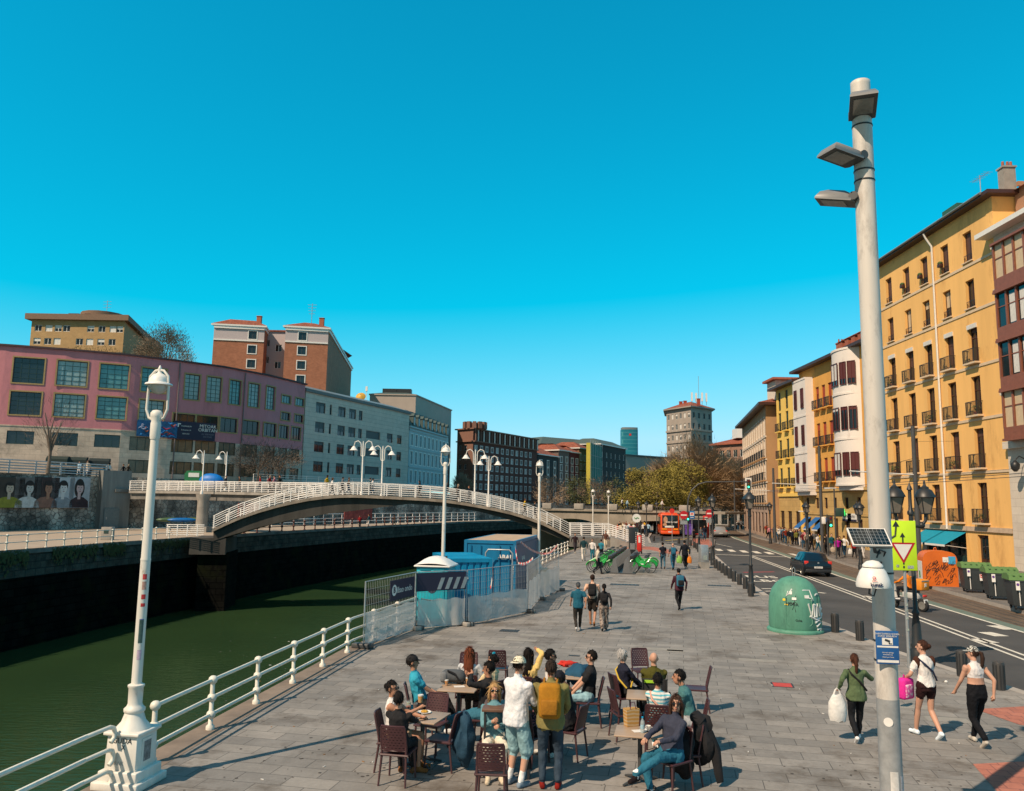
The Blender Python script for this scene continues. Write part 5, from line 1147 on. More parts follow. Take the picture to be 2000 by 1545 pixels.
# solar panel and air sensor
S = thing('solar_panel', 'small tilted solar panel with white frame clamped to the thick grey pole', 'solar panel', (PX-.28, PY-.3, zt(1048)), R(-8)); M_ = Matrix.Rotation(R(36), 3, 'X')
b = B(); b.box((0, 0, 0), (.46, .34, .025), mWHITE, rot=M_); b.obj('frame', S); b = B(); b.box(M_ @ Vector((0, 0, .014)), (.43, .31, .004), mat('solar_cells', (.006, .015, .02), .2, var=.1), rot=M_); cl = b.obj('cells', S)
b = B()
for k in range(1, 9): b.box(M_ @ Vector((-.215+.43*k/9, 0, .017)), (.004, .31, .002), mGALV, rot=M_)
for k in range(1, 5): b.box(M_ @ Vector((0, -.155+.31*k/5, .017)), (.43, .004, .002), mGALV, rot=M_)
b.box(M_ @ Vector((0, 0, .0175)), (.008, .31, .003), mGALV, rot=M_); b.obj('cell_grid', cl)
b = B(); b.tube([(.05, .05, -.02), (.1, .12, -.18), (.2, .25, -.2)], .022, mDGREY, 8); b.obj('bracket', S)
S = thing('air_sensor', 'white dome shaped air quality sensor hanging beside the thick grey pole', 'sensor', (PX-.25, PY-.3, zt(1142))); b = B()
b.lathe([(.0, 0), (.2, 0), (.205, .03), (.19, .1), (.15, .2), (.12, .235), (.115, .24)], mWHITE, n=24); b.obj('body', S); b = B(); b.lathe([(.122, .245), (.12, .27), (.07, .315), (0, .33)], mWHITE, n=24); b.obj('cap', S)
b = B(); b.lathe([(.118, .235), (.125, .24), (.118, .25)], mBLACK, n=20); b.obj('seal', S); b = B(); b.tube([(.1, .0, .2), (.2, .2, .3), (.24, .16, .42), (.14, .1, .45), (.1, .1, .35)], .012, mBLACK, 6); b.tube([(-.05, 0, 0), (-.06, 0, -.08), (0, 0, -.11), (.03, .0, -.02)], .01, mBLACK, 6); b.tube([(.05, .1, .18), (.2, .28, .18)], .03, mWHITE, 8); b.obj('cable', S)
text('kunak', .06, mat('print_navy', (.02, .03, .08), .5), S, (-.05, -.204, .045), rot=(R(84), 0, R(-8)), depth=.001, bold=.002); text('Bilbao', .026, mRED, S, (-.07, -.197, .09), rot=(R(78), 0, R(-12)), depth=.001)
b = B(); b.lathe([(.012, 0), (.02, 0)], mRED, n=14, caps=False); o = b.obj('round_mark', S); o.location = (-.07, -.186, .125); o.rotation_euler = (R(72), 0, R(-12))
# ---- yellow-green traffic sign on its post
p = G(1776, 1306); Z0 = zat(1764, 1114, p.y); Z1 = zat(1764, 1017, p.y); hh = Z1-Z0; ww = hh*.64
S = thing('traffic_sign', 'bright yellow green road sign with arrows and yield triangle on galvanised post', 'traffic sign', (p.x, p.y, 0), R(-3)); b = B(); b.tube([(0, 0, 0), (0, 0, Z1)], .042, mGALV, 10); b.obj('post', S)
mFLU = mat('fluorescent_yellow', (.58, .85, .02), .5, var=.04); c = Vector((-.1, -.05, (Z0+Z1)/2)); b = B(); b.box(c, (ww, .03, hh), mFLU, bev=.01); b.obj('plate', S)
b = B(); W, H2 = ww, hh
def tri(cx, cz, r_, m, y, dn=True): b.extr([(cx-r_, cz+(r_*.58 if dn else -r_*.58)), (cx+r_, cz+(r_*.58 if dn else -r_*.58)), (cx, cz-(1.15*r_ if dn else -1.15*r_))], .006, m, (c.x, c.y-y, c.z))
tri(.06, -.11, .3*W/.78, mat('sign_red', (.45, .01, .02), .5), .018); tri(.06, -.105, .22*W/.78, mWHITE, .022); b.obj('yield_triangle', S)
b = B(); b.tube([c+Vector((-.46*W, -.02, .05*H2)), c+Vector((-.36*W, -.02, .12*H2)), c+Vector((-.16*W, -.02, .2*H2)), c+Vector((-.12*W, -.02, .4*H2))], .022, mBLACK, 6); b.tube([c+Vector((.07*W, -.02, .06*H2)), c+Vector((.07*W, -.02, .18*H2))], .018, mBLACK, 6); tri(-.12*W, .42*H2, .09, mBLACK, .02, False); tri(.07*W, .2*H2, .07, mBLACK, .02, False)
b.box(c+Vector((.06, -.018, -.43*H2)), (.04, .006, .06), mBLACK); b.box(c+Vector((.06, -.018, -.36*H2)), (.04, .006, .05), mBLACK); b.obj('arrows', S)
b = B(); b.box(c+Vector((.28*W, -.018, -.43*H2)), (.16, .006, .08), mat('sticker_mix', (.3, .35, .32), .6, var=.8, scale=30)); b.box(c+Vector((-.12*W, -.018, -.41*H2)), (.07, .006, .07), mat('sticker_mix', (.3, .3, .3), .6)); b.obj('sticker', S)
for k, z in enumerate((1.9, 1.65, 1.5, 1.3, 1.0)): b = B(); b.box((-.005, -.044, z), (.06, .008, .12 if k == 0 else .06), mat('sticker_mix', (.3, .3, .3), .6)); b.obj('sticker', S)
# ---- black double lanterns
def lantern_meshes(H):
 post = B(); post.lathe([(.19, 0), (.19, .3), (.15, .36), (.17, .42), (.14, .5), (.11, 1.0), (.075, 1.25), (.1, 1.28), (.1, 1.34), (.06, 1.4), (.055, H-1.0), (.09, H-.98), (.09, H-.9), (.05, H-.85), (.045, H-.3), (.08, H-.28), (.02, H-.12), (0, H-.05)], mBLACK, n=12)
 arm = B(); arm.tube([(.05, 0, H-1.3), (.28, 0, H-1.32), (.4, 0, H-1.15), (.42, 0, H-.95)], [.04, .05, .045, .05], mBLACK, 8); arm.ell((.3, 0, H-1.28), (.09, .07, .09), mBLACK, 8, 6)
 cage = B(); z = H-.95; a4 = [(math.cos(R(45+90*k)), math.sin(R(45+90*k))) for k in range(4)]
 r0, r1 = .13, .25
 for x, y in a4: cage.tube([(.42+x*r0, y*r0, z), (.42+x*r1, y*r1, z+.46)], .016, mBLACK, 4)
 for zz, r_ in ((z, r0), (z+.46, r1)):
  for k in range(4): (x, y), (x2, y2) = a4[k], a4[(k+1) % 4]; cage.tube([(.42+x*r_, y*r_, zz), (.42+x2*r_, y2*r_, zz)], .018, mBLACK, 4)
 q = Matrix.Rotation(R(45), 3, 'Z')
 cap = B(); cap.lathe([(.3, z+.46), (.29, z+.5), (.2, z+.66), (.12, z+.7), (.12, z+.74), (.05, z+.78), (.03, z+.86), (.035, z+.9), (0, z+.96)], mBLACK, (.42, 0, 0), 8, False)
 gl = B(); gl.lathe([(.12, z+.01), (.235, z+.45)], mat('smoky_lantern_glass', (.2, .17, .14), .25, var=.2), (.42, 0, 0), 4, False, False, q)
 return post.mesh('post'), arm.mesh('arm'), cage.mesh('cage'), cap.mesh('cap'), gl.mesh('lantern_glass')
LM = lantern_meshes(5.0); LS = lantern_meshes(4.6)
def lantern(pos, label, rz=0, M=LM, heads=2, group='black lantern posts'):
 t = thing('street_lantern', label, 'street lamp', pos, rz, group); put('post', M[0], t)
 for k in range(heads):
  o = put('lantern_head', M[2], t, rz=k*math.pi)
  put('arm', M[1], o); put('cap', M[3], o); put('lantern_glass', M[4], o)
 return t
lantern(G(1793, 1292), 'black double lantern behind yellow green sign, nearest of its row', R(-2)); lantern(G(1467.5, 1158), 'black double lantern at the end of the kerb bollards', R(78)); lantern(G(1393, 1104), 'black double lantern beside the grey utility cabinet', R(80)); lantern(G(1365.5, 1078), 'black double lantern near the red paving by the traffic light', R(80))
for px, py, lab in ((1577, 1085, 'black lantern among the walkers in front of the blue awnings'), (1682, 1113, 'black lantern on far pavement partly behind thick grey pole'), (1505, 1062, 'black lantern on far pavement left of the dark tram mast'), (1247, 1050, 'black lantern on quay left of the red bus'), (1263, 1048, 'black lantern between white round sign and red bus'), (1283, 1044, 'black lantern just behind the red bus')): lantern(G(px, py, .05), lab, R(80), LS, 2)
# ---- bollards
bb = B(); bb.lathe([(.125, 0), (.125, .6), (.115, .63), (0, .635)], mat('bollard_iron', (.04, .038, .037), .5, var=.2), n=14)
for k in range(10): a = k*math.pi/5; bb.box((.124*math.cos(a), .124*math.sin(a), .3), (.012, .03, .54), mBLACK, a)
mb = bb.mesh('bollard'); bl = [(1953, 1347), (1880, 1321), (1680, 1251), (1631.5, 1235), (1467, 1165), (1456, 1150), (1444.5, 1142), (1434, 1136), (1425.5, 1130), (1417.5, 1124), (1411, 1119), (1404.5, 1114.5), (1398, 1110), (1388, 1095), (1382, 1090), (1376, 1086), (1371, 1082), (1361, 1073), (1356, 1070), (1349, 1066), (1277, 1057), (1293, 1057), (1326, 1062)]
near = ['by the woman in black leggings, nearest the crop top', 'beside woman with pink bag, second from the frame edge', 'just left of the thick grey pole', 'standing right beside the green bottle bank']
far_l = ['foot of the double lantern, nearest in the tight row', 'second in the tight kerb row', 'third in the tight kerb row', 'fourth in the tight kerb row', 'fifth in the tight kerb row', 'sixth in the tight kerb row', 'seventh in the tight kerb row', 'eighth in the tight kerb row', 'ninth in the tight kerb row by the cabinet', 'first beyond the utility cabinet', 'second beyond the utility cabinet', 'third beyond the utility cabinet', 'fourth beyond the utility cabinet', 'by the red paving, nearest the lantern', 'by the red paving, middle one', 'by the red paving, next to traffic light', 'left of the white bay end line', 'behind couple in jeans by the bay', 'right of the white bay end line']
for i, (px, py) in enumerate(bl):
 p = G(px, py); o = put('bollard', mb, None, p, i*.7); o.scale = (1, 1, 1.0 if i < 5 else .95); tag(o, 'dark iron bollard '+(near+far_l)[i], 'bollard', 'bollards along the kerb')
# ---- green bottle bank
p = G(1553.5, 1232); mIG = mat('turquoise_plastic', (.085, .26, .185), .6, var=.2, scale=2.5, bump=.1, streak=True, stain=((.05, .16, .12), 2.2, .5, .7))
S = thing('bottle_bank', 'green dome bottle bank covered in white and black graffiti near the bollards', 'bottle bank', (p.x, p.y, 0), R(-10)); b = B(); b.lathe([(.92, 0), (.93, .05), (.9, .1), (.84, .12), (.86, .2), (.85, .9), (.82, 1.15), (.74, 1.38), (.6, 1.58), (.4, 1.74), (.2, 1.81), (.0, 1.83)], mIG, n=40); b.obj('dome', S)
b = B()
for a0 in (-118, -35):
 pts = []
 for a, z in ((0, 1.2), (0, .35), (6, .27), (52, .27), (58, .35), (58, 1.2)): pts.append((.857*math.cos(R(a0+a)), .857*math.sin(R(a0+a)), z))
 b.tube(pts, .016, mIG, 5)
b.obj('panel_ribs', S); b = B(); b.tube([(-.03, 0, 1.82), (-.045, 0, 2.05), (0, 0, 2.12), (.045, 0, 2.05), (.03, 0, 1.82)], .014, mGALV, 6); b.obj('lifting_loop', S)
def rad(z): return float(np.interp(z, [0, .12, .9, 1.15, 1.38, 1.58, 1.74, 1.83], [.86, .858, .852, .822, .742, .603, .403, .02]))+.004
def scr(parent, strokes, m, r_=.018, nm='graffiti'):
 for q in strokes:
  b = B(); b.tube([(rad(z)*math.cos(R(a)), rad(z)*math.sin(R(a)), z) for a, z in q], r_, m, 5); b.obj(nm, parent)
mGW = mat('white_spray', (.68, .7, .68), .6, var=.08); mGB = mat('black_marker', (.012, .012, .014), .6)
scr(S, [[(-78, 1.42), (-58, 1.42), (-55, 1.1)], [(-45, 1.25), (-36, 1.3), (-30, 1.28)], [(-70, 1.18), (-62, 1.16)], [(-105, 1.45), (-112, 1.3), (-118, 1.22), (-114, 1.38)]], mGW, .022)
scr(S, [[(-68, 1.0), (-62, .55), (-57, .98)], [(-55, .95), (-54, .58), (-49, .57), (-47, .93), (-55, .97)], [(-46, .55), (-43, .97), (-38, .6), (-33, 1.0)], [(-32, .95), (-30, .55), (-24, .6)], [(-30, .78), (-24, .82)], [(-66, .6), (-50, .48), (-30, .52), (-20, .65)], [(-52, .38), (-40, .46), (-30, .38), (-40, .32), (-48, .25)], [(-45, .16), (-32, .18), (-38, .05)]], mGW, .036)
text('E', .17, mGW, S, (.43, -.7, 1.12), rot=(R(75), 0, R(32)), name='graffiti'); text('NORA', .14, mGB, S, (-.22, -.83, .98), rot=(R(86), 0, R(-16)), name='graffiti'); text('Oska', .1, mGB, S, (-.02, -.858, .45), rot=(R(90), 0, R(-2)), name='graffiti')
scr(S, [[(-112, 1.02), (-104, .98), (-97, 1.05)], [(-104, .8), (-100, .95), (-97, .72)], [(-96, 1.25), (-100, 1.05)]], mGB, .009)
for a, z, w_, h_, mm in ((-70, 1.22, .16, .1, mWHITE), (-100, 1.15, .14, .08, mWHITE), (-108, 1.33, .09, .1, mWHITE), (-122, 1.1, .1, .07, mYEL), (-117, .95, .12, .04, mYEL)): b = B(); b.box((rad(z)*math.cos(R(a)), rad(z)*math.sin(R(a)), z), (w_, .012, h_), mm, rot=Matrix.Rotation(R(a+90), 3, 'Z') @ Matrix.Rotation(R(-15), 3, 'X')); b.obj('sticker', S)
# ---- orange container and three wheeled bins across the road
p = G(1846, 1146, .05); mORP = mat('orange_plastic', (.62, .13, .012), .45, var=.15, scale=2, bump=.1); S = thing('oil_bank', 'big orange recycling container scrawled with black graffiti by the shop awning', 'recycling container', (p.x, p.y+.7, .05), R(-14))
b = B(); hw, hd = .86, .62; out = [(-hw, 0), (hw, 0)]+[(hw*math.copysign(abs(math.cos(t))**.55, math.cos(t)), 1.15+.72*abs(math.sin(t))**.6) for t in np.linspace(0, math.pi, 13)]; b.extr(out, hd*2, mORP, smooth=False); b.obj('body', S)
b = B(); b.tube([(-.12, 0, 1.86), (-.12, 0, 2.0), (-.03, 0, 2.04), (.0, 0, 1.86)], .025, mORP, 6); b.obj('lifting_loop', S)
b = B(); b.box((-hw-.008, 0, .75), (.012, .9, 1.1), mWHITE); b.obj('side_label', S); text('B', .5, mat('leaf_green', (.03, .25, .05), .5), S, (-hw-.018, .05, .55), rot=(R(90), 0, R(-90)), bold=.02)
b = B(); b.box((.28, -hd-.008, 1.42), (.3, .01, .26), mWHITE); b.box((.58, -hd-.008, 1.4), (.36, .01, .4), mat('sky_blue_sticker', (.05, .35, .6), .5)); b.obj('sticker', S)
random.seed(5)
for k in range(34):
 x, z = random.uniform(-.62, .66), random.uniform(.15, 1.3); a = random.random()*6; b = B()
 b.tube([(x+.12*math.cos(a+i*1.3)*random.uniform(.5, 1.3), -hd-.006, z+.14*math.sin(a+i*1.7)) for i in range(5)], .012, mGB, 4); b.obj('graffiti', S)
b = B(); b.tube([(.42*math.cos(t)-.3, -hd-.006, .5+.45*math.sin(t)) for t in np.linspace(0, math.pi, 10)], .014, mGB, 4); b.obj('graffiti', S)
mBIN = mat('bin_grey', (.04, .048, .052), .5, var=.12, scale=3); mLID = mat('bin_lid_green', (.11, .22, .065), .5, var=.15, scale=3)
def wbin(pos, label, first=[None]):
 if first[0] is None:
  t = thing('wheeled_bin', label, 'bin', pos, R(-17), 'green lidded wheeled bins'); b = B(); k = 0
  for s_, z in ((.82, .16), (.86, .2), (1.0, 1.15), (1.04, 1.15), (1.04, 1.22)):
   for x, y in ((-.62, -.5), (.62, -.5), (.62, .5), (-.62, .5)): b.v.append((x*s_, y*s_, z))
  for i in range(4):
   for j in range(4): b.face((i*4+j, i*4+(j+1) % 4, i*4+4+(j+1) % 4, i*4+4+j), mBIN)
  b.face((3, 2, 1, 0), mBIN); b.face((16, 17, 18, 19), mBIN); b.box((.2, -.49, .7), (.03, .06, .6), mBIN, rot=Matrix.Rotation(R(6), 3, 'X')); b.obj('tub', t)
  l = B(); l.extr([(-.54, 1.22), (.54, 1.22), (.5, 1.36), (.2, 1.48), (-.2, 1.5), (-.5, 1.4)], 1.36, mLID, M=Matrix.Rotation(R(90), 3, 'Z')); l.obj('lid', t)
  lr = B()
  for k in range(5): lr.box((-.5+k*.25, -.2, 1.45), (.07, .7, .02), mLID, rot=Matrix.Rotation(R(6), 3, 'X'))
  lr.obj('lid_rib', t)
  r_ = B(); r_.box((.18, -.565, .78), (.16, .012, .32), mWHITE, rot=Matrix.Rotation(R(-5.5), 3, 'X')); o = r_.obj('hazard_label', t); q = B()
  for k in range(3): q.box((.18, -.575, .68+k*.1), (.15, .008, .045), mRED, rot=Matrix.Rotation(R(-5.5), 3, 'X') @ Matrix.Rotation(R(32), 3, 'Y'))
  q.obj('red_stripes', o); s_ = B(); s_.box((-.38, -.58, 1.0), (.15, .012, .36), mWHITE, rot=Matrix.Rotation(R(-5.5), 3, 'X')); s_.box((-.32, -.535, .5), (.03, .012, .62), mWHITE, rot=Matrix.Rotation(R(-5.5), 3, 'X')); s_.lathe([(0, 0), (.055, 0)], mat('sign_violet', (.12, .04, .25), .5), (-.385, -.6, 1.06), 12, axis=Matrix.Rotation(R(90), 3, 'X'), caps=False); s_.obj('parking_label', t)
  for x in (-.45, .45):
   for y in (-.32, .32): w_ = B(); w_.lathe([(.0, -.03), (.09, -.03), (.09, .03), (0, .03)], mRUBBER, (x, y, .09), 10, axis=Matrix.Rotation(R(90), 3, 'Y')); w_.obj('wheel', t)
  first[0] = t; return t
 return dup(first[0], pos, R(-17), label)
for px, py, lab in ((1912, 1158, 'grey wheeled bin with green lid beside the orange container'), (1962, 1172, 'grey wheeled bin with green lid, middle of three'), (2012, 1192, 'grey wheeled bin with green lid cut by the picture edge')): q = G(px, py, .05); wbin((q.x, q.y+.3, .05), lab)
# ---- vehicles
def wheelmesh(r_=.31, w_=.2):
 t = B(); X = Matrix.Rotation(R(90), 3, 'Y'); t.lathe([(r_*.62, -w_/2), (r_*.93, -w_/2), (r_, -w_*.35), (r_, w_*.35), (r_*.93, w_/2), (r_*.62, w_/2)], mRUBBER, n=20, axis=X, caps=False)
 q = B(); q.lathe([(0, -w_*.32), (r_*.6, -w_*.38), (r_*.63, -w_*.5), (r_*.63, w_*.5), (r_*.6, w_*.38), (0, w_*.32)], mat('alloy', (.35, .33, .29), .35, .6), n=20, axis=X); return t.mesh('tyre'), q.mesh('rim')
def car(label, pos, rz, paint, L=3.95, Wd=1.68, Hh=1.46, name='parked_car', plate='1234'):
 t = thing(name, label, 'car', pos, rz); w_ = Wd/2
 # stations from rear (y=-L/2) to front: y, z_low, z_belt, z_roof, half width, roof half width
 st = [(-.5, .42, .78, .8, .9, .88), (-.485, .3, .86, .95, .96, .84), (-.44, .26, .9, 1.0, .99, .78), (-.36, .22, .92, Hh-.07, 1.0, .71), (-.22, .2, .92, Hh, 1.0, .7), (0, .2, .9, Hh, 1.0, .7), (.1, .2, .9, Hh-.05, 1.0, .69), (.24, .2, .9, .99, 1.0, .8), (.4, .22, .86, .92, .97, .86), (.47, .26, .74, .8, .9, .82), (.5, .34, .6, .66, .78, .76)]
 b = B()
 for y, zl, zb, zr, bw, rw in st:
  for x, z in ((-bw*.9, zl), (-bw, zl+.12), (-bw*1.01, (zl+zb)/2+.05), (-bw*.985, zb), (-rw, zr-.05), (-rw*.85, zr), (rw*.85, zr), (rw, zr-.05), (bw*.985, zb), (bw*1.01, (zl+zb)/2+.05), (bw, zl+.12), (bw*.9, zl)): b.v.append((x*w_, y*L, z))
 n = 12
 for i in range(len(st)-1):
  for j in range(n-1): b.face((i*n+j, i*n+n+j, i*n+n+j+1, i*n+j+1), paint, True)
  b.face((i*n+n-1, i*n+n+n-1, i*n+n, i*n), mBLACK)
 b.face(list(range(n)), paint); b.face([(len(st)-1)*n+j for j in range(n)][::-1], paint); b.obj('body', t)
 g = B(); m = mat('car_glass', (.008, .014, .016), .05, var=.2, scale=1, spec=.7)
 def pt(i, j, off): v = Vector(b.v[i*n+j]); return v+Vector(off)
 g.poly([pt(2, 4, (.05, -.012, .02)), pt(2, 7, (-.05, -.012, .02)), pt(3, 7, (-.06, -.012, -.02)), pt(3, 4, (.06, -.012, -.02))], m); g.obj('rear_window', t)
 g = B(); g.poly([pt(6, 4, (.04, .012, .0)), pt(7, 4, (.06, .012, .02)), pt(7, 7, (-.06, .012, .02)), pt(6, 7, (-.04, .012, 0))], m); g.obj('windscreen', t)
 for s_ in (0, 1):
  for i0, i1 in ((3, 4), (4, 5), (5, 6)):
   g = B(); jb, jt = (3, 4) if not s_ else (8, 7); ox = -.012 if not s_ else .012; q = [pt(i0, jb, (ox, .05, .03)), pt(i1, jb, (ox, -.05, .03)), pt(i1, jt, (ox, -.05, -.02)), pt(i0, jt, (ox, .05, -.02))]; g.poly(q if s_ else q[::-1], m); g.obj('side_window', t)
  sx = 1 if s_ else -1; k = B(); k.box((sx*w_*.84, -L*.478, .86), (.24, .14, .2), mRED, bev=.02); k.obj('tail_light', t)
  k = B(); k.box((sx*(w_+.08), L*.16, .95), (.16, .1, .12), mBLACK, bev=.02); k.obj('wing_mirror', t)
  k = B(); k.box((sx*w_*.7, L*.47, .66), (.3, .16, .14), mat('headlamp', (.5, .5, .5), .15), bev=.02); k.obj('headlight', t)
 k = B(); k.box((0, -L*.497, .58), (.5, .03, .11), mWHITE); k.obj('number_plate', t); text(plate, .1, mBLACK, t, (0, -L*.497-.018, .58), depth=.001)
 k = B(); k.box((0, -L*.49, .36), (Wd*.92, .1, .2), mat('bumper', (.02, .021, .024), .5), bev=.03); k.obj('rear_bumper', t); k = B(); k.lathe([(0, 0), (.06, 0)], mGALV, (0, -L*.4905-.03, .84), 14, axis=Matrix.Rotation(R(90), 3, 'X'), caps=False); k.obj('badge', t)
 tm, rm = wheelmesh()
 for sx in (-1, 1):
  for y in (-L*.31, L*.31): o = put('wheel', tm, t, (sx*(w_-.08), y, .31)); put('rim', rm, o)
 return t
p = G(1604, 1127, ROADZ); car('dark blue black hatchback driving away behind the solar panel', (p.x, p.y+1.9, ROADZ), R(-5), mat('dark_blue_car', (.004, .009, .016), .28, var=.05, coat=.3, spec=.5), plate='7204 LKV')
p = G(1412, 1050, ROADZ); car('silver car driving away far up the street', (p.x, p.y+2, ROADZ), R(-8), mat('silver_car', (.38, .37, .36), .3, .5, var=.05, coat=.5), L=4.3, Wd=1.78, plate='5519 KHB')
p = G(1397, 1021, ROADZ); car('small black car far off at the street bend', (p.x, p.y+2, ROADZ), R(30), mat('black_car', (.01, .01, .011), .25, var=.05, coat=.5))
# bus
p = G(1309, 1048, ROADZ); S = thing('city_bus', 'red city bus seen from behind stopped in the bay', 'bus', (p.x, p.y, ROADZ), R(-7)); mBUS = mat('bus_red', (.7, .085, .015), .35, var=.06, coat=.4); b = B(); k = len(b.v)
b.box((0, 5.5, 1.65), (2.5, 11, 2.7), mBUS, bev=.14); b.box((0, 5.5, 3.06), (2.1, 9.5, .22), mBUS, bev=.08); b.obj('body', S)
b = B(); b.box((0, -.01, 2.0), (2.1, .05, 1.7), mGLASS, bev=.02); b.obj('rear_window', S); b = B(); b.box((0, 5.5, 2.05), (2.54, 10.2, 1.1), mGLASS, bev=.03); b.obj('side_window', S)
b = B(); b.box((0, -.02, .5), (2.45, .12, .35), mBUS, bev=.04); b.obj('bumper', S)
for x in (-.75, .75): b = B(); b.box((x, -.03, .98), (.6, .05, .2), mat('amber_light', (.8, .28, .01), .4)); b.obj('tail_light', S)
b = B(); b.box((-.1, -.03, 1.32), (1.2, .03, .25), mWHITE); b.obj('advert_strip', S); b = B(); b.box((0, -.08, .62), (.52, .03, .12), mWHITE); b.obj('number_plate', S)
b = B(); b.ell((-.6, -.03, 2.2), (.3, .02, .5), mat('advert_skin', (.45, .25, .15), .6, var=.4, scale=3), 12, 8); b.ell((-.7, -.035, 1.55), (.28, .02, .2), mat('advert_skin', (.45, .25, .15), .6), 12, 8); b.obj('advert_picture', S); text('Con tu red', .34, mWHITE, S, (.2, -.045, 1.95), depth=.002, bold=.01)
tm, rm = wheelmesh(.48, .3)
for x in (-1.05, 1.05):
 for y in (2.8, 8.6): o = put('wheel', tm, S, (x, y, .48)); put('rim', rm, o)
# ---- street signs, traffic lights
def disc_sign(name, label, px, py0, py1, col, kind, r_=.3, rz=0, cat='traffic sign'):
 p = G(px, py0); z = zat(px, py1, p.y); t = thing(name, label, cat, p, rz); b = B(); b.tube([(0, 0, 0), (0, 0, z+r_)], .035, mGALV, 8); b.obj('post', t); f = Matrix.Rotation(R(90), 3, 'X'); b = B()
 if kind in ('noentry', 'red'): b.lathe([(0, 0), (r_, 0), (r_, .02), (0, .02)], col, (0, -.05, z), 24, False, axis=f); b.obj('plate', t)
 if kind == 'noentry': b = B(); b.box((0, -.08, z), (r_*1.4, .02, r_*.32), mWHITE); b.obj('bar', t); b = B(); b.box((0, -.06, z-r_*1.75), (r_*1.7, .03, r_*.9), mGALV); b.obj('plate_below', t)
 if kind == 'bus': b.box((0, -.05, z), (.6, .03, .85), col, bev=.01); b.obj('plate', t); b = B(); b.box((0, -.07, z+.1), (.44, .01, .34), mWHITE); b.box((0, -.078, z+.12), (.3, .01, .14), mRED); b.box((0, -.07, z-.25), (.36, .01, .06), mWHITE); b.obj('bus_pictogram', t)
 return t
mSR = mat('sign_red', (.5, .012, .02), .5)
disc_sign('no_entry_sign', 'red no entry sign left of the green traffic light', 1336, 1068, 1006, mSR, 'noentry', .42); disc_sign('no_entry_sign', 'red no entry sign on thin post beside bus stop column', 1387, 1068, 1003, mSR, 'noentry', .42); disc_sign('bus_stop_sign', 'blue bus stop sign with white panel right of the traffic light', 1352, 1062, 1006, mat('sign_blue', (.01, .15, .42), .5), 'bus'); disc_sign('red_disc_sign', 'small red disc on a tall white post in front of the bus', 1313, 1064, 998, mRED, 'red', .26)
# curved traffic light mast
p = G(1344, 1067); S = thing('traffic_light', 'dark mast curving over the road with traffic light at its end', 'traffic light', p, R(-8)); ze = zat(1458, 941, p.y); xe = at(1458, 941, p.y).x-p.x
b = B(); b.tube([(0, 0, 0), (0, 0, ze*.6), (.1, 0, ze*.74), (.45, 0, ze*.86), (1.1, 0, ze*.95), (1.9, 0, ze*.985), (xe, 0, ze)], [.1, .09, .085, .08, .075, .07, .05], mDGREY, 10); b.obj('mast', S)
def tl(parent, loc, lit):
 b = B(); b.box(loc, (.34, .26, .95), mBLACK, bev=.03); o = b.obj('signal_head', parent)
 for i, (c_, on) in enumerate((((.12, .01, .01), 0), ((.12, .07, .01), 0), ((.05, .9, .45), 1))):
  k = B(); k.lathe([(0, .02), (.1, 0), (.115, -.1)], mat('green_lamp', c_, .4, emit=2.5, var=0) if on else mat('dark_lens%d' % i, c_, .3), (loc[0], loc[1]-.14, loc[2]+.3-i*.3), 12, axis=Matrix.Rotation(R(90), 3, 'X')); k.obj('lens', o)
 k = B(); k.box((loc[0], loc[1]+.05, loc[2]), (.62, .02, 1.25), mWHITE) if lit else k.box((loc[0], loc[1]+.14, loc[2]), (.3, .02, .9), mBLACK); k.obj('backboard', o)
tl(S, (xe, 0, ze-.25), 1); tl(S, (.0, -.22, zat(1344, 1008, p.y)), 0)
p = G(1618, 1086, .05); S = thing('traffic_light', 'traffic light with white side box on the far pavement among walkers', 'traffic light', p, R(-10)); zc = zat(1618, 1020, p.y); b = B(); b.tube([(0, 0, 0), (0, 0, zc+.6)], .07, mDGREY, 8); b.obj('mast', S); tl(S, (.25, -.1, zc), 0); b = B(); b.box((-.3, -.05, zc+.1), (.3, .3, .6), mWHITE, bev=.03); b.obj('side_box', S)
# tram masts and overhead wires
mMAST = mat('mast_grey', (.06, .062, .065), .5, var=.15); masts = []
for px, py0, py1, lab, ax in ((1797, 1118, 834, 'thick dark grey tram mast rising behind the double lantern', 1), (1607, 1080, 872, 'dark tram mast on far pavement by the traffic light', 1), (1514, 1060, 915, 'dark tram mast near the tan corner house', 1), (1436, 1036, 938, 'thin dark tram mast far off near the trees', 0)):
 p = G(px, py0, .05); z = zat(px-8, py1, p.y); S = thing('tram_mast', lab, 'mast', p, 0, 'tram masts'); b = B(); b.lathe([(.2, 0), (.17, .4), (.12, z)], mMAST, n=12); b.obj('mast', S); masts.append((p, z))
 if ax: b = B(); za = zat(px, (929 if px > 1700 else 950 if px > 1600 else 960), p.y); b.tube([(0, 0, za), (-4.6, -.6, za+.15)], .045, mWHITE, 6); b.tube([(0, 0, za+1.1), (-3.6, -.45, za+.15)], .015, mBLACK, 4); b.obj('arm', S)
b = B()
for off in (-4.2, -2.6):
 pts = [(p.x+off, p.y, 5.6) for p, z in masts]; pts = [(pts[0][0]-3.2, 20, 5.7)]+pts; b.tube(pts, .014, mBLACK, 4)
b.tube([(masts[0][0].x, masts[0][0].y, 8.6), (35.0, 63, 9.5)], .01, mBLACK, 4); b.tube([(masts[0][0].x, masts[0][0].y, 6.2), (35, 45, 7.2)], .01, mBLACK, 4)
tag(b.obj('overhead_wires'), 'thin black tram wires strung between masts above the road', 'wires')
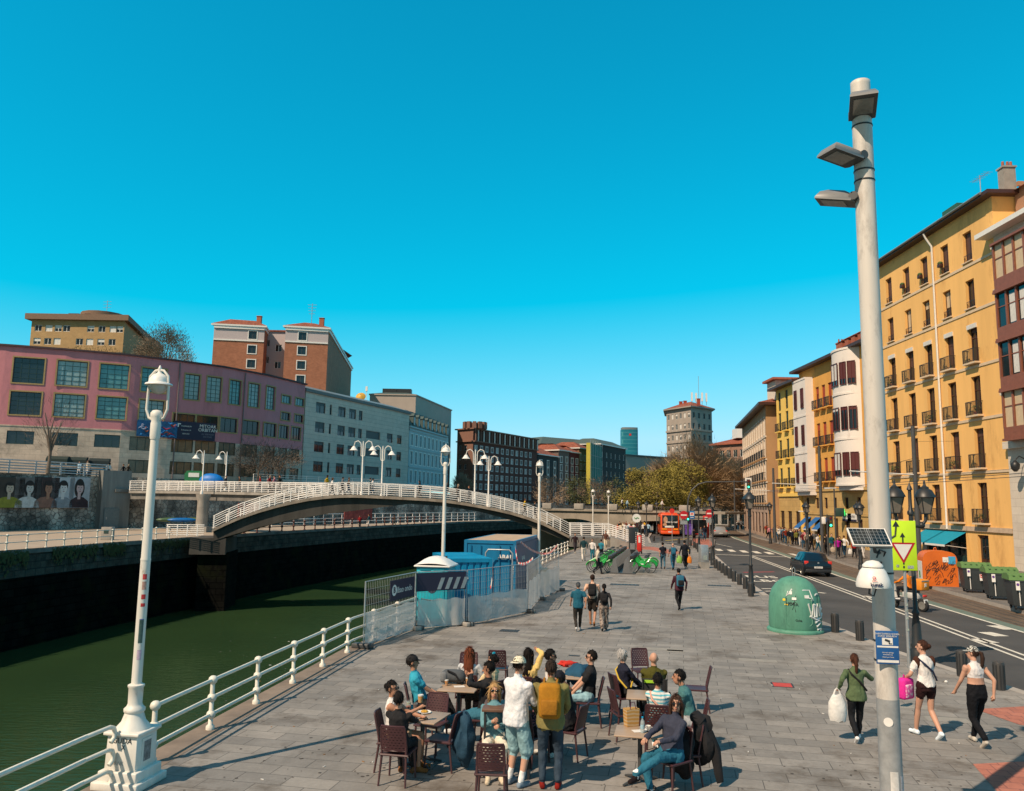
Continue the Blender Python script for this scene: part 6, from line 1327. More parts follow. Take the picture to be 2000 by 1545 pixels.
for px, py0, py1, lab in ((1634, 1092, 955, 'slim grey lamp post behind the solar panel'), (1580, 1084, 1000, 'slim grey sign post among the walkers')):
 p = G(px, py0, .05); z = zat(px, py1, p.y); S = thing('slim_post', lab, 'post', p); b = B(); b.tube([(0, 0, 0), (0, 0, z)], .06, mDGREY, 8); b.obj('post', S); b = B(); b.box((-.3, 0, z), (.9, .22, .1), mWHITE); b.obj('lamp_head', S)
b = B(); p = at(1603, 1000, 84); b.box((0, 0, 0), (.25, .9, .9), mDGREEN, bev=.03); S = thing('pharmacy_cross', 'green cross sign glowing on ochre ground floor wall', 'shop sign', (34.3, p.y, p.z), R(75)); b.obj('box', S); b = B(); mLC = mat('lit_green', (.03, .7, .12), .4, emit=1.2, var=0); b.box((0, -.47, 0), (.2, .04, .7), mLC); b.box((0, -.475, 0), (.7, .04, .2), mLC); b.obj('cross', S)
for x0, t_, u in ((1652, 'OPTICA', 9.6), (1666, 'CENTRO', 10.9)):
 pp = Ob.l(u+3, 3.15, -.06); S = thing('shop_sign', 'white shop sign with blue lettering above dark doorway, '+('left' if x0 == 1652 else 'right')+' of two', 'shop sign', (pp[0]+Ob.o.x, pp[1]+Ob.o.y, 3.15), Ob.P.rz(1)); b = B(); b.box((0, 0, 0), (2.2, .08, .8), mWHITE); b.obj('panel', S); b = B(); b.box((0, -.05, -.3), (2.2, .02, .2), mNAVY); b.obj('stripe', S); text(t_, .36, mNAVY, S, (0, -.05, .06), depth=.004)
# totem, advertising column, shelter, utility box, sign
p = G(1248, 1082); S = thing('bike_totem', 'bicycle hire totem with round white sign and red panel beside green bicycles', 'sign', p, R(0)); b = B(); b.tube([(-.16, 0, 0), (-.2, 0, 3.2)], .05, mBLACK, 8); b.tube([(.22, 0, 0), (.16, 0, 2.8)], .06, mBLACK, 8); b.obj('posts', S); zc = zat(1242, 1012, p.y); b = B(); b.lathe([(0, 0), (.36, 0), (.36, .06), (0, .06)], mWHITE, (-.2, -.06, zc), 24, False, axis=Matrix.Rotation(R(90), 3, 'X')); b.obj('round_sign', S)
b = B(); b.tube([(-.4, -.13, zc+.05), (-.28, -.13, zc-.06), (-.15, -.13, zc+.06), (-.02, -.13, zc-.02)], .035, mat('leaf_green', (.03, .25, .05), .5), 6); b.obj('green_emblem', S); b = B(); b.box((.02, 0, .85), (.38, .2, 1.4), mRED, bev=.03); b.box((.02, -.105, 1.2), (.16, .02, .5), mWHITE); b.obj('terminal', S)
p = G(1398, 1112); S = thing('utility_cabinet', 'pale grey utility cabinet with stickers on a stone foot by the lantern', 'cabinet', (p.x-.55, p.y+1.0, 0), R(10)); b = B(); b.box((0, 0, .95), (.55, .45, 1.15), mGALV, bev=.02); b.obj('body', S); b = B(); b.box((0, 0, .19), (.58, .48, .38), mCONC); b.obj('foot', S); b = B(); b.box((.02, -.23, .7), (.3, .01, .3), mat('sticker_mix', (.3, .3, .3), .6)); b.obj('sticker', S)
p = G(1379, 1050); S = thing('bus_stop_column', 'red and white bus stop column beside the shelter', 'bus stop', (p.x, p.y, 0)); b = B(); b.box((0, 0, 1.4), (.7, .3, 2.8), mRED, bev=.03); b.obj('body', S); b = B(); b.box((0, -.16, 2.0), (.36, .02, 1.3), mWHITE); b.obj('timetable', S)
p = G(1365, 1052); S = thing('bus_shelter', 'glazed bus shelter with coloured advert panel and red bench', 'bus shelter', (p.x, p.y+2, 0), R(-8)); b = B(); b.box((0, 0, 2.5), (3.2, 1.5, .12), mDGREY); b.obj('roof', S)
for x in (-1.5, 1.5): b = B(); b.box((x, .6, 1.25), (.1, .1, 2.5), mDGREY); b.obj('post', S)
b = B(); b.box((0, .65, 1.3), (2.9, .03, 2.0), mGLASS); b.obj('glass_wall', S); b = B(); b.box((0, .3, .5), (2.4, .4, .08), mRED); b.obj('bench', S); b = B(); b.box((-.8, -.2, 1.35), (1.0, .1, 1.9), mat('advert_print', (.1, .05, .3), .4, var=.9, scale=3)); b.obj('advert_panel', S)
# ---- works compound: fences, toilet, containers
def tarpmat():
 m = bpy.data.materials.new('white_netting'); m.use_nodes = True; n = m.node_tree; n.nodes.clear(); o = n.nodes.new('ShaderNodeOutputMaterial'); mx = n.nodes.new('ShaderNodeMixShader'); tr = n.nodes.new('ShaderNodeBsdfTransparent'); df = n.nodes.new('ShaderNodeBsdfDiffuse'); tl_ = n.nodes.new('ShaderNodeBsdfTranslucent'); ad = n.nodes.new('ShaderNodeMixShader')
 tr.inputs[0].default_value = (.9, .9, .9, 1); df.inputs[0].default_value = (.78, .74, .7, 1); tl_.inputs[0].default_value = (.78, .74, .7, 1); ad.inputs[0].default_value = .35; n.links.new(df.outputs[0], ad.inputs[1]); n.links.new(tl_.outputs[0], ad.inputs[2]); tc = n.nodes.new('ShaderNodeTexCoord'); no = n.nodes.new('ShaderNodeTexNoise'); no.inputs['Scale'].default_value = 1.6; n.links.new(tc.outputs['Object'], no.inputs['Vector']); mr = n.nodes.new('ShaderNodeMapRange'); mr.inputs[3].default_value = .5; mr.inputs[4].default_value = 1.0; n.links.new(no.outputs[0], mr.inputs[0])
 n.links.new(mr.outputs[0], mx.inputs[0]); n.links.new(tr.outputs[0], mx.inputs[1]); n.links.new(ad.outputs[0], mx.inputs[2]); n.links.new(mx.outputs[0], o.inputs['Surface']); return m
mTARP = tarpmat(); FP = [G(708, 1266), G(810, 1230), G(909, 1222), G(1030, 1197), G(1052, 1172), G(1091, 1154)]
flab = ['wire fence panel on the quay rail with navy banner', 'wire fence panel in front of the portable toilet', 'wire fence panel in front of small container', 'wire fence panel turning the corner by the large container', 'wire fence panel beside large container at the far end']
nlab = ['white netting on the fence panel along the quay rail', 'white netting low on the fence before the toilet', 'white netting low on fence before the small container', 'white netting on the corner fence panel', 'white netting on far fence beside large container']
HF = 1.85
for i in range(5):
 a, c = FP[i], FP[i+1]; d = c-a; L = d.length; an = math.atan2(d.y, d.x); S = thing('fence_panel', flab[i], 'fence panel', a, an, 'wire fence panels round the works compound'); b = B(); L2 = L-.06
 b.tube([(.03, 0, .08), (.03, 0, HF), (L2, 0, HF), (L2, 0, .08), (.03, 0, .08)], .021, mGALV, 6); b.obj('frame', S); w_ = B()
 n_ = int(L/.11)
 for k in range(1, n_): w_.box((L*k/n_, 0, HF/2+.04), (.007, .007, HF-.1), mGALV)
 for k in range(1, 8): w_.box((L/2, .008, .08+(HF-.1)*k/8), (L-.08, .007, .007), mGALV)
 w_.obj('wire_mesh', S)
 for x in (0, L): b = B(); b.box((x, 0, .07), (.26, .6, .14), mDGREY if i % 2 == 0 else mCONC, bev=.03); b.obj('foot', S)
 tb = B(); nu, nv = 26, 8; h_ = HF*(.48 if i < 3 else .6)
 for v in range(nv+1):
  for u in range(nu+1): x = .05+(L-.1)*u/nu; tb.v.append((x, -.03-.035*math.sin(u*.9+i)*(1-v/nv)-.02*random.random(), .05+h_*v/nv*(1+.03*math.sin(u*.7))))
 for v in range(nv):
  for u in range(nu): q = v*(nu+1)+u; tb.face((q, q+1, q+nu+2, q+nu+1), mTARP, True)
 o = tb.obj('netting', None, a, an); tag(o, nlab[i], 'netting', 'white netting on the fence')
d = FP[1]-FP[0]; an = math.atan2(d.y, d.x); S = thing('banner', 'navy banner with white lettering tied to fence by the quay', 'banner', FP[0]+d*.73+Vector((-.02, -.05, 1.42)), an); b = B(); b.box((0, 0, 0), (d.length*.5, .02, .62), mNAVY); b.obj('cloth', S); text('ilbao ondo', .27, mWHITE, S, (.12, -.013, -.02), depth=.002); b = B(); b.lathe([(0, 0), (.17, 0)], mWHITE, (-.62, -.014, 0), 20, axis=Matrix.Rotation(R(90), 3, 'X'), caps=False); b.obj('round_mark', S); text('B', .25, mNAVY, S, (-.62, -.018, 0), depth=.002, bold=.008)
d = FP[2]-FP[1]; an = math.atan2(d.y, d.x); S = thing('banner', 'navy banner with grey slanted bars tied before the toilet', 'banner', FP[1]+d*.5+Vector((0, -.05, 1.52)), an); b = B(); b.box((0, 0, 0), (d.length*.98, .02, .6), mNAVY); b.obj('cloth', S); b = B()
for k in range(4): b.extr([(-.12+k*.3, -.26), (.02+k*.3, -.26), (.17+k*.3, .12), (.03+k*.3, .12)], .006, mGALV, (-.05, -.014, 0))
b.obj('slanted_bars', S)
# portable toilet
p = G(838, 1222); S = thing('portable_toilet', 'turquoise portable toilet with white domed roof inside the fence', 'portable toilet', (p.x+.12, p.y+.85, 0), R(-10)); mTOI = mat('toilet_turquoise', (.01, .36, .46), .45, var=.12, scale=3); b = B(); b.box((0, 0, 1.02), (1.12, 1.12, 1.86), mTOI, bev=.03); b.box((0, 0, .06), (1.2, 1.2, .12), mDGREY); b.obj('cabin', S)
b = B(); N = 10
for j in range(N+1):
 for i in range(N+1): x, y = -1+2*i/N, -1+2*j/N; b.v.append((x*.63, y*.63, 1.97+.3*(1-abs(x)**2.2)*(1-abs(y)**3*.75)))
for j in range(N):
 for i in range(N): q = j*(N+1)+i; b.face((q, q+1, q+N+2, q+N+1), mWHITE, True)
b.box((0, 0, 1.945), (1.28, 1.28, .06), mWHITE, bev=.02); b.obj('roof', S)
b = B(); b.box((0, -.575, .98), (.92, .03, 1.6), mTOI, bev=.02); dr = b.obj('door', S)
for x in (-.24, .24): b = B(); [b.box((x, -.565, 1.82+k*.035), (.38, .04, .015), mTOI) for k in range(4)]; b.obj('vent', S)
b = B(); b.lathe([(0, 0), (.16, 0), (.16, .01), (0, .01)], mNAVY, (.02, -.59, 1.2), 18, axis=Matrix.Rotation(R(90), 3, 'X')); b.box((.02, -.607, 1.24), (.34, .01, .07), mat('orange_label', (.7, .25, .03), .5)); b.obj('emblem', dr)
b = B(); b.tube([(-.36+.08*k, -.6, .86-.05*math.sin(math.pi*k/9)) for k in range(10)], .014, mDGREY, 5); b.obj('moulding', dr); b = B(); b.box((.3, .2, 2.2), (.06, .06, .12), mBLACK); b.obj('vent_pipe', S)
# containers
def container(name, label, fl, fr, dirv, Ln, Hh, m, mtop, corr=True):
 a = math.atan2(fr.y-fl.y, fr.x-fl.x); W_ = (fr-fl).length; S = thing(name, label, 'container', fl, a); b = B(); n_ = int(W_/.24)
 def corrugate(p0, p1, n_, dep, out):
  d = (p1-p0); q = Vector((d.y, -d.x)).normalized()*dep*out
  pts = []
  for k in range(n_):
   for f, o_ in ((0, 0), (.3, 0), (.42, 1), (.58, 1), (.7, 0)): pts.append(p0+d*((k+f)/n_)-q*o_)
  pts.append(p1)
  for u, v in zip(pts, pts[1:]): b.poly([(u.x, u.y, .15), (v.x, v.y, .15), (v.x, v.y, Hh-.12), (u.x, u.y, Hh-.12)], m)
 c = [Vector((.06, .04)), Vector((W_-.06, .04)), Vector((W_-.06, Ln-.04)), Vector((.06, Ln-.04))]
 if corr: corrugate(c[0], c[1], max(4, n_), .045, 1); corrugate(c[1], c[2], int(Ln/.26), .045, 1)
 else:
  for u, v in ((c[0], c[1]), (c[1], c[2])): b.poly([(u.x, u.y, .15), (v.x, v.y, .15), (v.x, v.y, Hh-.12), (u.x, u.y, Hh-.12)], m)
 for u, v in ((c[2], c[3]), (c[3], c[0])): b.poly([(u.x, u.y, .15), (v.x, v.y, .15), (v.x, v.y, Hh-.12), (u.x, u.y, Hh-.12)], m)
 b.obj('wall', S); f = B()
 for x in (.06, W_-.06):
  for y in (.06, Ln-.06): f.box((x, y, Hh/2), (.13, .13, Hh-.02), m)
 for z in (.08, Hh-.07):
  f.box((W_/2, .055, z), (W_-.26, .11, .14), m); f.box((W_/2, Ln-.055, z), (W_-.26, .11, .14), m); f.box((.055, Ln/2, z), (.11, Ln-.26, .14), m); f.box((W_-.055, Ln/2, z), (.11, Ln-.26, .14), m)
 f.obj('frame', S); t = B(); t.box((W_/2, Ln/2, Hh-.03), (W_-.2, Ln-.2, .05), mtop); t.obj('roof', S); return S, W_
mCB = mat('container_blue', (.003, .15, .31), .45, var=.15, scale=2.5, bump=.05, streak=True); mCD = mat('container_navy', (.01, .1, .21), .45, var=.15, scale=2, streak=True); mTAN = mat('dusty_tan_roof', (.42, .3, .2), .9, var=.25, scale=2)
fl, fr = G(876, 1206), G(960, 1204); S, W_ = container('storage_container', 'small bright blue corrugated storage container behind the portable toilet', fl, fr, None, 3.6, 2.1, mat('container_bright', (.0, .2, .38), .45, var=.12, scale=2.5, streak=True), mat('container_bright', (.0, .3, .45), .45)); text('ABAL', .26, mWHITE, S, (W_*.24, .02, 1.45), bold=.01); b = B(); b.box((W_+.0, 1.3, 1.2), (.02, .7, .25), mWHITE); b.obj('label', S); text('ABAL', .16, mWHITE, S, (W_-.0, 1.3, 1.62), rot=(R(90), 0, R(90)))
b = B()
for k in range(9): b.tube([(W_+.04, .4+k*.32, .2), (W_+.04, .4+k*.32, 1.95)], .015, mGALV, 5)
b.obj('side_bars', S)
fl, fr = at(907, 1057, 36.4), at(1008, 1056, 36); fl.z = fr.z = 0; S, W_ = container('shipping_container', 'large blue shipping container with dusty tan roof behind the smaller one', fl, fr, None, 7.2, 2.48, mCB, mTAN, False)
b = B(); b.box((W_-.035, 3.6, 1.25), (.05, 6.9, 2.1), mCD); b.obj('dark_side', S); b = B(); b.tube([(W_*.45, -.35, 0), (W_*.45, -.35, 1.95), (W_*.5, -.35, 2.1), (W_*.9, -.35, 2.1), (W_*.96, -.35, 1.95), (W_*.96, -.35, 0)], .035, mGALV, 8); b.obj('gate_hoop', S)
b = B()
for x in (.3, .75, W_-.75, W_-.3): b.tube([(x, -.03, .2), (x, -.03, 2.3)], .022, mCB, 6)
b.obj('locking_bars', S); text('ABAL', .28, mWHITE, S, (W_*.8, -.02, 1.75), bold=.01); text('M 4 7 1', .12, mWHITE, S, (W_-.12, -.02, 1.2), rot=(R(90), R(90), 0)); text('BANAL', .3, mWHITE, S, (W_+.0, 2.2, 1.6), rot=(R(90), 0, R(90)))
# red and white barrier tape
mTP = mat('tape_white', (.7, .66, .62), .5); mTPR = mat('tape_red', (.6, .02, .02), .5)
def tape(pts, label):
 P = [Vector(p) for p in pts]; Q = []
 for a, c in zip(P, P[1:]):
  n_ = max(2, int((c-a).length/.14)); Q += [a.lerp(c, k/n_)-Vector((0, 0, .12*math.sin(math.pi*k/n_))) for k in range(n_)]
 Q.append(P[-1]); b = B()
 for i, (a, c) in enumerate(zip(Q, Q[1:])): w_ = Vector((.01*math.sin(i), .01, .05)); b.poly([a-w_, c-w_, c+w_, a+w_], mTPR if i % 2 else mTP)
 tag(b.obj('barrier_tape'), label, 'barrier tape', 'red and white barrier tape')
tape([at(1089, 1064, 38), at(1063, 1082, 41), (fr.x+.2, 36, 2.45)], 'barrier tape strung from the far fence post to large container'); tape([at(1041, 1090, 34), at(1012, 1100, 35.5), at(1005, 1058, 36)], 'barrier tape sagging from large container corner to fence'); tape([at(963, 1092, 28.9), at(961, 1130, 28.9), at(957, 1148, 28.9)], 'barrier tape hanging down small container edge')
S = thing('concrete_barrier', 'pale moulded barrier block standing inside the far fence', 'barrier', G(1078, 1150)+Vector((-.5, .6, 0)), R(75)); b = B(); b.extr([(-.35, 0), (.35, 0), (.2, .9), (-.2, .9)], 1.6, mCREAM, M=Matrix.Rotation(R(90), 3, 'Z')); b.obj('block', S)
# ---- bicycle docks and bicycles
D0 = G(1198, 1120); D1 = G(1226, 1121); dd = Vector((2.75, 12.2, 0)).normalized(); mDOCK = mat('dock_grey', (.13, .135, .14), .5, var=.12); bd = B(); bd.extr([(-.3, 0), (.3, 0), (.3, .08), (.16, .82), (.06, .86), (-.02, .8), (-.14, .1), (-.3, .08)], .13, mDOCK); md = bd.mesh('dock')
rot_d = math.atan2(dd.y, dd.x)-math.pi/2; mGRN = mat('bike_green', (.01, .32, .045), .35, var=.08, coat=.3)
ND = 14
for r_, (base, lab, n_) in enumerate(((D0, 'left row of grey slanted bicycle docks', ND), (D1, 'right row of grey slanted bicycle docks', ND-2))):
 S = thing('dock_row', lab, 'bicycle rack', base, rot_d, 'bicycle docking rows'); b = B(); b.box((0, n_*.43, .03), (.85, n_*.86+.4, .06), mDGREY); b.obj('base_rail', S)
 for k in range(n_): o = put('dock', md, S, (0, k*.86, .05)); o.scale = (1 if r_ == 0 else -1, 1, 1)
def bike_proto(pos, rz, label):
 t = thing('hire_bicycle', label, 'bicycle', pos, rz, 'green hire bicycles'); X = Matrix.Rotation(R(90), 3, 'X')
 for x in (-.52, .52):
  w_ = B(); ring = [(x+.33*math.cos(a), 0, .34+.33*math.sin(a)) for a in np.linspace(0, 2*math.pi, 19)]; w_.tube(ring, .022, mRUBBER, 5, False); o = w_.obj('wheel', t); q = B()
  q.tube([(x+.3*math.cos(a), 0, .34+.3*math.sin(a)) for a in np.linspace(0, 2*math.pi, 19)], .01, mGALV, 4, False)
  for k in range(8): a = k*math.pi/4; q.tube([(x, 0, .34), (x+.3*math.cos(a), 0, .34+.3*math.sin(a))], .004, mGALV, 3)
  q.obj('rim', o); f = B(); f.tube([(x+.37*math.cos(a), 0, .34+.37*math.sin(a)) for a in np.linspace(R(15), R(170), 9)], .035, mGRN, 6); f.obj('mudguard', t)
 f = B(); f.tube([(-.52, 0, .34), (-.12, 0, .36), (.25, 0, .62), (.4, 0, .85)], [.02, .045, .06, .045], mGRN, 8); f.tube([(-.12, 0, .36), (-.24, 0, .78)], .035, mGRN, 8); f.tube([(-.52, 0, .34), (-.22, 0, .7)], .02, mGRN, 6); f.tube([(.4, 0, .85), (.52, 0, .34)], .03, mGRN, 6); f.box((-.02, 0, .5), (.4, .05, .24), mGRN, bev=.02); f.obj('frame', t)
 h_ = B(); h_.tube([(.38, 0, .85), (.36, 0, 1.05)], .022, mBLACK, 6); h_.tube([(.22, -.3, 1.08), (.36, -.12, 1.06), (.36, .12, 1.06), (.22, .3, 1.08)], .016, mBLACK, 6); h_.obj('handlebar', t); s_ = B(); s_.tube([(-.24, 0, .78), (-.27, 0, .92)], .02, mGALV, 6); s_.ell((-.28, 0, .95), (.15, .1, .045), mBLACK, 10, 6); s_.obj('saddle', t)
 k = B(); k.box((.58, 0, .92), (.26, .32, .22), mBLACK, bev=.02); k.obj('basket', t); e = B(); e.box((0, -.029, .52), (.22, .006, .07), mWHITE); e.box((0, .029, .52), (.22, .006, .07), mWHITE); e.obj('stripe', t); return t
b0 = None; ordn = ['nearest', 'second', 'third', 'fourth', 'fifth', 'sixth', 'seventh', 'eighth', 'ninth', 'tenth', 'eleventh', 'last']
for side, base, ks in ((-1, D0, (0, 1, 2, 3, 4, 6, 7, 9, 10, 12, 13)), (1, D1, (1, 2, 3, 5))):
 for i, k in enumerate(ks):
  lat = Vector((dd.y, -dd.x, 0)); pos = base+dd*(k*.86+.1)+lat*side*.78+Vector((0, 0, .02)); rz = math.atan2(-lat.y*side, -lat.x*side); lab = 'green hire bicycle docked on the %s row, %s' % ('left' if side < 0 else 'right', ordn[i] if i+1 < len(ks) else 'last')
  if b0 is None: b0 = bike_proto(pos, rz, lab)
  else: dup(b0, pos, rz+random.uniform(-.06, .06), lab)
p = G(1268, 1100); S = thing('information_pillar', 'black narrow information panel standing beside the round white sign', 'sign', (p.x, p.y+8, 0)); b = B(); b.box((0, 0, 1.15), (.55, .14, 2.3), mBLACK, bev=.03); b.obj('panel', S); b = B(); b.box((0, -.08, .75), (.4, .02, .5), mat('map_print', (.2, .2, .2), .4, var=.8, scale=12)); b.obj('map', S)
# ---- trees
def leafmat(nm, c, v=.5): return mat(nm, c, .8, var=v, scale=.9)
mTRUNK = mat('plane_bark', (.14, .11, .085), .9, var=.4, scale=3, bump=.4); mTWIG = mat('twig_brown', (.24, .17, .11), .9, var=.3); mOLV = leafmat('young_olive_leaf', (.19, .155, .022)); mTWIGD = mat('dark_twig', (.11, .085, .065), .9, var=.3); mBRNL = leafmat('budding_brown', (.34, .225, .12))
def tree(label, pos, H, rc, m, nleaf, ls, bare=False, seed=1, name='tree', zc=.62, group='street trees', flat=1.0, tl=1.0):
 rn = random.Random(seed); t = thing(name, label, 'tree', pos, 0, group); b = B(); th = H*.3; b.tube([(0, 0, 0), (.1*rn.random(), .1, th*.6), (.1, 0, th)], [H*.028, H*.02, H*.018], mTRUNK, 8); tips = []
 for k in range(9):
  a = k*2.4+rn.random(); e = Vector((math.cos(a)*rc*.5*rn.uniform(.5, 1.1), math.sin(a)*rc*.5*rn.uniform(.5, 1.1), H*rn.uniform(.55, .85))); s_ = Vector((.1, 0, th*rn.uniform(.8, 1.0))); md_ = s_.lerp(e, .5)+Vector((rn.gauss(0, .2), rn.gauss(0, .2), .3)); b.tube([s_, md_, e], [H*.013, H*.008, H*.004], mTRUNK, 6); tips += [md_, e, md_.lerp(e, .5)]
 b.obj('trunk', t); c = B(); cl = []
 for k in range(46):
  while True:
   v = Vector((rn.uniform(-1, 1), rn.uniform(-1, 1), rn.uniform(-1, 1)))
   if .25 < v.length < 1: break
  v = v.normalized()*(v.length**.6); cl.append((Vector((v.x*rc, v.y*rc, H*zc+v.z*H*(1-zc)*flat*(1 if v.z > 0 else .75))), rc*rn.uniform(.2, .42)))
 if bare:
  for k in range(nleaf):
   q, r_ = cl[rn.randrange(len(cl))]; s_ = q+Vector((rn.gauss(0, r_*.6), rn.gauss(0, r_*.6), rn.gauss(0, r_*.6))); d = (s_-Vector((0, 0, th))).normalized()+Vector((rn.gauss(0, .35), rn.gauss(0, .35), rn.gauss(.25, .35))); d.normalize(); l_ = rn.uniform(.6, 1.5)*H/11*tl; w_ = d.orthogonal().normalized()*ls*rn.uniform(.5, 1.2); c.poly([s_-w_, s_+w_, s_+d*l_], m)
 for k in range(0 if bare else nleaf):
  q, r_ = cl[rn.randrange(len(cl))]; d = Vector((rn.gauss(0, 1), rn.gauss(0, 1), rn.gauss(0, 1))).normalized(); s_ = q+d*r_*rn.random()**.4; u = Vector((rn.gauss(0, 1), rn.gauss(0, 1), rn.gauss(0, 1))).normalized(); v = u.orthogonal().normalized(); z_ = ls*rn.uniform(.5, 1.3); c.poly([s_-u*z_, s_+v*z_*.5, s_+u*z_, s_-v*z_*.5], m)
 c.obj('crown', t); return t
q = at(1283, 1025, 124); tree('broad olive leafed plane tree standing behind the red bus', (q.x-.3, 124, 0), 10.2, 5.2, mOLV, 21000, .16, seed=3, zc=.55); q = at(1330, 1000, 134); tree('olive leafed plane tree right of the red bus, smaller crown', (q.x, 134, 0), 11, 4.6, mOLV, 16000, .16, seed=8, zc=.6)
for i, (px, Y, H, rc, lab) in enumerate(((1362, 142, 15.5, 4.6, 'tall bare brown tree in front of the stone tower'), (1392, 150, 13.5, 4.5, 'bare brown tree between stone tower and reddish flats'), (1425, 156, 13, 4.4, 'bare brown tree in front of the reddish flats'), (1446, 140, 10.5, 3.6, 'bare brown tree beside the tan corner house'), (1310, 150, 12.5, 4.5, 'bare brown tree left of the stone tower foot'))): q = at(px, 1000, Y); tree(lab, (q.x, Y, 0), H, rc, mBRNL, 7500, .055, True, 20+i, zc=.6)
for i, (px, Y, z, H, rc, lab) in enumerate(((325, 140, 24.0, 9.4, 4.6, 'round bare tree on the hill behind pink roof'), (165, 141, 23, 6.5, 3.8, 'budding shrub tree before yellow flats, left'), (228, 141, 22.5, 6.8, 4.2, 'budding shrub tree before yellow flats, right'), (288, 139, 22.5, 5.5, 3.4, 'low budding tree left of the round bare tree'))): q = at(px, 690, Y); tree(lab, (q.x, Y, z), H, rc, mTWIG if i == 0 else leafmat('bud_green', (.14, .11, .03)), 15000 if i == 0 else 5000, .045 if i == 0 else .05, True, 40+i, zc=.5, group='trees on the hill', tl=.4)
for i, (px, Y, H, rc, lab) in enumerate(((95, 84, 8.0, 2.2, 'thin leafless street tree before the pink building, near the stalls'), (505, 112, 5.2, 3.2, 'leafless bushy tree by the grey and pink facades'), (545, 113, 5.2, 3.0, 'leafless bushy tree below the grey apartments'))): q = at(px, 900, Y); tree(lab, (q.x, Y, 6.4), H, rc, mTWIGD, 420 if i == 0 else 2000, .016 if i == 0 else .035, True, 60+i, zc=.6, group='trees on the upper street')
for i, (px, Y, H, rc, g, lab) in enumerate(((900, 186, 7, 2.2, 0, 'dark bare tree before the brick hotel corner'), (1075, 214, 7, 4, 0, 'leafless shrub tree on far bank below brick hotel'), (1128, 216, 8.5, 4, 1, 'green shrub tree on the far bank below pink houses'), (1168, 220, 7.5, 4, 0, 'leafless shrub tree below the green scaffold'), (1200, 200, 7, 3.5, 1, 'green shrub tree by the road bridge end'))): q = at(px, 985, Y); tree(lab, (q.x, Y, 3.0), H, rc, leafmat('bush_green', (.06, .07, .02)) if g else mTWIG, 2400, .2 if g else .07, not g, 80+i, zc=.5, group='trees on the far bank')
for k, (r_, c_) in enumerate(((0, 1), (0, 4), (1, 3), (2, 2), (3, 0), (2, 4), (1, 0))):
 q = Yb.l(cols[c_]+.25, rows[r_]+.02, -.28); S = thing('potted_plant', 'green potted plant on yellow block balcony, '+('one floor over the street, near the pole', 'one floor over the street, far right column', 'second balcony floor, right of the downpipe', 'third balcony floor, left of the downpipe', 'fourth balcony floor, beside the pole', 'third balcony floor, far right column', 'second balcony floor, beside the pole')[k], 'potted plant', (q[0]+Yb.o.x, q[1]+Yb.o.y, q[2]), 0, 'plants on the balconies'); b = B(); b.lathe([(.1, 0), (.14, .22), (0, .2)], mTER, n=10); b.obj('pot', S); b = B(); rn = random.Random(k)
 for j in range(70): d = Vector((rn.gauss(0, .13), rn.gauss(0, .13), .3+rn.random()*.35)); u = Vector((rn.gauss(0, 1), rn.gauss(0, 1), rn.gauss(0, 1))).normalized()*.08; v = u.orthogonal().normalized()*.04; b.poly([d-u, d+v, d+u, d-v], mat('plant_green', (.05, .09, .02), .8))
 b.obj('leaves', S)
for px in (340, 470): u = uat(Pk, px); q = Pk.l(u, 0, -.1); b = B(); b.tube([(q[0], q[1], 0), (q[0], q[1], 15.4)], .08, mat('pipe_grey', (.16, .13, .13), .6), 6); b.obj('drainpipe', Pk.root)
# ---- things on the upper street and the promenade
for px, Y, col, lab in ((113, 93.5, '#20302c', 'dark market stall with yellow edged awning on the terrace'), (150, 95, '#1c2c2a', 'dark green market stall in the middle of the terrace'), (195, 97.5, '#18282a', 'dark stall next to the painted shutter')):
 q = at(px, 900, Y); S = thing('market_stall', lab, 'market stall', (q.x, Y, 6.4), R(20), 'market stalls'); m_ = mat('stall'+col, hx(col), .7); b = B(); b.box((0, 0, .5), (1.9, 1.4, 1.0), m_); b.obj('counter', S); b = B(); b.extr([(-.9, 1.9), (.9, 1.5), (.9, 1.9), (.2, 2.25), (-.9, 2.3)], 2.2, m_, M=Matrix.Rotation(R(-90), 3, 'Z')); b.obj('canopy', S); b = B(); b.box((0, -.75, 1.45), (1.8, .05, .45), mat('stall_goods', (.2, .2, .18), .7, var=.9, scale=6)); b.obj('goods', S)
q = at(380, 925, 97); S = thing('recycling_bank', 'green recycling bank on the upper street behind approach railing', 'recycling container', (q.x, 97, 5.6), R(15)); b = B(); b.extr([(-1, 0), (1, 0), (1.05, 1.3), (.8, 1.7), (-.8, 1.7), (-1.05, 1.3)], 1.3, mat('bank_green', (.02, .17, .06), .5)); b.obj('body', S); b = B(); b.box((0, -.67, 1.2), (1.2, .03, .5), mWHITE); b.obj('panel', S)
q = at(412, 928, 97); S = thing('tarpaulin', 'bright blue tarpaulin heap beside the green recycling bank', 'tarpaulin', (q.x, 97, 5.5)); b = B(); b.ell((0, 0, .6), (1.6, .8, .95), mat('tarp_blue', (.0, .15, .5), .5, var=.2), 12, 8); b.obj('sheet', S)
q = G(128, 1032, .4); b = B(); p_ = at(125, 1033, 66); S = thing('info_post', 'small white stone block on far promenade by its railing', 'block', (at(211, 1036, 70).x, 70, .4)); b.box((0, 0, .55), (.9, .6, 1.1), mCONC, bev=.03); b.obj('block', S); b = B(); b.box((0, -.31, .7), (.4, .02, .3), mDGREEN); b.obj('plate', S)
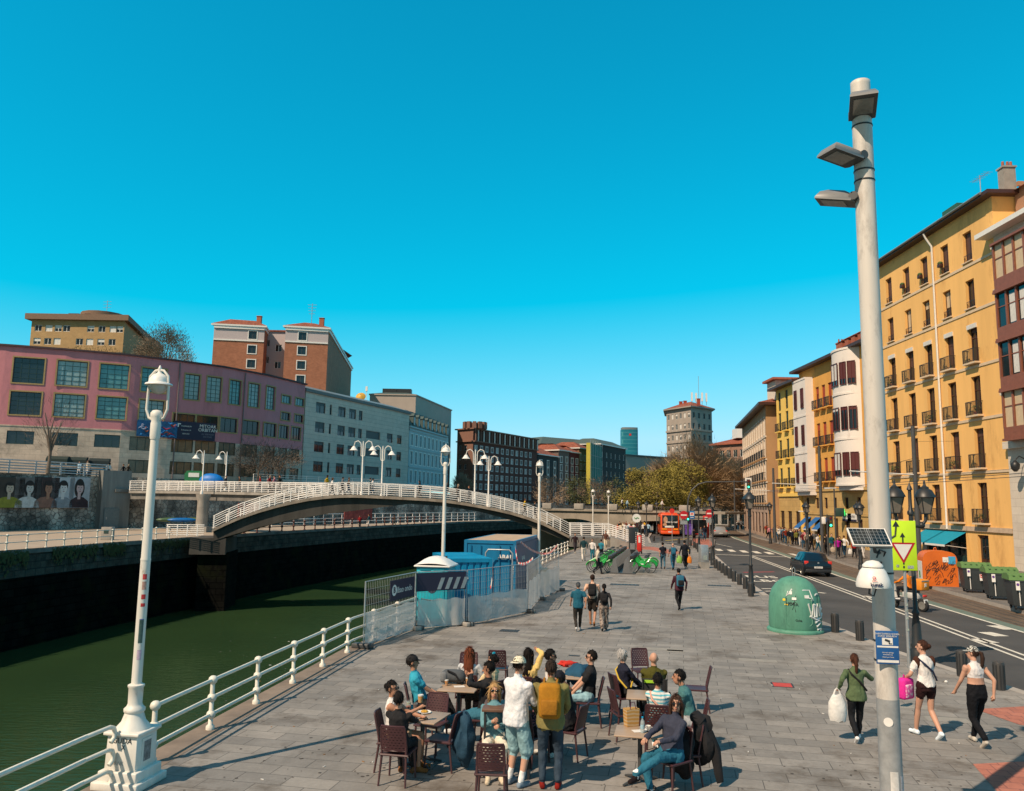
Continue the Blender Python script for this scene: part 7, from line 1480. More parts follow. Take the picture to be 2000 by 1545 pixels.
for px, Y, c_, lab in ((357, 91, (.0, .12, .4), 'blue kayak on rack under the approach deck'), (378, 92, (.1, .16, .03), 'green kayak on rack under the approach deck'), (335, 91, (.05, .11, .05), 'dark green kayak on rack under approach deck, left')): q = at(px, 1008, Y); S = thing('kayak', lab, 'kayak', (q.x, Y, 1.6), R(20)); b = B(); b.ell((0, 0, 0), (1.6, .35, .25), mat('kayak%s' % lab[:4], c_, .4), 14, 8); b.obj('hull', S); b = B(); b.box((0, 0, -.8), (.1, .6, 1.2), mDGREY); b.obj('rack', S)
for px, py, Y, w_, lab in ((485, 997, 104, 3.2, 'red and white mural on wall under the arch, left one'), (700, 1003, 120, 6, 'red mural strip on the wall below the arch middle')): q = at(px, py, Y); b = B(); b.box((0, 0, 0), (w_, .1, 1.9), mat('mural_red', (.3, .06, .05), .8, var=.7, scale=1.5)); o = b.obj('mural'); o.location = q; o.rotation_euler = (0, 0, R(58)); tag(o, lab, 'mural')
# ================================================================ café furniture
mCH = mat('maroon_plastic', (.06, .022, .026), .45, var=.12, scale=4, bump=.05); mCHL = mat('maroon_leg', (.07, .03, .033), .45, var=.1)
def chair_meshes():
 b = B(); nx, nz = 28, 37                                       # back rest woven: slots punched in a curved sheet
 def P(i, j, o): x = -.2+.4*i/nx; z = .5+.37*j/nz; t = (z-.5)/.37; return (x*(1-.06*t), -.2-.09*t-.03*(1-(x/.2)**2)+o, z)
 hole = lambda i, j: 2 < j < nz-4 and j % 4 == 0 and 1 < i < nx-2 and (i+(j//4) % 2*2) % 4 not in (0, 1)
 for o in (0, .014):
  k = len(b.v)
  for j in range(nz+1):
   for i in range(nx+1): b.v.append(P(i, j, o))
  for j in range(nz):
   for i in range(nx):
    if hole(i, j): continue
    q = [k+j*(nx+1)+i, k+j*(nx+1)+i+1, k+(j+1)*(nx+1)+i+1, k+(j+1)*(nx+1)+i]; b.face(q if o == 0 else q[::-1], mCH)
 rim = [P(0, 0, .007)]+[P(0, j, .007) for j in range(3, nz-1, 6)]+[P(1, nz, .007), P(nx//2, nz, .007), P(nx-1, nz, .007)]+[P(nx, j, .007) for j in range(nz-3, 0, -6)]+[P(nx, 0, .007)]
 b.tube(rim, .014, mCH, 6); b.tube([P(0, 0, .007), P(nx//2, 0, .007), P(nx, 0, .007)], .014, mCH, 6); bk = b.mesh('backrest')
 s = B(); n = 12
 for o in (0, -.03):
  k = len(s.v)
  for j in range(n+1):
   for i in range(n+1): x, y = -1+2*i/n, -1+2*j/n; s.v.append((x*.215, y*.215, .45+o-.018*(1-x*x)*(1-y*y)+.012*max(0, -y-.6)))
  for j in range(n):
   for i in range(n): q = [k+j*(n+1)+i, k+j*(n+1)+i+1, k+(j+1)*(n+1)+i+1, k+(j+1)*(n+1)+i]; s.face(q if o == 0 else q[::-1], mCH, True)
 s.tube([(-.215, -.215, .437), (.215, -.215, .437), (.215, .215, .437), (-.215, .215, .437), (-.215, -.215, .437)], .018, mCH, 6); st = s.mesh('seat')
 f = B(); f.tube([(0, 0, .44), (.02, .03, 0)], [.019, .015], mCHL, 8); fl = f.mesh('leg'); f = B(); f.tube([(0, -.02, .56), (0, 0, .44), (.02, -.06, 0)], [.015, .02, .015], mCHL, 8); rl = f.mesh('leg')
 return bk, st, fl, rl
CHM = chair_meshes()
def chair(pos, heading, label):
 t = thing('cafe_chair', label, 'chair', pos, -R(heading), 'maroon woven café chairs'); put('backrest', CHM[0], t); put('seat', CHM[1], t)
 for s_ in (-1, 1): o = put('leg', CHM[2], t, (s_*.19, .19, 0)); o.scale.x = s_; o = put('leg', CHM[3], t, (s_*.19, -.19, 0)); o.scale.x = s_
 return t
mTT = mat('pale_table_top', (.36, .26, .18), .45, var=.15, scale=3); mTT2 = mat('dark_wood_top', (.13, .07, .045), .5, var=.3, scale=5, streak=True)
def table(c, label, rz=0, w_=.7, d_=.7):
 t = thing('cafe_table', label, 'table', (c.x, c.y, 0), rz, 'pale topped café tables'); b = B(); b.box((0, 0, .73), (w_, d_, .025), mTT, bev=.006); b.obj('tabletop', t); b = B(); b.tube([(0, 0, .06), (0, 0, .72)], .035, mDGREY, 8); b.box((0, 0, .71), (.3, .3, .012), mDGREY); b.obj('column', t)
 for k in range(4): a = R(45+90*k); f = B(); f.tube([(0, 0, .12), (.16*math.cos(a), .16*math.sin(a), .06), (.34*math.cos(a), .34*math.sin(a), .015)], [.03, .025, .018], mDGREY, 6); f.obj('foot', t)
 return t
# ================================================================ people
def ik(A, T, l1, l2, pole):
 A, T = Vector(A), Vector(T); v = T-A; d = min(v.length, .998*(l1+l2)); n = v.normalized(); a = (l1*l1-l2*l2+d*d)/(2*d); h_ = math.sqrt(max(0, l1*l1-a*a)); p = Vector(pole)-n*Vector(pole).dot(n); p = p.normalized() if p.length > 1e-5 else n.orthogonal().normalized(); return A+n*a+p*h_, A+n*d
SK = {'light': (.52, .29, .2), 'tan': (.42, .21, .13), 'dark': (.2, .09, .05)}
def cloth(c):
 c = hx(c) if isinstance(c, str) else c
 return mat('cloth_%02x%02x%02x' % tuple(int(min(1, v)**.4545*255) for v in c), c, .85, var=.22, scale=7, bump=.35, bscale=26, spec=.25)
def stripes(nm, c1, c2, sc, rot=0):
 if nm in _mats: return _mats[nm]
 m = mat(nm, c1, .85, var=0, bump=0); n = m.node_tree; tc = n.nodes.new('ShaderNodeTexCoord'); wv = n.nodes.new('ShaderNodeTexWave'); wv.wave_type = 'BANDS'; wv.bands_direction = 'Z'; wv.inputs['Scale'].default_value = sc; wv.inputs['Distortion'].default_value = rot; n.links.new(tc.outputs['Object'], wv.inputs[0]); rp = n.nodes.new('ShaderNodeValToRGB'); rp.color_ramp.interpolation = 'CONSTANT'; rp.color_ramp.elements[0].color = (*c1, 1); rp.color_ramp.elements[1].position = .6; rp.color_ramp.elements[1].color = (*c2, 1); n.links.new(wv.outputs[1], rp.inputs[0]); n.links.new(rp.outputs[0], n.nodes['Principled BSDF'].inputs['Base Color']); return m
def patterned(nm, c1, c2, sc):
 if nm in _mats: return _mats[nm]
 m = mat(nm, c1, .85, var=0, bump=0); n = m.node_tree; tc = n.nodes.new('ShaderNodeTexCoord'); no = n.nodes.new('ShaderNodeTexNoise'); no.inputs['Scale'].default_value = sc; no.inputs['Detail'].default_value = 1; n.links.new(tc.outputs['Object'], no.inputs['Vector']); rp = n.nodes.new('ShaderNodeValToRGB'); rp.color_ramp.interpolation = 'CONSTANT'; rp.color_ramp.elements[0].color = (*c1, 1); rp.color_ramp.elements[1].position = .53; rp.color_ramp.elements[1].color = (*c2, 1); n.links.new(no.outputs[0], rp.inputs[0]); n.links.new(rp.outputs[0], n.nodes['Principled BSDF'].inputs['Base Color']); return m
mEYE = mat('eye_dark', (.015, .01, .008), .3, var=0); mLIP = mat('lip', (.3, .09, .07), .6, var=0); mLENSB = mat('sunglass_lens', (.006, .006, .007), .1, var=0, spec=.8)
def loft(b, rings, m, n=14):
 """closed loft through ellipse rings (centre, x axis, y axis)"""
 k = len(b.v)
 for c, ax_, ay_ in rings:
  for j in range(n): a = 2*math.pi*j/n; b.v.append(tuple(c+ax_*math.cos(a)+ay_*math.sin(a)))
 for i in range(len(rings)-1):
  for j in range(n): q = k+i*n+j; r_ = k+i*n+(j+1) % n; b.face((q, r_, r_+n, q+n), m, True)
 b.face([k+j for j in range(n)][::-1], m); b.face([k+(len(rings)-1)*n+j for j in range(n)], m)
def person(label, heading, h=1.72, foot=None, head=None, at_=None, pose='stand', top='#444444', sleeves='long', bottom='#222222', btype='long', shoes='#dddddd', skin='light', hair=('short', '#1a120d'), fem=False, lean=None, yaw=0, nod=0, hl=None, hr=None, fl=None, fr=None, lod=0, glasses=False, hat=None, socks=None, phase=1, group=None, z=0.0, midriff=False, twist=0, loose=0, hip=None, w=1.0):
 s = h/1.72; V = Vector; sk = mat('skin_'+skin, SK[skin], .55, var=.08, scale=9, spec=.35); tm = cloth(top) if not hasattr(top, 'node_tree') else top; bm_ = cloth(bottom) if not hasattr(bottom, 'node_tree') else bottom; sh = cloth(shoes)
 sit = pose == 'sit'; lean = R(lean if lean is not None else (-6 if sit else 3)); Pz = (.54 if sit else .93*s) if hip is None else hip
 P = V((0, 0, Pz)); up = V((0, math.sin(lean), math.cos(lean))); fwd = V((0, math.cos(lean), -math.sin(lean))); tw = Matrix.Rotation(R(-twist), 3, 'Z'); right = tw @ V((1, 0, 0)); fwt = tw @ fwd
 chest = P+up*.34*s; neck = P+up*.53*s; sw = (.165 if fem else .19)*s
 hup = (up+V((0, .25, 0))*math.sin(lean)+V((0, .12, 0))).normalized(); Hc = neck+hup*.165*s; HR = Matrix.Rotation(R(-yaw), 3, 'Z') @ Matrix.Rotation(R(-nod), 3, 'X')
 prim = []; b = B()
 def cap(p0, r0, p1, r1, m, n=10): prim.append((p0, p1, r0, r1, m)); b.tube([p0-(p1-p0).normalized()*r0*.35, p0, p0.lerp(p1, .5), p1, p1+(p1-p0).normalized()*r1*.35], [r0*.7, r0, (r0+r1)/2*1.02, r1, r1*.7], m, n)
 def ell(c, r, m, M_=None): prim.append((V(c)-V((0, 0, .001)), V(c)+V((0, 0, .001)), min(r)*.9+max(r)*.1, min(r)*.9+max(r)*.1, m)); b.ell(c, r, m, 12, 8, M_)
 def lower(t):                              # a long top hides the upper thigh
  if loose and not sit: a, c, r0, r1, m = prim[-1]; prim[-1] = (a.lerp(c, t), c, r0+(r1-r0)*t, r1, m)
 # torso
 g = 1+loose; hipw = (.178 if fem else .165)*s*w; waist = (.135 if fem else .15)*s*w
 T = [(-.09, hipw*.93, .115), (0, hipw, .125), (.1, (waist+hipw)/2, .112), (.2, waist, .105), (.33, .165*s if not fem else .15*s, .118), (.43, sw*.98, .108), (.49, sw*.72, .085), (.53, .07*s, .065)]
 cut = .04 if not midriff else .2
 hem = [q for q in T if q[0] >= -.02] if not midriff else T[4:]
 loft(b, [(P+up*t*s, right*rx, fwt*ry*s) for t, rx, ry in T[:5 if midriff else 4]], bm_ if not midriff else sk); loft(b, [(P+up*t*s, right*rx*(1.06 if t > .3 else 1.09)*g, fwt*ry*s*(1.06 if t > .3 else 1.12)*g) for t, rx, ry in ([(-.11, hipw*.97, .125), (-.06, hipw, .124)]*bool(loose)+[(-.02, T[1][1], .122)]+hem if not midriff else hem)], tm)
 if fem and sleeves != 'x': ell(P+up*.36*s+fwt*.085*s, (.12*s, .06*s, .065*s), tm)
 prim.append((P+up*((-.06 if loose else .05) if not midriff else .3)*s, P+up*.46*s, .13*s*g, .12*s*g, tm)); prim.append((P-up*(.14 if loose else .05)*s, P-up*(.12 if loose else .02)*s, .12*s, .12*s, bm_))
 if midriff: prim.append((P+up*.17*s, P+up*.24*s, .13*s, .13*s, sk)); prim.append((P, P+up*.1*s, .14*s, .14*s, bm_))
 cap(neck-up*.02*s, .056*s, Hc-hup*.06*s, .052*s, sk)
 # legs
 ends = []
 for si, (sd_, ft) in enumerate(((-1, fl), (1, fr))):
  hj = P+right*sd_*.09*s-V((0, 0, .02*s))
  if ft is not None: an = V(ft)
  elif sit: an = V((sd_*.1, .42, .085))
  elif pose == 'walk': k = sd_*phase; an = V((sd_*.07, .24*s*k+(.0), .085*s if k > 0 else .15*s))
  else: an = V((sd_*.11*s, .0, .085*s))
  kn, an = ik(hj, an, .43*s, .425*s, (sd_*.12, 1, .15 if sit else .05)); w_ = w if not fem else .96*w
  if btype in ('long', 'wide', 'leggings'):
   f = {'long': 1.1, 'wide': 1.3, 'leggings': .97*w}[btype]; cap(hj, .092*s*f*w_, kn, .064*s*f, bm_); lower(.3); cap(kn, .063*s*f, an+V((0, 0, .03)), (.046 if btype != 'wide' else .075)*s*f, bm_)
   if btype == 'leggings': cap(an+V((0, 0, .05)), .036*s, an-V((0, 0, .02)), .035*s, sk)
   if socks: cap(an+V((0, 0, .06)), .045*s, an-V((0, 0, .02)), .043*s, cloth(socks))
  else:
   e = {'shorts': .85, 'knee': 1.0, 'skirt': .5, 'mini': .38}[btype]; ep = hj.lerp(kn, min(e, 1.0)); cap(hj, .1*s*w_, ep, (.105 if btype == 'knee' else .088)*s*w_, bm_); lower(.3)
   if e == 1.0: cap(kn, .105*s, kn.lerp(an, .12), .1*s, bm_)
   cap(hj, .082*s*w_, kn, .056*s, sk); lower(.35); cap(kn, .054*s, kn.lerp(an, .35), .056*s, sk); cap(kn.lerp(an, .3), .056*s, an, .036*s, sk)
   if socks: cap(kn.lerp(an, .72), .047*s, an, .042*s, cloth(socks))
  toe_dir = V((sd_*.15, 1, 0)).normalized(); sole = an-V((0, 0, .085*s)); tilt = 0
  if an.z > .12*s and not sit: toe_dir = V((0, .75, -.65)).normalized()
  hl_ = an+V((0, 0, -.045*s))-toe_dir*.05*s; te = hl_+toe_dir*.2*s; cap(hl_, .042*s, te-V((0, 0, .004)), .036*s, sh); cap(an-V((0, 0, .005)), .042*s, hl_+toe_dir*.1*s, .04*s, sh); ends.append(an)
 # arms
 hands = []
 for sd_, tg in ((-1, hl), (1, hr)):
  sj = neck-up*.07*s+right*sd_*sw; ua, fa = .29*s, .25*s
  if tg is None:
   if sit: tg = P+V((sd_*.12, .36, .06))
   elif pose == 'walk': tg = sj+V((sd_*.07, -.2*s*sd_*phase+.04, -.47*s))
   else: tg = sj+V((sd_*.07, .05, -.51*s))
  else: tg = V(tg)
  el, wr = ik(sj, tg, ua, fa, (sd_*.55, -.8, -.45)); cap(sj-up*.0, .062*s*g, sj.lerp(el, .25), .055*s*g, tm if sleeves != 'none' else sk)
  if sleeves == 'long': cap(sj, .058*s*g, el, .047*s*g, tm); cap(el, .047*s*g, wr, .036*s*g, tm)
  elif sleeves == 'short': cap(sj, .061*s*g, sj.lerp(el, .62), .06*s*g, tm); cap(sj.lerp(el, .4), .043*s, el, .039*s, sk); cap(el, .039*s, wr, .027*s, sk)
  elif sleeves == 'three': cap(sj, .058*s*g, el, .05*s*g, tm); cap(el, .05*s*g, el.lerp(wr, .4), .048*s*g, tm); cap(el, .038*s, wr, .027*s, sk)
  else: cap(sj, .05*s, el, .038*s, sk); cap(el, .038*s, wr, .026*s, sk)
  d = (wr-el).normalized(); pe = wr+d*.075*s; cap(wr, .026*s, pe, .034*s, sk, 8); hands.append((wr, pe, d, sd_))
 # head
 def hp(v): return Hc+HR @ (V(v)*s)
 b.ell(hp((0, -.008, .022)), (.076*s, .096*s, .098*s), sk, 16, 12, HR); b.ell(hp((0, .025, -.045)), (.058*s, .066*s, .078*s), sk, 14, 10, HR); prim.append((hp((0, 0, -.04)), hp((0, 0, .05)), .09*s, .09*s, sk))
 b.tube([hp((0, .085, .03)), hp((0, .112, -.015)), hp((0, .1, -.022))], [.01*s, .019*s, .012*s], sk, 8)
 for q in (-1, 1): b.ell(hp((q*.077, -.005, .0)), (.014*s, .024*s, .034*s), sk, 8, 6, HR)
 vox = (.0125, .018, .03)[lod]
 me0 = b.mesh('body'); o = bpy.data.objects.new('person', me0); scene.collection.objects.link(o); md = o.modifiers.new('r', 'REMESH'); md.mode = 'VOXEL'; md.voxel_size = vox; sm_ = o.modifiers.new('s', 'SMOOTH'); sm_.factor = .5; sm_.iterations = 3 if lod < 2 else 2
 dg = bpy.context.evaluated_depsgraph_get(); me = bpy.data.meshes.new_from_object(o.evaluated_get(dg)); o.modifiers.clear(); o.data = me; bpy.data.meshes.remove(me0)
 # colour each face by the limb it lies nearest to
 nf = len(me.polygons); nv = len(me.vertices); co = np.empty(nv*3); me.vertices.foreach_get('co', co); co = co.reshape(-1, 3); ctr = np.empty(nf*3); me.polygons.foreach_get('center', ctr); ctr = ctr.reshape(-1, 3); best = np.full(nf, 9.0); idx = np.zeros(nf, int); mats = []
 for p0, p1, r0, r1, m in prim:
  if m not in mats: mats.append(m)
  a = np.array(p0); d = np.array(p1)-a; L2 = max(1e-9, float(d@d)); t = np.clip(((ctr-a)@d)/L2, 0, 1); ds = np.linalg.norm(ctr-(a+t[:, None]*d), axis=1)-(r0+(r1-r0)*t); w_ = ds < best; best[w_] = ds[w_]; idx[w_] = mats.index(m)
 if lod < 2:                                # cloth folds
  vb = np.full(nv, 9.0); vi = np.zeros(nv, bool)
  for p0, p1, r0, r1, m in prim:
   a = np.array(p0); d = np.array(p1)-a; L2 = max(1e-9, float(d@d)); t = np.clip(((co-a)@d)/L2, 0, 1); ds = np.linalg.norm(co-(a+t[:, None]*d), axis=1)-(r0+(r1-r0)*t); w_ = ds < vb; vb[w_] = ds[w_]; vi[w_] = m is not sk and m is not sh
  nr = np.empty(nv*3); me.vertices.foreach_get('normal', nr); nr = nr.reshape(-1, 3); sd0 = len(label)*1.7
  dp = np.array([(noise.noise((c_[0]*13+sd0, c_[1]*13, c_[2]*8))*.013+noise.noise((c_[0]*34, c_[1]*34+sd0, c_[2]*20))*.006) if q else 0 for c_, q in zip(co, vi)]); me.vertices.foreach_set('co', (co+nr*dp[:, None]).ravel())
 me.materials.clear()
 for m in mats: me.materials.append(m)
 # extra geometry (fingers, face) joined into the same mesh
 if lod < 2:
  e = B(); e.mats = list(mats)
  for wr, pe, d, sd_ in hands:
   side = d.cross(fwd if abs(d.dot(fwd)) < .8 else V((0, 0, 1))).normalized(); nrm = side.cross(d).normalized()
   if nrm.dot(V((-sd_, .4, -.4))) < 0: nrm = -nrm
   for k, (off, ln) in enumerate(((-.027, .062), (-.009, .07), (.009, .066), (.027, .052))):
    r0 = pe+side*off*s-d*.012; e.tube([r0, r0+(d*.6+nrm*.12)*ln*s*.8, r0+(d*.95+nrm*.5)*ln*s], [.0095*s, .0085*s, .007*s], sk, 5)
   q = 1 if side.dot(V((-sd_, 1, 0))) > 0 else -1; r0 = wr+d*.02+side*q*.02*s; e.tube([r0, r0+side*q*.025*s+d*.03*s, r0+side*q*.028*s+d*.06*s+nrm*.015*s], [.012*s, .0105*s, .008*s], sk, 5)
  for q in (-1, 1): e.ell(hp((q*.031, .083, .015)), (.013*s, .008*s, .007*s), mEYE, 8, 6, HR); e.tube([hp((q*.016, .093, .034)), hp((q*.034, .089, .039)), hp((q*.05, .078, .034))], .0045*s, mEYE if hair[0] == 'bald' else cloth(hair[1]), 4)
  e.tube([hp((-.024, .082, -.058)), hp((0, .092, -.056)), hp((.024, .082, -.058))], [.004*s, .008*s, .004*s], mLIP, 5)
  for m in e.mats[len(mats):]: me.materials.append(m)
  bm = bmesh.new(); bm.from_mesh(me); bm.faces.ensure_lookup_table()
  for f, i in zip(bm.faces, idx): f.material_index = int(i); f.smooth = True
  vs = [bm.verts.new(v) for v in e.v]
  for f, i, sm in zip(e.f, e.m, e.sm):
   try: q = bm.faces.new([vs[k] for k in f]); q.material_index = i; q.smooth = True
   except ValueError: pass
  bm.to_mesh(me); bm.free()
 else:
  me.polygons.foreach_set('material_index', idx.astype(np.int32)); me.polygons.foreach_set('use_smooth', np.ones(nf, bool))
 me.name = 'person'; me.update()
 # where the person stands
 rz = -R(heading); MZ = Matrix.Rotation(rz, 3, 'Z')
 if head is not None: t = MZ @ Hc; g_ = G(head[0], head[1], t.z+z); loc = V((g_.x-t.x, g_.y-t.y, z))
 elif foot is not None: loc = G(foot[0], foot[1], z)
 else: loc = V(at_)
 o.location = loc; o.rotation_euler = (0, 0, rz); tag(o, label, 'person', group)
 # hair, hat, glasses as children
 hc = cloth(hair[1]) if hair[0] != 'bald' else None
 rn = random.Random(hash(label) % 9999)
 if hc:
  q = B(); kind = hair[0]; big = 1.16 if kind in ('curly', 'bushy') else 1.06
  q.ell(hp((0, -.014, .03)), (.081*s*big, .1*s*big, .1*s*big), hc, 20, 14, HR, keep=lambda x, y, z: (z > .42 if y > .35 else z > -.05+.5*y if y > -.1 else z > -.62))
  for i, v in enumerate(q.v): n_ = noise.noise(V(v)*38 if kind in ('curly', 'bushy') else V((v[0]*55, v[1]*55, v[2]*18))); d = V(v)-Hc; q.v[i] = tuple(V(v)+d.normalized()*n_*(.022 if kind in ('curly', 'bushy') else .01))
  if kind in ('long', 'midlong'):
   L_ = .34 if kind == 'long' else .17; k0 = len(q.v)
   loft(q, [(hp((0, -.03, .02)), HR @ V((.084, 0, 0))*s, HR @ V((0, .075, 0))*s), (hp((0, -.052, -.07)), HR @ V((.09, 0, 0))*s, HR @ V((0, .062, 0))*s), (hp((0, -.075, -.07-L_*.45)), HR @ V((.098, 0, 0))*s, HR @ V((0, .05, 0))*s), (hp((0, -.085, -.07-L_*.8)), HR @ V((.085, 0, 0))*s, HR @ V((0, .042, 0))*s), (hp((0, -.08, -.07-L_)), HR @ V((.05, 0, 0))*s, HR @ V((0, .02, 0))*s)], hc, 22)
   for i in range(k0, len(q.v)): v = V(q.v[i]); q.v[i] = tuple(v+HR @ V((noise.noise(v*V((70, 70, 6)))*.016, noise.noise(v*V((60, 60, 6))+V((7, 0, 0)))*.016, 0)))
   for sd_ in (-1, 1): q.tube([hp((sd_*.06, .05, .075)), hp((sd_*.082, .03, 0)), hp((sd_*.085, .0, -.1)), hp((sd_*.09, -.02, -.1-L_*.5))], [.02*s, .026*s, .028*s, .012*s], hc, 8)
  if kind == 'pony': q.tube([hp((0, -.1, .04)), hp((0, -.15, .02)), hp((0, -.165, -.07)), hp((0, -.15, -.2)), hp((0, -.14, -.27))], [.022*s, .034*s, .038*s, .03*s, .008*s], hc, 10)
  if kind == 'bun': q.ell(hp((0, -.115, .03)), (.045*s, .042*s, .045*s), hc, 10, 8)
  if lod == 0:                           # loose strands break up the outline
   nb_ = {'long': 420, 'midlong': 300}.get(kind, 200); base_v = list(q.v)
   for k in range(nb_):
    v = V(base_v[rn.randrange(len(base_v))]); loc_ = HR.inverted() @ (v-Hc)/s
    if loc_.y > .04 and loc_.z < .05 and kind not in ('long', 'midlong'): continue
    if loc_.z < -.055 and kind not in ('long', 'midlong', 'pony'): continue
    n_ = (v-Hc).normalized() if kind not in ('long', 'midlong') or loc_.z > -.05 else (HR @ V((loc_.x, loc_.y-.01, 0))).normalized(); dn = (V((rn.gauss(0, .35), rn.gauss(0, .35), -1))-n_*n_.dot(V((0, 0, -1)))).normalized()
    L_ = rn.uniform(.025, .06)*s*(1.6 if kind in ('long', 'midlong') else 1); sd_ = dn.cross(n_).normalized()*.007*s; p0 = v+n_*.001; q.poly([p0-sd_, p0+sd_, p0+dn*L_+n_*rn.uniform(.004, .016)], hc)
  q.obj('hair', o)
 if hat:
  q = B(); hm = cloth(hat[0]) if not hasattr(hat[0], 'node_tree') else hat[0]; q.ell(hp((0, -.01, .042)), (.09*s, .108*s, .1*s), hm, 18, 12, HR, keep=lambda x, y, z: z > .02); sg = -1 if hat[1] == 'back' else 1; k = len(q.v)
  if hat[1] != 'none':
   for i in range(9): a = math.pi*(i/8); q.v.append(tuple(hp((.075*math.cos(a), sg*(.06+.035*math.sin(a))-.01, .052)))); q.v.append(tuple(hp((.066*math.cos(a), sg*(.075+.105*math.sin(a))-.01, .038))))
   for i in range(8): q.face((k+2*i, k+2*i+1, k+2*i+3, k+2*i+2), hm, True)
  q.obj('cap', o)
 if glasses:
  q = B()
  for sd_ in (-1, 1): q.ell(hp((sd_*.034, .096, .016)), (.03*s, .009*s, .022*s), mLENSB, 10, 8, HR); q.tube([hp((sd_*.06, .088, .024)), hp((sd_*.08, .0, .018))], .004*s, mLENSB, 4)
  q.tube([hp((-.01, .106, .02)), hp((.01, .106, .02))], .004*s, mLENSB, 4); q.obj('sunglasses', o)
 o['_'] = 0; del o['_']
 info = dict(o=o, loc=loc, MZ=MZ, P=P, up=up, fwd=fwd, right=right, neck=neck, hands=[loc+MZ @ h_[1] for h_ in hands], s=s, heading=heading, Hc=loc+MZ @ Hc, W=lambda v: loc+MZ @ V(v))
 return info
def backpack(i, label, m, w_=.3, h_=.45, d_=.17, m2=None):
 q = B(); M_ = i['MZ'] @ Matrix.Rotation(-math.atan2(i['up'].y, i['up'].z), 3, 'X'); c = i['W'](i['P']+i['up']*.3*i['s']-i['fwd']*(.135*i['s']+d_*.45)); t = thing('backpack', label, 'backpack', c)
 rq = M_; q.box((0, 0, 0), (w_, d_, h_), m, rot=rq, bev=min(w_, d_)*.32); q.obj('body', t); q = B(); q.box(rq @ Vector((0, -d_*.55, -h_*.16)), (w_*.75, d_*.35, h_*.45), m2 or m, rot=rq, bev=.03); q.obj('pocket', t); q = B()
 for s_ in (-1, 1): q.tube([rq @ Vector((s_*w_*.28, d_*.4, h_*.42)), rq @ Vector((s_*w_*.3, d_*.5+.16, h_*.5+.02)), rq @ Vector((s_*w_*.33, d_*.5+.27, h_*.2)), rq @ Vector((s_*w_*.4, d_*.5+.12, -h_*.25)), rq @ Vector((s_*w_*.4, d_*.3, -h_*.35))], .02, m2 or m, 6)
 q.obj('strap', t); return t
def bag(c, label, m, w_=.3, h_=.34, d_=.1, rz=0, name='carrier_bag', cat='bag'):
 t = thing(name, label, cat, c, rz); q = B(); loft(q, [(Vector((0, 0, -h_-.14)), Vector((w_*.42, 0, 0)), Vector((0, d_*.5, 0))), (Vector((0, 0, -h_*.8-.1)), Vector((w_*.5, 0, 0)), Vector((0, d_*.6, 0))), (Vector((0, 0, -h_*.3-.1)), Vector((w_*.46, 0, 0)), Vector((0, d_*.5, 0))), (Vector((0, 0, -.1)), Vector((w_*.25, 0, 0)), Vector((0, d_*.25, 0)))], m, 14)
 for i, v in enumerate(q.v): v = Vector(v); n_ = noise.noise(v*14+Vector((len(label), 0, 0))); q.v[i] = tuple(v*(1+.12*n_))
 q.obj('body', t); q = B()
 for y in (-.02, .02): q.tube([(-w_*.2, y, -.12), (-w_*.1, y*.5, -.02), (0, 0, .02), (w_*.1, y*.5, -.02), (w_*.2, y, -.12)], .009, m, 5)
 q.obj('handle', t); return t
def strap_on(i, m, flip=1):
 q = B(); s = i['s']; P, up, fw, rt = i['P'], i['up'], i['fwd'], i['right']; q.tube([P+up*.1*s-rt*flip*.2*s-fw*.05, P+up*.27*s-rt*flip*.06*s-fw*.145*s, P+up*.42*s+rt*flip*.1*s-fw*.125*s, P+up*.5*s+rt*flip*.13*s, P+up*.4*s+rt*flip*.08*s+fw*.13*s, P+up*.2*s-rt*flip*.1*s+fw*.14*s, P+up*.1*s-rt*flip*.2*s+fw*.04], .018, m, 6); return q.obj('strap', i['o'])
# ---- the café crowd: tables first
def tab(px, py, label, rz, w_=.7, d_=.7): return table(G(px, py, .74), label, R(rz), w_, d_)
tab(826, 1399, 'pale café table with drinks and plates, nearest the quay railing', -18); tab(897, 1342, 'pale café table with two beers and a grey rucksack', -8); tab(1110, 1318, 'pale café table under the red and navy jackets', -12, .8, .7); tab(1262, 1357, 'pale café table by the striped shirt', -10); tab(1250, 1429, 'pale café table with water bottle, coffee and shopping bag', -12, .75, .6)
c = Vector((.02, 13.15, 0)); t = thing('high_table', 'tall dark wood table with thin black legs beside white sweatshirt', 'table', c, R(-4)); b = B(); b.box((0, 0, 1.0), (.78, .62, .045), mTT2, bev=.005); b.obj('tabletop', t)
for x in (-.34, .34):
 for y in (-.26, .26): b = B(); b.box((x, y, .49), (.035, .035, .98), mBLACK); b.obj('leg', t)
# ---- seated people, each with a chair
CHN = [0]
def seat(info, lab): chair(Vector((info['loc'].x, info['loc'].y, 0)), info['heading'], lab)
def sp(label, clabel, heading, head, **k):
 i = person(label, heading, head=head, pose='sit', **k)
 if clabel: seat(i, clabel)
 return i
teal = (.03, .3, .42); navy = (.012, .014, .03); blk = (.014, .014, .016); wht = (.66, .65, .64)
i = sp('woman in white sleeveless top with sunglasses, seated at quay side table', 'maroon chair of the woman in sleeveless white top', 95, (766, 1345), top=wht, sleeves='none', bottom=patterned('leopard', (.4, .28, .18), (.05, .03, .02), 22), btype='skirt', shoes='#8a5a30', skin='tan', hair=('bun', '#120d0b'), fem=True, glasses=True, yaw=20, hl=(-.1, .42, .78), hr=(.06, .4, .95), h=1.68)
i = sp('woman in black top seen from behind, legs crossed by a maroon chair', 'maroon chair under the woman in black top, nearest quay pedestal', 12, (779, 1367), top=blk, bottom=blk, shoes='#7a5030', hair=('bun', '#15100e'), fem=True, h=1.62, hl=(-.12, .45, .78), hr=(.14, .42, .78))
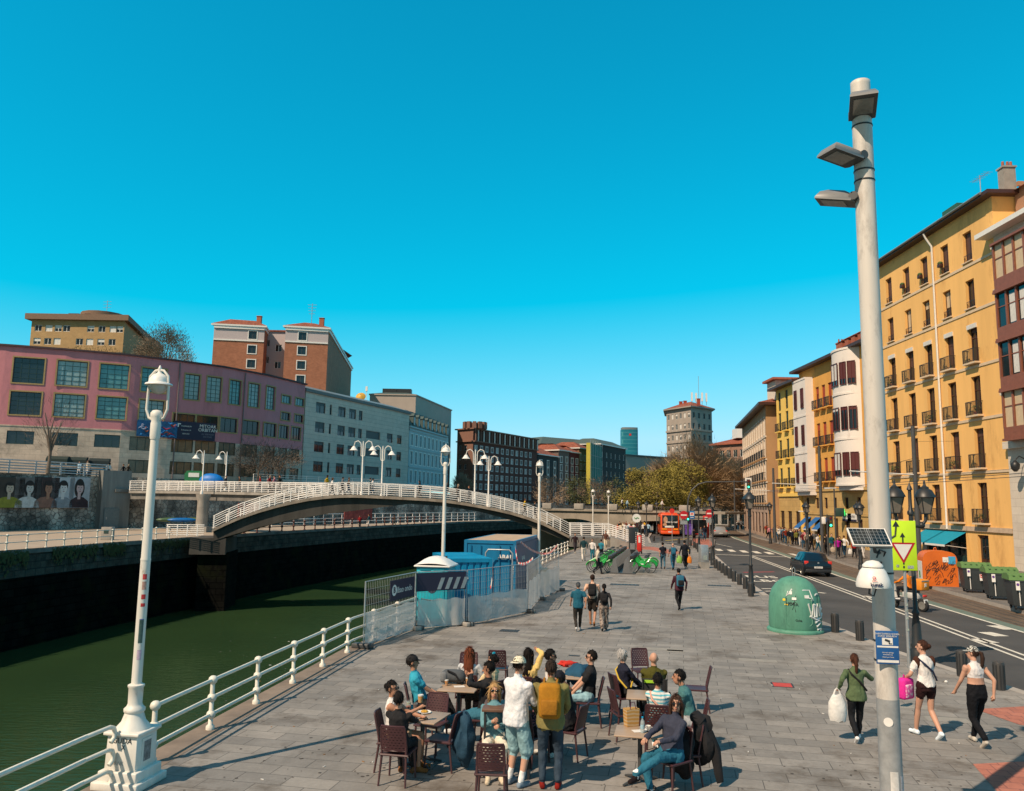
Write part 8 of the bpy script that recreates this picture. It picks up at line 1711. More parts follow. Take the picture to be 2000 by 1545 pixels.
i = sp('man in turquoise tee and black cap, seated in profile with crossed legs', 'maroon chair of the man in turquoise tee', 82, (806, 1294), top=teal, sleeves='short', bottom=blk, shoes='#e8e8e8', skin='tan', hair=('short', '#120d0a'), hat=(blk, 'front'), h=1.8, lean=-14, fl=(-.1, .62, .28), fr=(.02, .5, .085), hl=(-.05, .3, .68), hr=(.1, .32, .66))
i = sp('woman with long auburn hair in grey white tee, seen from behind', 'maroon chair of the auburn haired woman', 8, (917, 1277), top='#b8bcc0', sleeves='short', bottom=blk, skin='light', hair=('long', (.13, .035, .015)), fem=True, hl=(-.2, .35, .7), hr=(.28, .25, .68))
i = sp('man in black sweater holding a hand to his face, legs stretched out in jeans', 'maroon chair of the man in black sweater', -82, (955, 1307), top=blk, bottom=(.03, .13, .19), shoes='#d8d4cc', skin='tan', hair=('short', '#0d0a08'), h=1.8, lean=-6, nod=10, hl=(-.05, .24, 1.16), hr=(.04, .3, 1.12), fl=(-.06, .88, .3), fr=(.07, .84, .24))
i = sp('person in cream top with turquoise hair clip behind the man in black sweater', 'maroon chair of person in the cream top', -55, (962, 1289), top='#d8c098', bottom='#3a3028', hair=('bun', '#0d0a09'), fem=True, h=1.66)
b = B(); b.ell((0, 0, 0), (.05, .03, .03), mat('clip_turquoise', (.01, .25, .35), .3), 8, 6); o = b.obj('hair_clip', i['o']); o.location = i['MZ'].inverted() @ (i['Hc']-i['loc'])+Vector((0, -.03, .125))
i = sp('blonde woman in sunglasses and light denim jacket facing us', 'maroon chair of the blonde woman', 176, (966, 1349), top=(.12, .27, .32), bottom='#d8d0c0', shoes='#c8b8a0', skin='light', hair=('midlong', (.4, .25, .11)), fem=True, glasses=True, h=1.7, hl=(-.06, .3, .78), hr=(.05, .28, .84))
i = sp('woman in pale yellow shirt with long dark hair raising her arm', 'maroon chair of the woman in pale yellow', 25, (1032, 1279), top='#e0c078', bottom='#5a7a88', skin='tan', hair=('long', '#120c0a'), fem=True, h=1.74, hr=(.09, .2, 1.3), hl=(-.15, .35, .7), loose=.12)
i = sp('man in white tee with curly black hair and sunglasses in profile', 'maroon chair of the man in the white tee', 70, (1076, 1283), top=wht, sleeves='short', bottom='#3a5666', skin='tan', hair=('curly', '#0c0a09'), glasses=True, h=1.76, yaw=25)
i = sp('man in black tee and pale jeans sitting on the right of the jacket table', 'maroon chair of the man in black tee', -84, (1155, 1284), top=blk, sleeves='short', bottom=(.25, .42, .48), shoes='#403830', skin='light', hair=('short', '#15100d'), glasses=True, h=1.76, hl=(-.14, .34, .56), hr=(.12, .36, .56))
i = sp('person in black vest and dark cap behind the mustard backpack', 'maroon chair of the person in dark cap', -62, (1091, 1326), top='#14161c', sleeves='none', bottom=blk, shoes='#c8c4bc', skin='tan', hair=('short', '#0d0b0a'), hat=('#161a24', 'front'), h=1.78, lean=14)
i = sp('person in navy floral top leaning by the high table', 'maroon chair of the person in floral top', 40, (1049, 1338), top=patterned('floral', (.012, .014, .025), (.3, .12, .14), 30), sleeves='short', bottom=blk, shoes='#d0ccc4', skin='tan', hair=('short', '#0e0b0a'), h=1.66, lean=10)
b = B(); loft(b, [(Vector((0, 0, .7)), Vector((.12, 0, 0)), Vector((0, .06, 0))), (Vector((0, 0, .45)), Vector((.15, 0, 0)), Vector((0, .07, 0))), (Vector((0, 0, .15)), Vector((.13, 0, 0)), Vector((0, .05, 0)))], cloth((.03, .09, .4)), 14); o = b.obj('blue_jumper', None, G(1042, 1450, 0)+Vector((0, .3, 0))); tag(o, 'bright blue jumper hanging beside the olive jacket', 'jumper')
# right-hand group
i = sp('grey curly haired woman in navy coat with yellow strap', 'maroon chair of the woman in navy coat', 72, (1216, 1281), top=navy, bottom=blk, skin='light', hair=('curly', '#a8a6a4'), fem=True, h=1.66); strap_on(i, cloth((.55, .38, .05)), -1)
i = sp('bald man in olive green pullover with mustard collar, seen from behind', None, 6, (1277, 1287), top=(.065, .062, .008), bottom='#20242c', hair=('bald', '#000000'), skin='light', h=1.74, loose=.1)
# his wheelchair
W_ = thing('wheelchair', 'black wheelchair with a lime strap under the bald man', 'wheelchair', (i['loc'].x, i['loc'].y, 0), -R(6)); b = B(); b.box((0, -.22, .68), (.44, .05, .45), blk and mat('black_cloth', blk, .8), bev=.02); b.obj('backrest', W_); b = B(); b.box((0, 0, .44), (.44, .44, .06), mat('black_cloth', blk, .8)); b.obj('seat', W_)
for x in (-.3, .3): b = B(); b.tube([(x, .3*math.cos(a), .31+.3*math.sin(a)) for a in np.linspace(0, 2*math.pi, 21)], .02, mRUBBER, 6, False); b.obj('wheel', W_); b = B(); b.tube([(x*.75, -.24, .45), (x*.75, -.26, .9), (x*.75, -.38, .93)], .016, mBLACK, 6); b.obj('push_handle', W_); b = B(); b.lathe([(0, -.02), (.07, -.02), (.07, .02), (0, .02)], mRUBBER, (x*.7, .38, .07), 10, axis=Matrix.Rotation(R(90), 3, 'Y')); b.obj('caster', W_)
b = B(); b.box((-.05, -.26, .86), (.3, .02, .05), mat('lime_strap', (.35, .6, .03), .6)); b.obj('strap', W_)
i = sp('person in white and turquoise striped shirt with pink strap, back to us', 'maroon chair of person in the striped shirt', 14, (1285, 1329), top=stripes('striped_shirt', (.66, .64, .6), (.12, .42, .5), 5.2, 1.2), bottom=(.02, .16, .22), hair=('short', '#0e0b0a'), skin='tan', h=1.7, fem=True); strap_on(i, cloth((.6, .32, .25)), -1)
i = sp('man with dark hair in a teal grey sweater leaning left', 'maroon chair of the man in teal sweater', -80, (1326, 1323), top=(.06, .17, .18), bottom='#9a9ca0', skin='tan', hair=('short', '#0f0d0d'), h=1.78, lean=14, hl=(-.05, .5, .78), hr=(.1, .46, .78))
i = sp('woman in sunglasses and navy jacket sitting cross-legged, facing us', 'maroon chair of the woman in the navy jacket', -128, (1321, 1374), top=(.035, .04, .065), bottom=(.02, .13, .2), shoes='#1c1010', skin='light', hair=('long', (.06, .03, .02)), fem=True, glasses=True, h=1.72, yaw=-38, lean=-12, hl=(-.12, .36, .78), hr=(.12, .42, .77), fl=(-.02, .78, .36), fr=(.06, .4, .085), socks='#e8e8e8', loose=.12)
i0 = i
# empty chairs
def ch(px, py, heading, lab): return chair(G(px, py, .45)*1.0-Vector((0, 0, .45)), heading, lab)
ch(842, 1411, 200, 'empty maroon chair turned toward us at the plate table'); ch(865, 1441, -72, 'empty maroon chair with a dark denim jacket on its back'); ch(961, 1502, 4, 'empty maroon chair seen from behind, beside the white sweatshirt'); ch(1222, 1391, 78, 'empty maroon chair facing the shopping bag table'); ch(1361, 1343, -78, 'empty maroon chair turned left, farthest right of the tables'); ch(1331, 1468, -100, 'empty maroon chair carrying a black jacket'); ch(1256, 1308, 170, 'empty maroon chair beyond the bald man'); ch(973, 1303, 5, 'empty maroon chair behind the person in cream top'); ch(912, 1318, 185, 'empty maroon chair behind the grey rucksack table')
def chairback(px, py, heading): p_ = G(px, py, .45); d = Vector((math.sin(R(heading)), math.cos(R(heading)), 0)); return Vector((p_.x, p_.y, 0))-d*.27
def heap(pos, r, m, label, rz=0, amp=.3, fr=5, seed=0):
 q = B(); q.ell((0, 0, 0), r, m, 26, 20)
 for k, v in enumerate(q.v):
  v = Vector(v); u = Vector((v.x/r[0], v.y/r[1], v.z/r[2])); n_ = noise.noise(Vector((v.x*fr+seed, v.y*fr, v.z*fr*.6)))+.5*noise.noise(Vector((v.x*fr*2.6, v.y*fr*2.6+seed, v.z*fr*1.2))); q.v[k] = tuple(v+Vector((u.x*r[0], u.y*r[1], u.z*r[2]*.5))*n_*amp)
 o = q.obj('jacket', None, pos, rz); tag(o, label, 'jacket'); return o
c_ = chairback(865, 1441, -72); heap(c_+Vector((.08, 0, .5)), (.17, .23, .42), cloth((.018, .055, .095)), 'dark denim jacket hanging over an empty chair back', 0, .45, 6, 2)
c_ = chairback(1331, 1468, -100); heap(c_+Vector((.06, 0, .62)), (.17, .22, .36), cloth(blk), 'black jacket slung over the empty chair, sleeve hanging down', 0, .5, 6, 5); b = B(); b.tube([c_+Vector((.12, -.1, .75)), c_+Vector((.22, -.16, .5)), c_+Vector((.26, -.2, .22)), c_+Vector((.3, -.2, .08))], [.08, .075, .07, .05], cloth(blk), 10); b.tube([c_+Vector((.05, -.1, .9)), c_+Vector((-.05, -.05, .97)), c_+Vector((-.06, .1, .92))], [.07, .09, .06], cloth(blk), 10)
for k, v in enumerate(b.v): v = Vector(v); b.v[k] = tuple(v+Vector((1, 1, .3))*noise.noise(v*9)*.05)
tag(b.obj('jacket'), 'black sleeve and collar of a jacket trailing to the ground', 'jacket')
q = G(1133, 1316, .75); heap(Vector((q.x, q.y, .74)), (.3, .26, .2), cloth((.015, .07, .13)), 'navy jacket heaped on the far table edge', .4, .4, 6, 9)
q = G(1108, 1301, .8); heap(Vector((q.x, q.y-.05, .86)), (.22, .12, .06), cloth((.5, .03, .02)), 'red folded jacket lying on the table with the dark cola', .2, .5, 9, 3)
i0c = i0['loc']; d_ = Vector((math.sin(R(-128)), math.cos(R(-128)), 0)); heap(i0c-d_*.26+Vector((0, 0, .5)), (.16, .2, .36), cloth(blk), 'black coat hanging behind the cross-legged woman', .6, .45, 6, 4)
# ---- standing and walking near people
i = person('youth in white sweatshirt and backwards white cap standing in denim shorts', 42, foot=(1006, 1535), h=1.83, top='#d8dade', bottom=(.24, .4, .44), btype='knee', shoes='#7a8a98', socks='#e0e0e0', hair=('short', '#1a0f0a'), hat=('#e0d8c0', 'back'), skin='light', loose=.14, hl=(-.08, .42, 1.12), hr=(.12, .4, 1.14), nod=8)
i = person('man in olive parka and dark jeans standing with mustard backpack', 6, foot=(1074, 1540), h=1.8, top=(.2, .17, .06), bottom=(.03, .05, .075), shoes='#7a1810', hair=('short', '#2a211c'), skin='tan', loose=.14, hl=(-.22, .3, 1.0), hr=(.2, .32, 1.02)); backpack(i, 'mustard brown backpack worn over the olive parka', cloth((.36, .16, .012)), .33, .5, .2, cloth((.3, .13, .012)))
def walker(label, heading, foot, top_px, **k):
 p_ = G(foot[0], foot[1]); hh = zat(foot[0], top_px, p_.y); return person(label, heading, h=max(1.5, min(1.9, hh/1.02)), foot=foot, pose='walk', **k)
i = walker('man in teal gilet and grey cap walking away, back to us', 2, (1129, 1232), 1137, top=(.01, .09, .14), sleeves='short', bottom='#2c2824', shoes='#c8c8c8', skin='tan', hair=('short', '#555555'), hat=('#3c4248', 'none'), lod=1, loose=.12)
i = walker('man in beige tee and dark shorts walking, black rucksack on his back', 8, (1157, 1222), 1122, top='#d0a890', sleeves='short', bottom='#2a2622', btype='shorts', shoes='#8a5a34', skin='tan', hair=('short', '#2a1a12'), phase=-1, lod=1); backpack(i, 'black rucksack on the man in beige tee', cloth(blk), .28, .42, .15)
i = walker('woman in black leather jacket and patterned trousers walking, long braid', 4, (1180, 1232), 1141, top=blk, bottom=patterned('snake_print', (.3, .24, .2), (.1, .075, .065), 16), btype='wide', shoes='#141414', hair=('pony', '#120d0b'), fem=True, lod=1); backpack(i, 'small black backpack on the woman in patterned trousers', cloth(blk), .22, .28, .1)
i = walker('man in maroon hoodie and black trousers walking away alone', -4, (1327, 1191), 1110, top=(.055, .014, .025), bottom='#14161a', shoes='#101010', hair=('short', '#120d0c'), hat=('#121214', 'none'), skin='tan', lod=1, loose=.12); backpack(i, 'blue and black backpack on the maroon hoodie', cloth((.03, .14, .22)), .3, .44, .16, cloth(blk))
i = walker('woman in navy tee and jeans walking hand in hand on the quay', 2, (1295, 1111), 1059, top='#141824', sleeves='short', bottom=(.05, .13, .19), shoes='#40280f', hair=('short', '#1a100c'), fem=True, lod=1, phase=-1)
i = walker('bald man in grey tee and blue jeans walking with blue backpack', 0, (1315, 1113), 1061, top='#4a4c52', sleeves='short', bottom=(.02, .1, .17), shoes='#201c1a', hair=('bald', '#000000'), lod=1); backpack(i, 'blue backpack on the bald man in grey tee', cloth((.02, .12, .2)), .3, .46, .16)
i = walker('person in dark jacket and black trousers carrying green and orange bags', -6, (1338, 1111), 1055, top='#10141e', bottom=blk, shoes='#c0c0c0', hair=('short', '#15100e'), lod=1, loose=.1); bag(i['hands'][0], 'bright green shopping bag in the dark dressed walker\'s hand', cloth((.25, .5, .12)), .4, .42, .16); bag(i['hands'][1], 'orange carrier bag in the dark dressed walker\'s hand', cloth((.7, .2, .02)), .3, .36, .12)
i = walker('woman in dark headscarf and floral top beside the orange bag', 180, (1340, 1108), 1066, top=patterned('floral_gold', (.02, .018, .02), (.5, .4, .15), 9), bottom=blk, btype='wide', shoes='#101010', hair=('long', '#3a0f18'), fem=True, lod=1)
i = walker('person in cream coat and dark jeans waiting at the docked bicycles', 75, (1167, 1121), 1066, top='#c8bcaa', bottom='#1a2028', shoes='#18120f', hair=('short', '#2a1c14'), lod=1); bag(i['hands'][0], 'patterned dark tote bag held by the cream coated person', patterned('tote', (.03, .03, .03), (.3, .25, .2), 10), .36, .34, .12)
for a in (('man in teal shirt and white trousers standing by the bridge stairs', 10, (1140, 1096), 1048, '#12343a', '#d8d0c4', '#2a2018'), ('woman in white top and teal jeans standing by the bridge stairs', 190, (1157, 1096), 1052, '#d8d0cc', (.02, .15, .2), '#1a1210'), ('person in teal jacket behind the cream coated one', 20, (1174, 1094), 1054, (.02, .18, .25), '#20262c', '#1a1210'), ('woman in dark jacket at foot of footbridge rail', 170, (1123, 1080), 1041, '#2c1c20', '#3a3438', '#120e0c'), ('person in brown top and pale trousers on the stair steps', 185, (1183, 1074), 1036, '#5a3a30', '#c8b8a0', '#1a1210')):
 walker(a[0], a[1], a[2], a[3], top=a[4], bottom=a[5], shoes='#b0a898', hair=('short', a[6]), lod=2)
i = walker('woman in sage green sweater and black trousers walking away, white bag', 8, (1676, 1448), 1280, top=(.085, .125, .06), bottom='#12151a', shoes='#e0e0e0', hair=('pony', (.06, .022, .012)), fem=True, skin='light', hl=(-.3, -.02, .92), hr=(.26, .34, 1.12), loose=.08); strap_on(i, cloth(blk), -1); bag(i['W'](Vector((-.34, -.02, .9))), 'white plastic carrier bag on the sage sweater woman\'s arm', cloth((.66, .66, .64)), .34, .42, .2)
i = walker('woman in brown and white tee with brown shorts carrying a pink bag', -12, (1814, 1441), 1251, top=(.66, .64, .62), sleeves='short', bottom='#2a1416', btype='mini', shoes='#d8e4ec', hair=('bun', (.05, .02, .012)), fem=True, skin='light', yaw=-45, phase=-1, hl=(-.3, .24, 1.0)); strap_on(i, cloth((.02, .03, .07)), -1)
for sd_ in (-1, 1): b = B(); b.ell(i['neck']-i['up']*.1+i['right']*sd_*.165, (.064, .074, .11), cloth('#44271c'), 12, 8); b.obj('brown_sleeve', i['o'])
t = thing('school_bag', 'pink children\'s school bag hanging from the brown sleeved woman\'s arm', 'bag', i['W'](Vector((-.34, .14, .86))), R(30)); b = B(); b.box((0, 0, 0), (.32, .19, .38), cloth((.7, .03, .3)), bev=.05); b.obj('body', t); b = B(); b.box((-.02, -.09, -.03), (.2, .04, .24), patterned('pink_print', (.65, .12, .35), (.75, .5, .6), 18), bev=.02); b.obj('pocket', t); b = B(); b.tube([(-.05, 0, .17), (0, .02, .24), (.05, 0, .17)], .012, cloth((.5, .02, .25)), 6); b.obj('handle', t)
i = walker('woman in white crop top and black leggings with checked cap walking', -8, (1914, 1456), 1263, top=(.62, .6, .6), sleeves='none', bottom='#0c0e14', btype='leggings', shoes='#b8b0a4', hair=('pony', (.035, .018, .012)), fem=True, skin='light', midriff=True, w=1.15, hat=(patterned('checked_cap', (.5, .5, .46), (.03, .035, .04), 42), 'front'), yaw=-40)
bag(G(1757, 1400)+Vector((.12, .5, 1.05)), 'white bag edge showing behind the thick grey pole', cloth((.6, .62, .66)), .2, .3, .1)
# ---- table things
def tp(px, py, z=.745): return G(px, py, z)
def glass(px, py, col, label, hh=.13, r_=.034, name='beer_glass', z=.745, stem=False):
 p_ = tp(px, py, z); t = thing(name, label, 'glass', p_); b = B(); m = mat('drink_'+label[:12], col, .1, var=.1, spec=.7); z0 = .07 if stem else 0
 b.lathe([(0, z0), (r_*.8, z0), (r_, z0+hh*.8), (0, z0+hh*.8)], m, n=14); b.obj('drink', t); g = B(); g.lathe([(r_*.85, z0), (r_*1.06, z0+hh), (r_*1.02, z0+hh), (r_*.82, z0)], mat('clear_glass', (.5, .55, .55), .08, var=0, alpha=.12), n=14, caps=False)
 if stem: g.lathe([(.03, 0), (.006, .008), (.006, .07)], mat('clear_glass', (.6, .62, .6), .08), n=10)
 if 'beer' in label: f = B(); f.lathe([(0, z0+hh*.8), (r_, z0+hh*.8), (r_*1.02, z0+hh*.93), (0, z0+hh*.95)], mWHITE, n=14); f.obj('foam', t)
 g.obj('glass', t); return t
amb = (.5, .2, .02)
glass(872, 1339, amb, 'short beer glass near the grey rucksack, left one', .11); glass(913, 1337, (.45, .2, .03), 'taller beer glass by the black sweatered man', .14); glass(821, 1380, (.6, .27, .03), 'round stemmed beer glass on the plate table', .13, .048, stem=True); glass(797, 1393, (.4, .08, .02), 'red orange drink with ice on plate table', .14, .04); glass(798, 1386, (.35, .36, .25), 'clear lemon drink glass on the plate table', .15, .038); glass(811, 1387, (.1, .03, .015), 'dark cola glass on the plate table', .12, .036); glass(1114, 1312, (.02, .01, .008), 'dark cola glass beside the red jacket', .13, .038); glass(968, 1374, (.4, .1, .02), 'amber drink on high wood table held by blonde woman', .14, .038, z=1.02)
for px, py, c_, lab in ((815, 1401, (.1, .035, .012), 'white plate with brown croquettes'), (829, 1392, (.55, .3, .03), 'white plate with yellow omelette slice')):
 t = thing('plate', lab+' on plate table', 'plate', tp(px, py)); b = B(); b.lathe([(0, .0), (.07, .0), (.115, .016), (.11, .02), (.07, .006), (0, .006)], mWHITE, n=20); b.obj('dish', t); b = B(); rn = random.Random(int(px))
 for k in range(7): a = k*.9; b.ell((.035*math.cos(a), .03*math.sin(a), .022), (.028, .022, .018), mat('food%d' % px, c_, .6, var=.4, scale=40), 8, 6)
 b.obj('food', t)
for px, py, z_, lab in ((897, 1341, .745, 'white paper menu lying on beer table'), (1248, 1428, .745, 'white napkins on the shopping bag table')): b = B(); b.box((0, 0, .003), (.2, .14, .003), mWHITE); o = b.obj('paper', None, tp(px, py, z_), R(12)); tag(o, lab, 'paper')
b = B(); b.box((0, 0, .012), (.07, .04, .022), mat('yellow_packet', (.7, .55, .02), .5), bev=.005); o = b.obj('packet', None, tp(918, 1341), R(20)); tag(o, 'small yellow packet on the beer table', 'packet')
t = thing('coffee_cup', 'white coffee cup on a saucer beside water bottle', 'cup', tp(1266, 1427)); b = B(); b.lathe([(0, 0), (.05, .004), (.075, .014), (.05, .008), (0, .006)], mWHITE, n=18); b.obj('saucer', t); b = B(); b.lathe([(.022, .01), (.038, .05), (.042, .075), (.038, .075), (.033, .05), (0, .045)], mWHITE, n=16); b.tube([(.04, 0, .06), (.065, 0, .05), (.04, 0, .03)], .005, mWHITE, 5); b.obj('cup', t)
t = thing('water_bottle', 'clear water bottle with blue cap on shopping bag table', 'bottle', tp(1255, 1431)); b = B(); b.lathe([(0, 0), (.032, 0), (.033, .14), (.028, .17), (.013, .2), (.013, .215), (0, .215)], mat('bottle_plastic', (.45, .55, .58), .1, var=.1, alpha=.5), n=14); b.obj('bottle', t); b = B(); b.lathe([(.015, .215), (.015, .235), (0, .236)], mat('cap_blue', (.0, .3, .55), .5), n=12); b.obj('cap', t); b = B(); b.lathe([(.0335, .06), (.0335, .12)], mat('bottle_label', (.3, .5, .6), .5), n=14, caps=False); b.obj('label', t)
p_ = tp(1233, 1417); t = thing('shopping_bag', 'ochre striped paper shopping bag standing on café table', 'bag', p_, R(20)); b = B(); b.box((0, 0, .13), (.2, .12, .26), stripes('bag_stripes', (.45, .24, .06), (.5, .36, .2), 6, 3), taper=1.12); b.obj('body', t); b = B(); b.tube([(-.05, -.06, .26), (-.03, -.05, .36), (.03, -.05, .36), (.05, -.06, .26)], .007, mat('purple_cord', (.08, .02, .05), .7), 5); b.obj('handle', t)
p_ = tp(886, 1334); t = thing('rucksack', 'grey rucksack lying on the beer table', 'backpack', p_, R(-8)); b = B(); b.box((0, 0, .13), (.46, .26, .24), cloth((.075, .085, .095)), bev=.1); b.obj('body', t); b = B(); b.box((-.17, -.1, .12), (.14, .12, .2), cloth((.16, .17, .18)), bev=.05); b.obj('pocket', t); b = B(); b.tube([(-.1, -.12, .25), (.05, -.15, .2), (.15, -.13, .06)], .018, cloth(blk), 6); b.obj('strap', t)
b = B(); b.ell((0, 0, .02), (.045, .03, .03), mWHITE, 8, 6); o = b.obj('litter', None, G(1848, 1333)); tag(o, 'scrap of white paper on paving between two walking women', 'litter')
# ---- scooter with rider
p_ = G(1797, 1196, ROADZ); SC = R(24); t = thing('delivery_scooter', 'delivery scooter with orange top box riding past the orange container', 'scooter', (p_.x, p_.y+.6, ROADZ), SC); b = B(); b.box((0, .0, .62), (.34, .8, .3), mat('scooter_white', (.5, .5, .48), .35), bev=.08); b.box((0, .55, .36), (.34, .5, .08), mDGREY, bev=.02); b.tube([(0, .8, .45), (0, .95, .8), (0, .9, 1.05)], [.1, .14, .06], mat('scooter_white', (.5, .5, .48), .35), 10); b.obj('body', t); b = B(); b.box((0, .05, .8), (.3, .7, .1), mBLACK, bev=.04); b.obj('saddle', t)
tm, rm = wheelmesh(.27, .13)
for y in (-.5, .95): o = put('wheel', tm, t, (0, y, .27)); put('rim', rm, o)
b = B(); b.tube([(-.35, .85, 1.06), (0, .92, 1.05), (.35, .85, 1.06)], .02, mBLACK, 6); b.obj('handlebar', t); b = B(); b.box((0, -.62, .66), (.2, .06, .1), mRED, bev=.02); b.obj('tail_light', t); b = B(); b.box((0, -.66, .45), (.22, .02, .16), mWHITE, rot=Matrix.Rotation(R(-12), 3, 'X')); b.obj('number_plate', t)
bx = thing('delivery_box', 'orange insulated delivery box on the back of scooter', 'delivery box', (p_.x+.17, p_.y+.2, ROADZ+1.12), SC); b = B(); b.box((0, 0, 0), (.5, .5, .46), mat('orange_fabric', (.72, .24, .015), .7, var=.15), bev=.05); b.obj('body', bx); text('JE', .16, mWHITE, bx, (0, -.255, .0), bold=.008); b = B(); b.box((0, -.256, .17), (.46, .01, .03), mGALV); b.obj('zip', bx)
i = person('scooter rider in orange jacket and helmet', 0-math.degrees(SC), at_=(p_.x-.08, p_.y+.72, ROADZ), pose='sit', top=(.7, .2, .015), bottom='#161a20', shoes='#d0d0d0', hair=('short', '#222222'), hat=((.7, .2, .015), 'none'), hip=.92, hl=(-.3, .48, 1.1), hr=(.3, .48, 1.1), fl=(-.2, .35, .48), fr=(.2, .35, .48), lod=1, lean=6)
# ---- the distant walkers: queue on the far pavement, people by the bridge, at the stops, on the bridges
CW = {'white': '#d8d4d0', 'pale blue': '#9ab8cc', 'rust': '#7a2a18', 'dark': '#141418', 'olive': '#6a6a30', 'red': '#8a1418', 'cream': '#d0c0a8', 'grey': '#5a5c60', 'navy': '#10182c', 'pink': '#c07a80', 'magenta': '#a0108a', 'brown': '#4a3020', 'teal': '#10505a', 'maroon': '#5a0f18', 'yellow': '#c8a020', 'orange': '#c04a10', 'black': '#0c0c0e', 'beige': '#b09878'}
BW_ = {'jeans': '#24465e', 'black trousers': '#101014', 'khaki trousers': '#8a7450', 'white trousers': '#c8c4c0', 'teal jeans': '#0c5064', 'grey trousers': '#4a4a4c'}
rn = random.Random(12); used = set()
def small(px, py, topc, botc, where, z, heading, h=None, feetY=None, group=None, walk=True, hairc=None):
 lab = '%s top and %s, %s' % (topc, botc, where); assert lab not in used, lab; used.add(lab)
 at_ = G(px, py, z) if feetY is None else at(px, py, feetY)
 if feetY is not None: at_ = Vector((at_.x, at_.y, z))
 person('person in '+lab, heading, h=h or rn.uniform(1.6, 1.8), at_=at_, z=z, pose='walk' if walk else 'stand', top=CW[topc], bottom=BW_[botc], shoes='#605850', skin=rn.choice(['light', 'tan']), hair=(rn.choice(['short', 'short', 'midlong']), hairc or rn.choice(['#15100d', '#2a1a10', '#4a3018', '#0c0a0a', '#8a7a6a'])), lod=2, phase=rn.choice([-1, 1]), group=group)
gq = 'people walking on the far pavement'
for px, py, a, c_, w_ in ((1500, 1053, 'dark', 'black trousers', 'leftmost in the pavement crowd'), (1504, 1054, 'pink', 'black trousers', 'beside the tan corner house'), (1525, 1058, 'cream', 'white trousers', 'at front of the tan house corner'), (1529, 1061, 'pale blue', 'jeans', 'in pavement crowd, left end'), (1523, 1058, 'white', 'grey trousers', 'in the pavement crowd by the mast'), (1535, 1064, 'rust', 'jeans', 'in the pavement crowd'), (1541, 1065, 'dark', 'khaki trousers', 'in the pavement crowd'), (1548, 1066, 'navy', 'black trousers', 'in the pavement crowd'), (1556, 1067, 'olive', 'black trousers', 'in the pavement crowd'), (1563, 1067, 'grey', 'white trousers', 'in the pavement crowd'), (1569, 1072, 'maroon', 'jeans', 'walking ahead of pavement crowd'), (1578, 1073, 'cream', 'teal jeans', 'behind the black lantern'), (1585, 1077, 'black', 'black trousers', 'walking before blue awnings'), (1598, 1078, 'white', 'teal jeans', 'walking before the blue awnings'), (1604, 1077, 'yellow', 'white trousers', 'next to white sweater walker'), (1616, 1082, 'dark', 'black trousers', 'by the far traffic light'), (1637, 1090, 'magenta', 'black trousers', 'before the ochre doorway'), (1641, 1088, 'black', 'grey trousers', 'half hidden by the magenta coat'), (1669, 1092, 'red', 'black trousers', 'under the solar panel'), (1686, 1091, 'navy', 'white trousers', 'beside the thick grey pole')):
 small(px, py, a, c_, w_, .05, rn.choice([170, 190, 200, 160, 185]), group=gq)
for k, (px, py) in enumerate(((1512, 1053), (1519, 1055), (1533, 1060), (1544, 1062), (1552, 1064), (1560, 1064), (1572, 1068), (1591, 1073), (1609, 1079), (1625, 1083), (1650, 1088), (1497, 1049), (1488, 1046), (1676, 1089))): small(px, py, ('grey', 'beige', 'teal', 'white', 'rust', 'navy', 'pink')[k % 7], ('grey trousers', 'black trousers', 'khaki trousers', 'jeans')[(k*3+k//7) % 4], ('second row of the pavement crowd', 'close to the ochre wall')[k // 7], .05, rn.choice([0, 180, 175, 10]), group=gq)
q = G(1661, 1090, .05); bag(q+Vector((-.1, -.3, .85)), 'white carrier bag beside the red topped walker', cloth((.62, .62, .6)), .4, .4, .2); q = G(1631, 1090, .05); bag(q+Vector((-.2, -.2, 1.0)), 'beige shoulder bag beside the magenta coat', cloth((.4, .33, .25)), .5, .35, .2)
for px, py, a, c_ in ((1438, 1036, 'white', 'black trousers'), (1442, 1037, 'dark', 'jeans'), (1448, 1036, 'grey', 'black trousers'), (1455, 1034, 'pale blue', 'black trousers'), (1459, 1035, 'dark', 'grey trousers')): small(px, py, a, c_, 'far up the street beyond the silver car', .05, rn.choice([0, 180]), group=gq)
for k, (px, py) in enumerate(((1210, 1043), (1217, 1044), (1223, 1043), (1235, 1044), (1244, 1043), (1252, 1042), (1259, 1042), (1268, 1040))): small(px, py, ('black', 'cream', 'rust', 'olive', 'maroon', 'grey', 'yellow', 'teal')[k], ('jeans', 'grey trousers')[k % 2], 'deeper in the crowd past stair foot', 0, rn.choice([0, 180]), group='people in the crowd by the stair foot')
gb = 'people in the crowd by the stair foot'
for px, py, a, c_, w_ in ((1206, 1048, 'orange', 'white trousers', 'left of crowd by stair foot'), (1213, 1049, 'cream', 'grey trousers', 'in the crowd past stair foot'), (1220, 1048, 'white', 'khaki trousers', 'in the crowd past stair foot'), (1225, 1048, 'pale blue', 'grey trousers', 'in the crowd past stair foot'), (1229, 1047, 'white', 'white trousers', 'in the crowd past stair foot'), (1233, 1049, 'pink', 'khaki trousers', 'in the crowd past stair foot'), (1238, 1048, 'white', 'jeans', 'left of the totem'), (1256, 1046, 'white', 'black trousers', 'right of the totem'), (1261, 1047, 'navy', 'jeans', 'right of the totem'), (1266, 1046, 'pale blue', 'jeans', 'right of the totem'), (1272, 1030, 'dark', 'black trousers', 'near the bus bay kerb'), (1241, 1053, 'teal', 'black trousers', 'at the totem posts'), (1230, 1044, 'brown', 'black trousers', 'farther along the quay')): small(px, py, a, c_, w_, 0, rn.choice([0, 180, 170, 10]), group=gb)
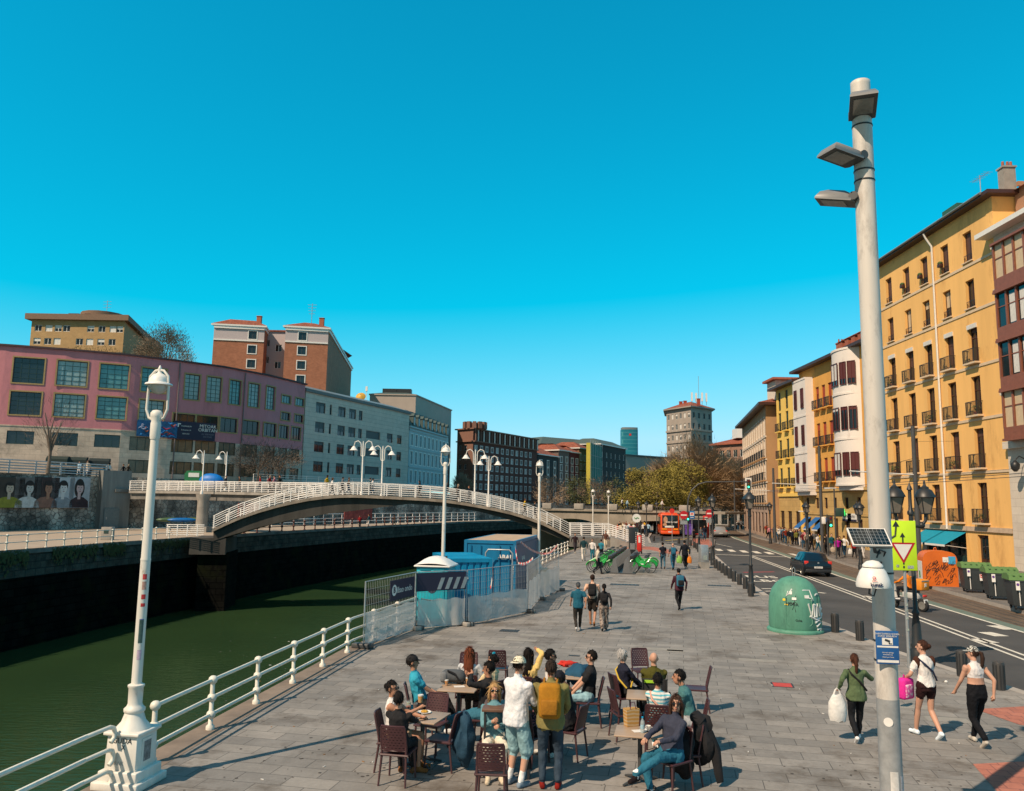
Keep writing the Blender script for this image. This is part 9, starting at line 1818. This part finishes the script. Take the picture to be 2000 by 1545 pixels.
for px, py, a, c_, w_ in ((1348, 1046, 'white', 'black trousers', 'at the bus shelter'), (1341, 1044, 'teal', 'black trousers', 'at the traffic light mast'), (1356, 1062, 'black', 'black trousers', 'waiting near the red column'), (1376, 1056, 'navy', 'jeans', 'next to the red bus stop column'), (1369, 1058, 'grey', 'jeans', 'between lantern and red column')): small(px, py, a, c_, w_, .0, rn.choice([0, 180, 90]), walk=False)
o_ = FB.location
def on_bridge(px, dy): y0 = 74.5+(px-415)/(1112-415)*4.0+dy; zz_ = float(np.interp(px, [e_[0] for e_ in edge], [p.z for p in bp])); return y0, zz_
for px, a, c_, w_, dy in ((820, 'black', 'black trousers', 'right of the crown on the footbridge', 2.0), (873, 'dark', 'jeans', 'behind the tall quay lamp on the footbridge', 2.5), (894, 'brown', 'black trousers', 'on the footbridge near the hotel corner', 2), (917, 'navy', 'grey trousers', 'on footbridge before the double lamps', 1.6), (1025, 'yellow', 'black trousers', 'coming down the footbridge', 2), (1044, 'dark', 'black trousers', 'low on the footbridge slope', 2.4), (648, 'white', 'grey trousers', 'on the crown of the footbridge', 3), (668, 'grey', 'black trousers', 'on the crown of the footbridge', 2.2), (680, 'brown', 'jeans', 'on the crown of the footbridge', 2.6), (722, 'teal', 'black trousers', 'between the two left double lamps', 1.8), (727, 'white', 'jeans', 'between the two left double lamps', 2.4)):
 y0, z0 = on_bridge(px, dy); small(px, 960, a, c_, w_, z0, rn.choice([90, -90, 80]), feetY=y0, group='people crossing the footbridge')
for px, a, c_, w_ in ((508, 'red', 'jeans', 'on the flat approach deck'), (526, 'red', 'black trousers', 'on the flat approach deck'), (536, 'pink', 'black trousers', 'on the flat approach deck'), (547, 'dark', 'grey trousers', 'on the flat approach deck'), (468, 'brown', 'jeans', 'on the flat approach deck'), (440, 'navy', 'black trousers', 'on the flat approach deck'), (638, 'yellow', 'black trousers', 'where approach deck meets the crown')): small(px, 950, a, c_, w_, 4.9, rn.choice([90, -90]), feetY=float(np.interp(px, [252, 655], [94, 81.5]))+2, group='people crossing the footbridge')
for px, Y, a, c_, w_, z_ in ((151, 92.5, 'pale blue', 'white trousers', 'by stalls on the terrace', 6.4), (167, 93.5, 'cream', 'white trousers', 'by stalls on the terrace', 6.4), (202, 97.3, 'beige', 'grey trousers', 'above the abutment', 6.4), (210, 97.6, 'white', 'grey trousers', 'above the abutment', 6.4), (238, 98, 'dark', 'black trousers', 'above the abutment', 6.4), (247, 98, 'brown', 'black trousers', 'above the abutment', 6.4), (705, 110, 'red', 'black trousers', 'on the lower promenade under the arch', .4), (723, 112, 'teal', 'white trousers', 'on the lower promenade under the arch', .4), (773, 118, 'brown', 'grey trousers', 'on the lower promenade under the arch', .4)): small(px, 960, a, c_, w_, z_, rn.choice([90, -90, 180]), feetY=Y, group='people on the left bank')
for px, Y in ((1215, 118), (1225, 117), (1293, 114)): small(px, 1000, {1215: 'white', 1225: 'pale blue', 1293: 'white'}[px], {1215: 'black trousers', 1225: 'jeans', 1293: 'grey trousers'}[px], 'crossing the arched road bridge', 3.25, 90, feetY=Y, group='people on the road bridge')
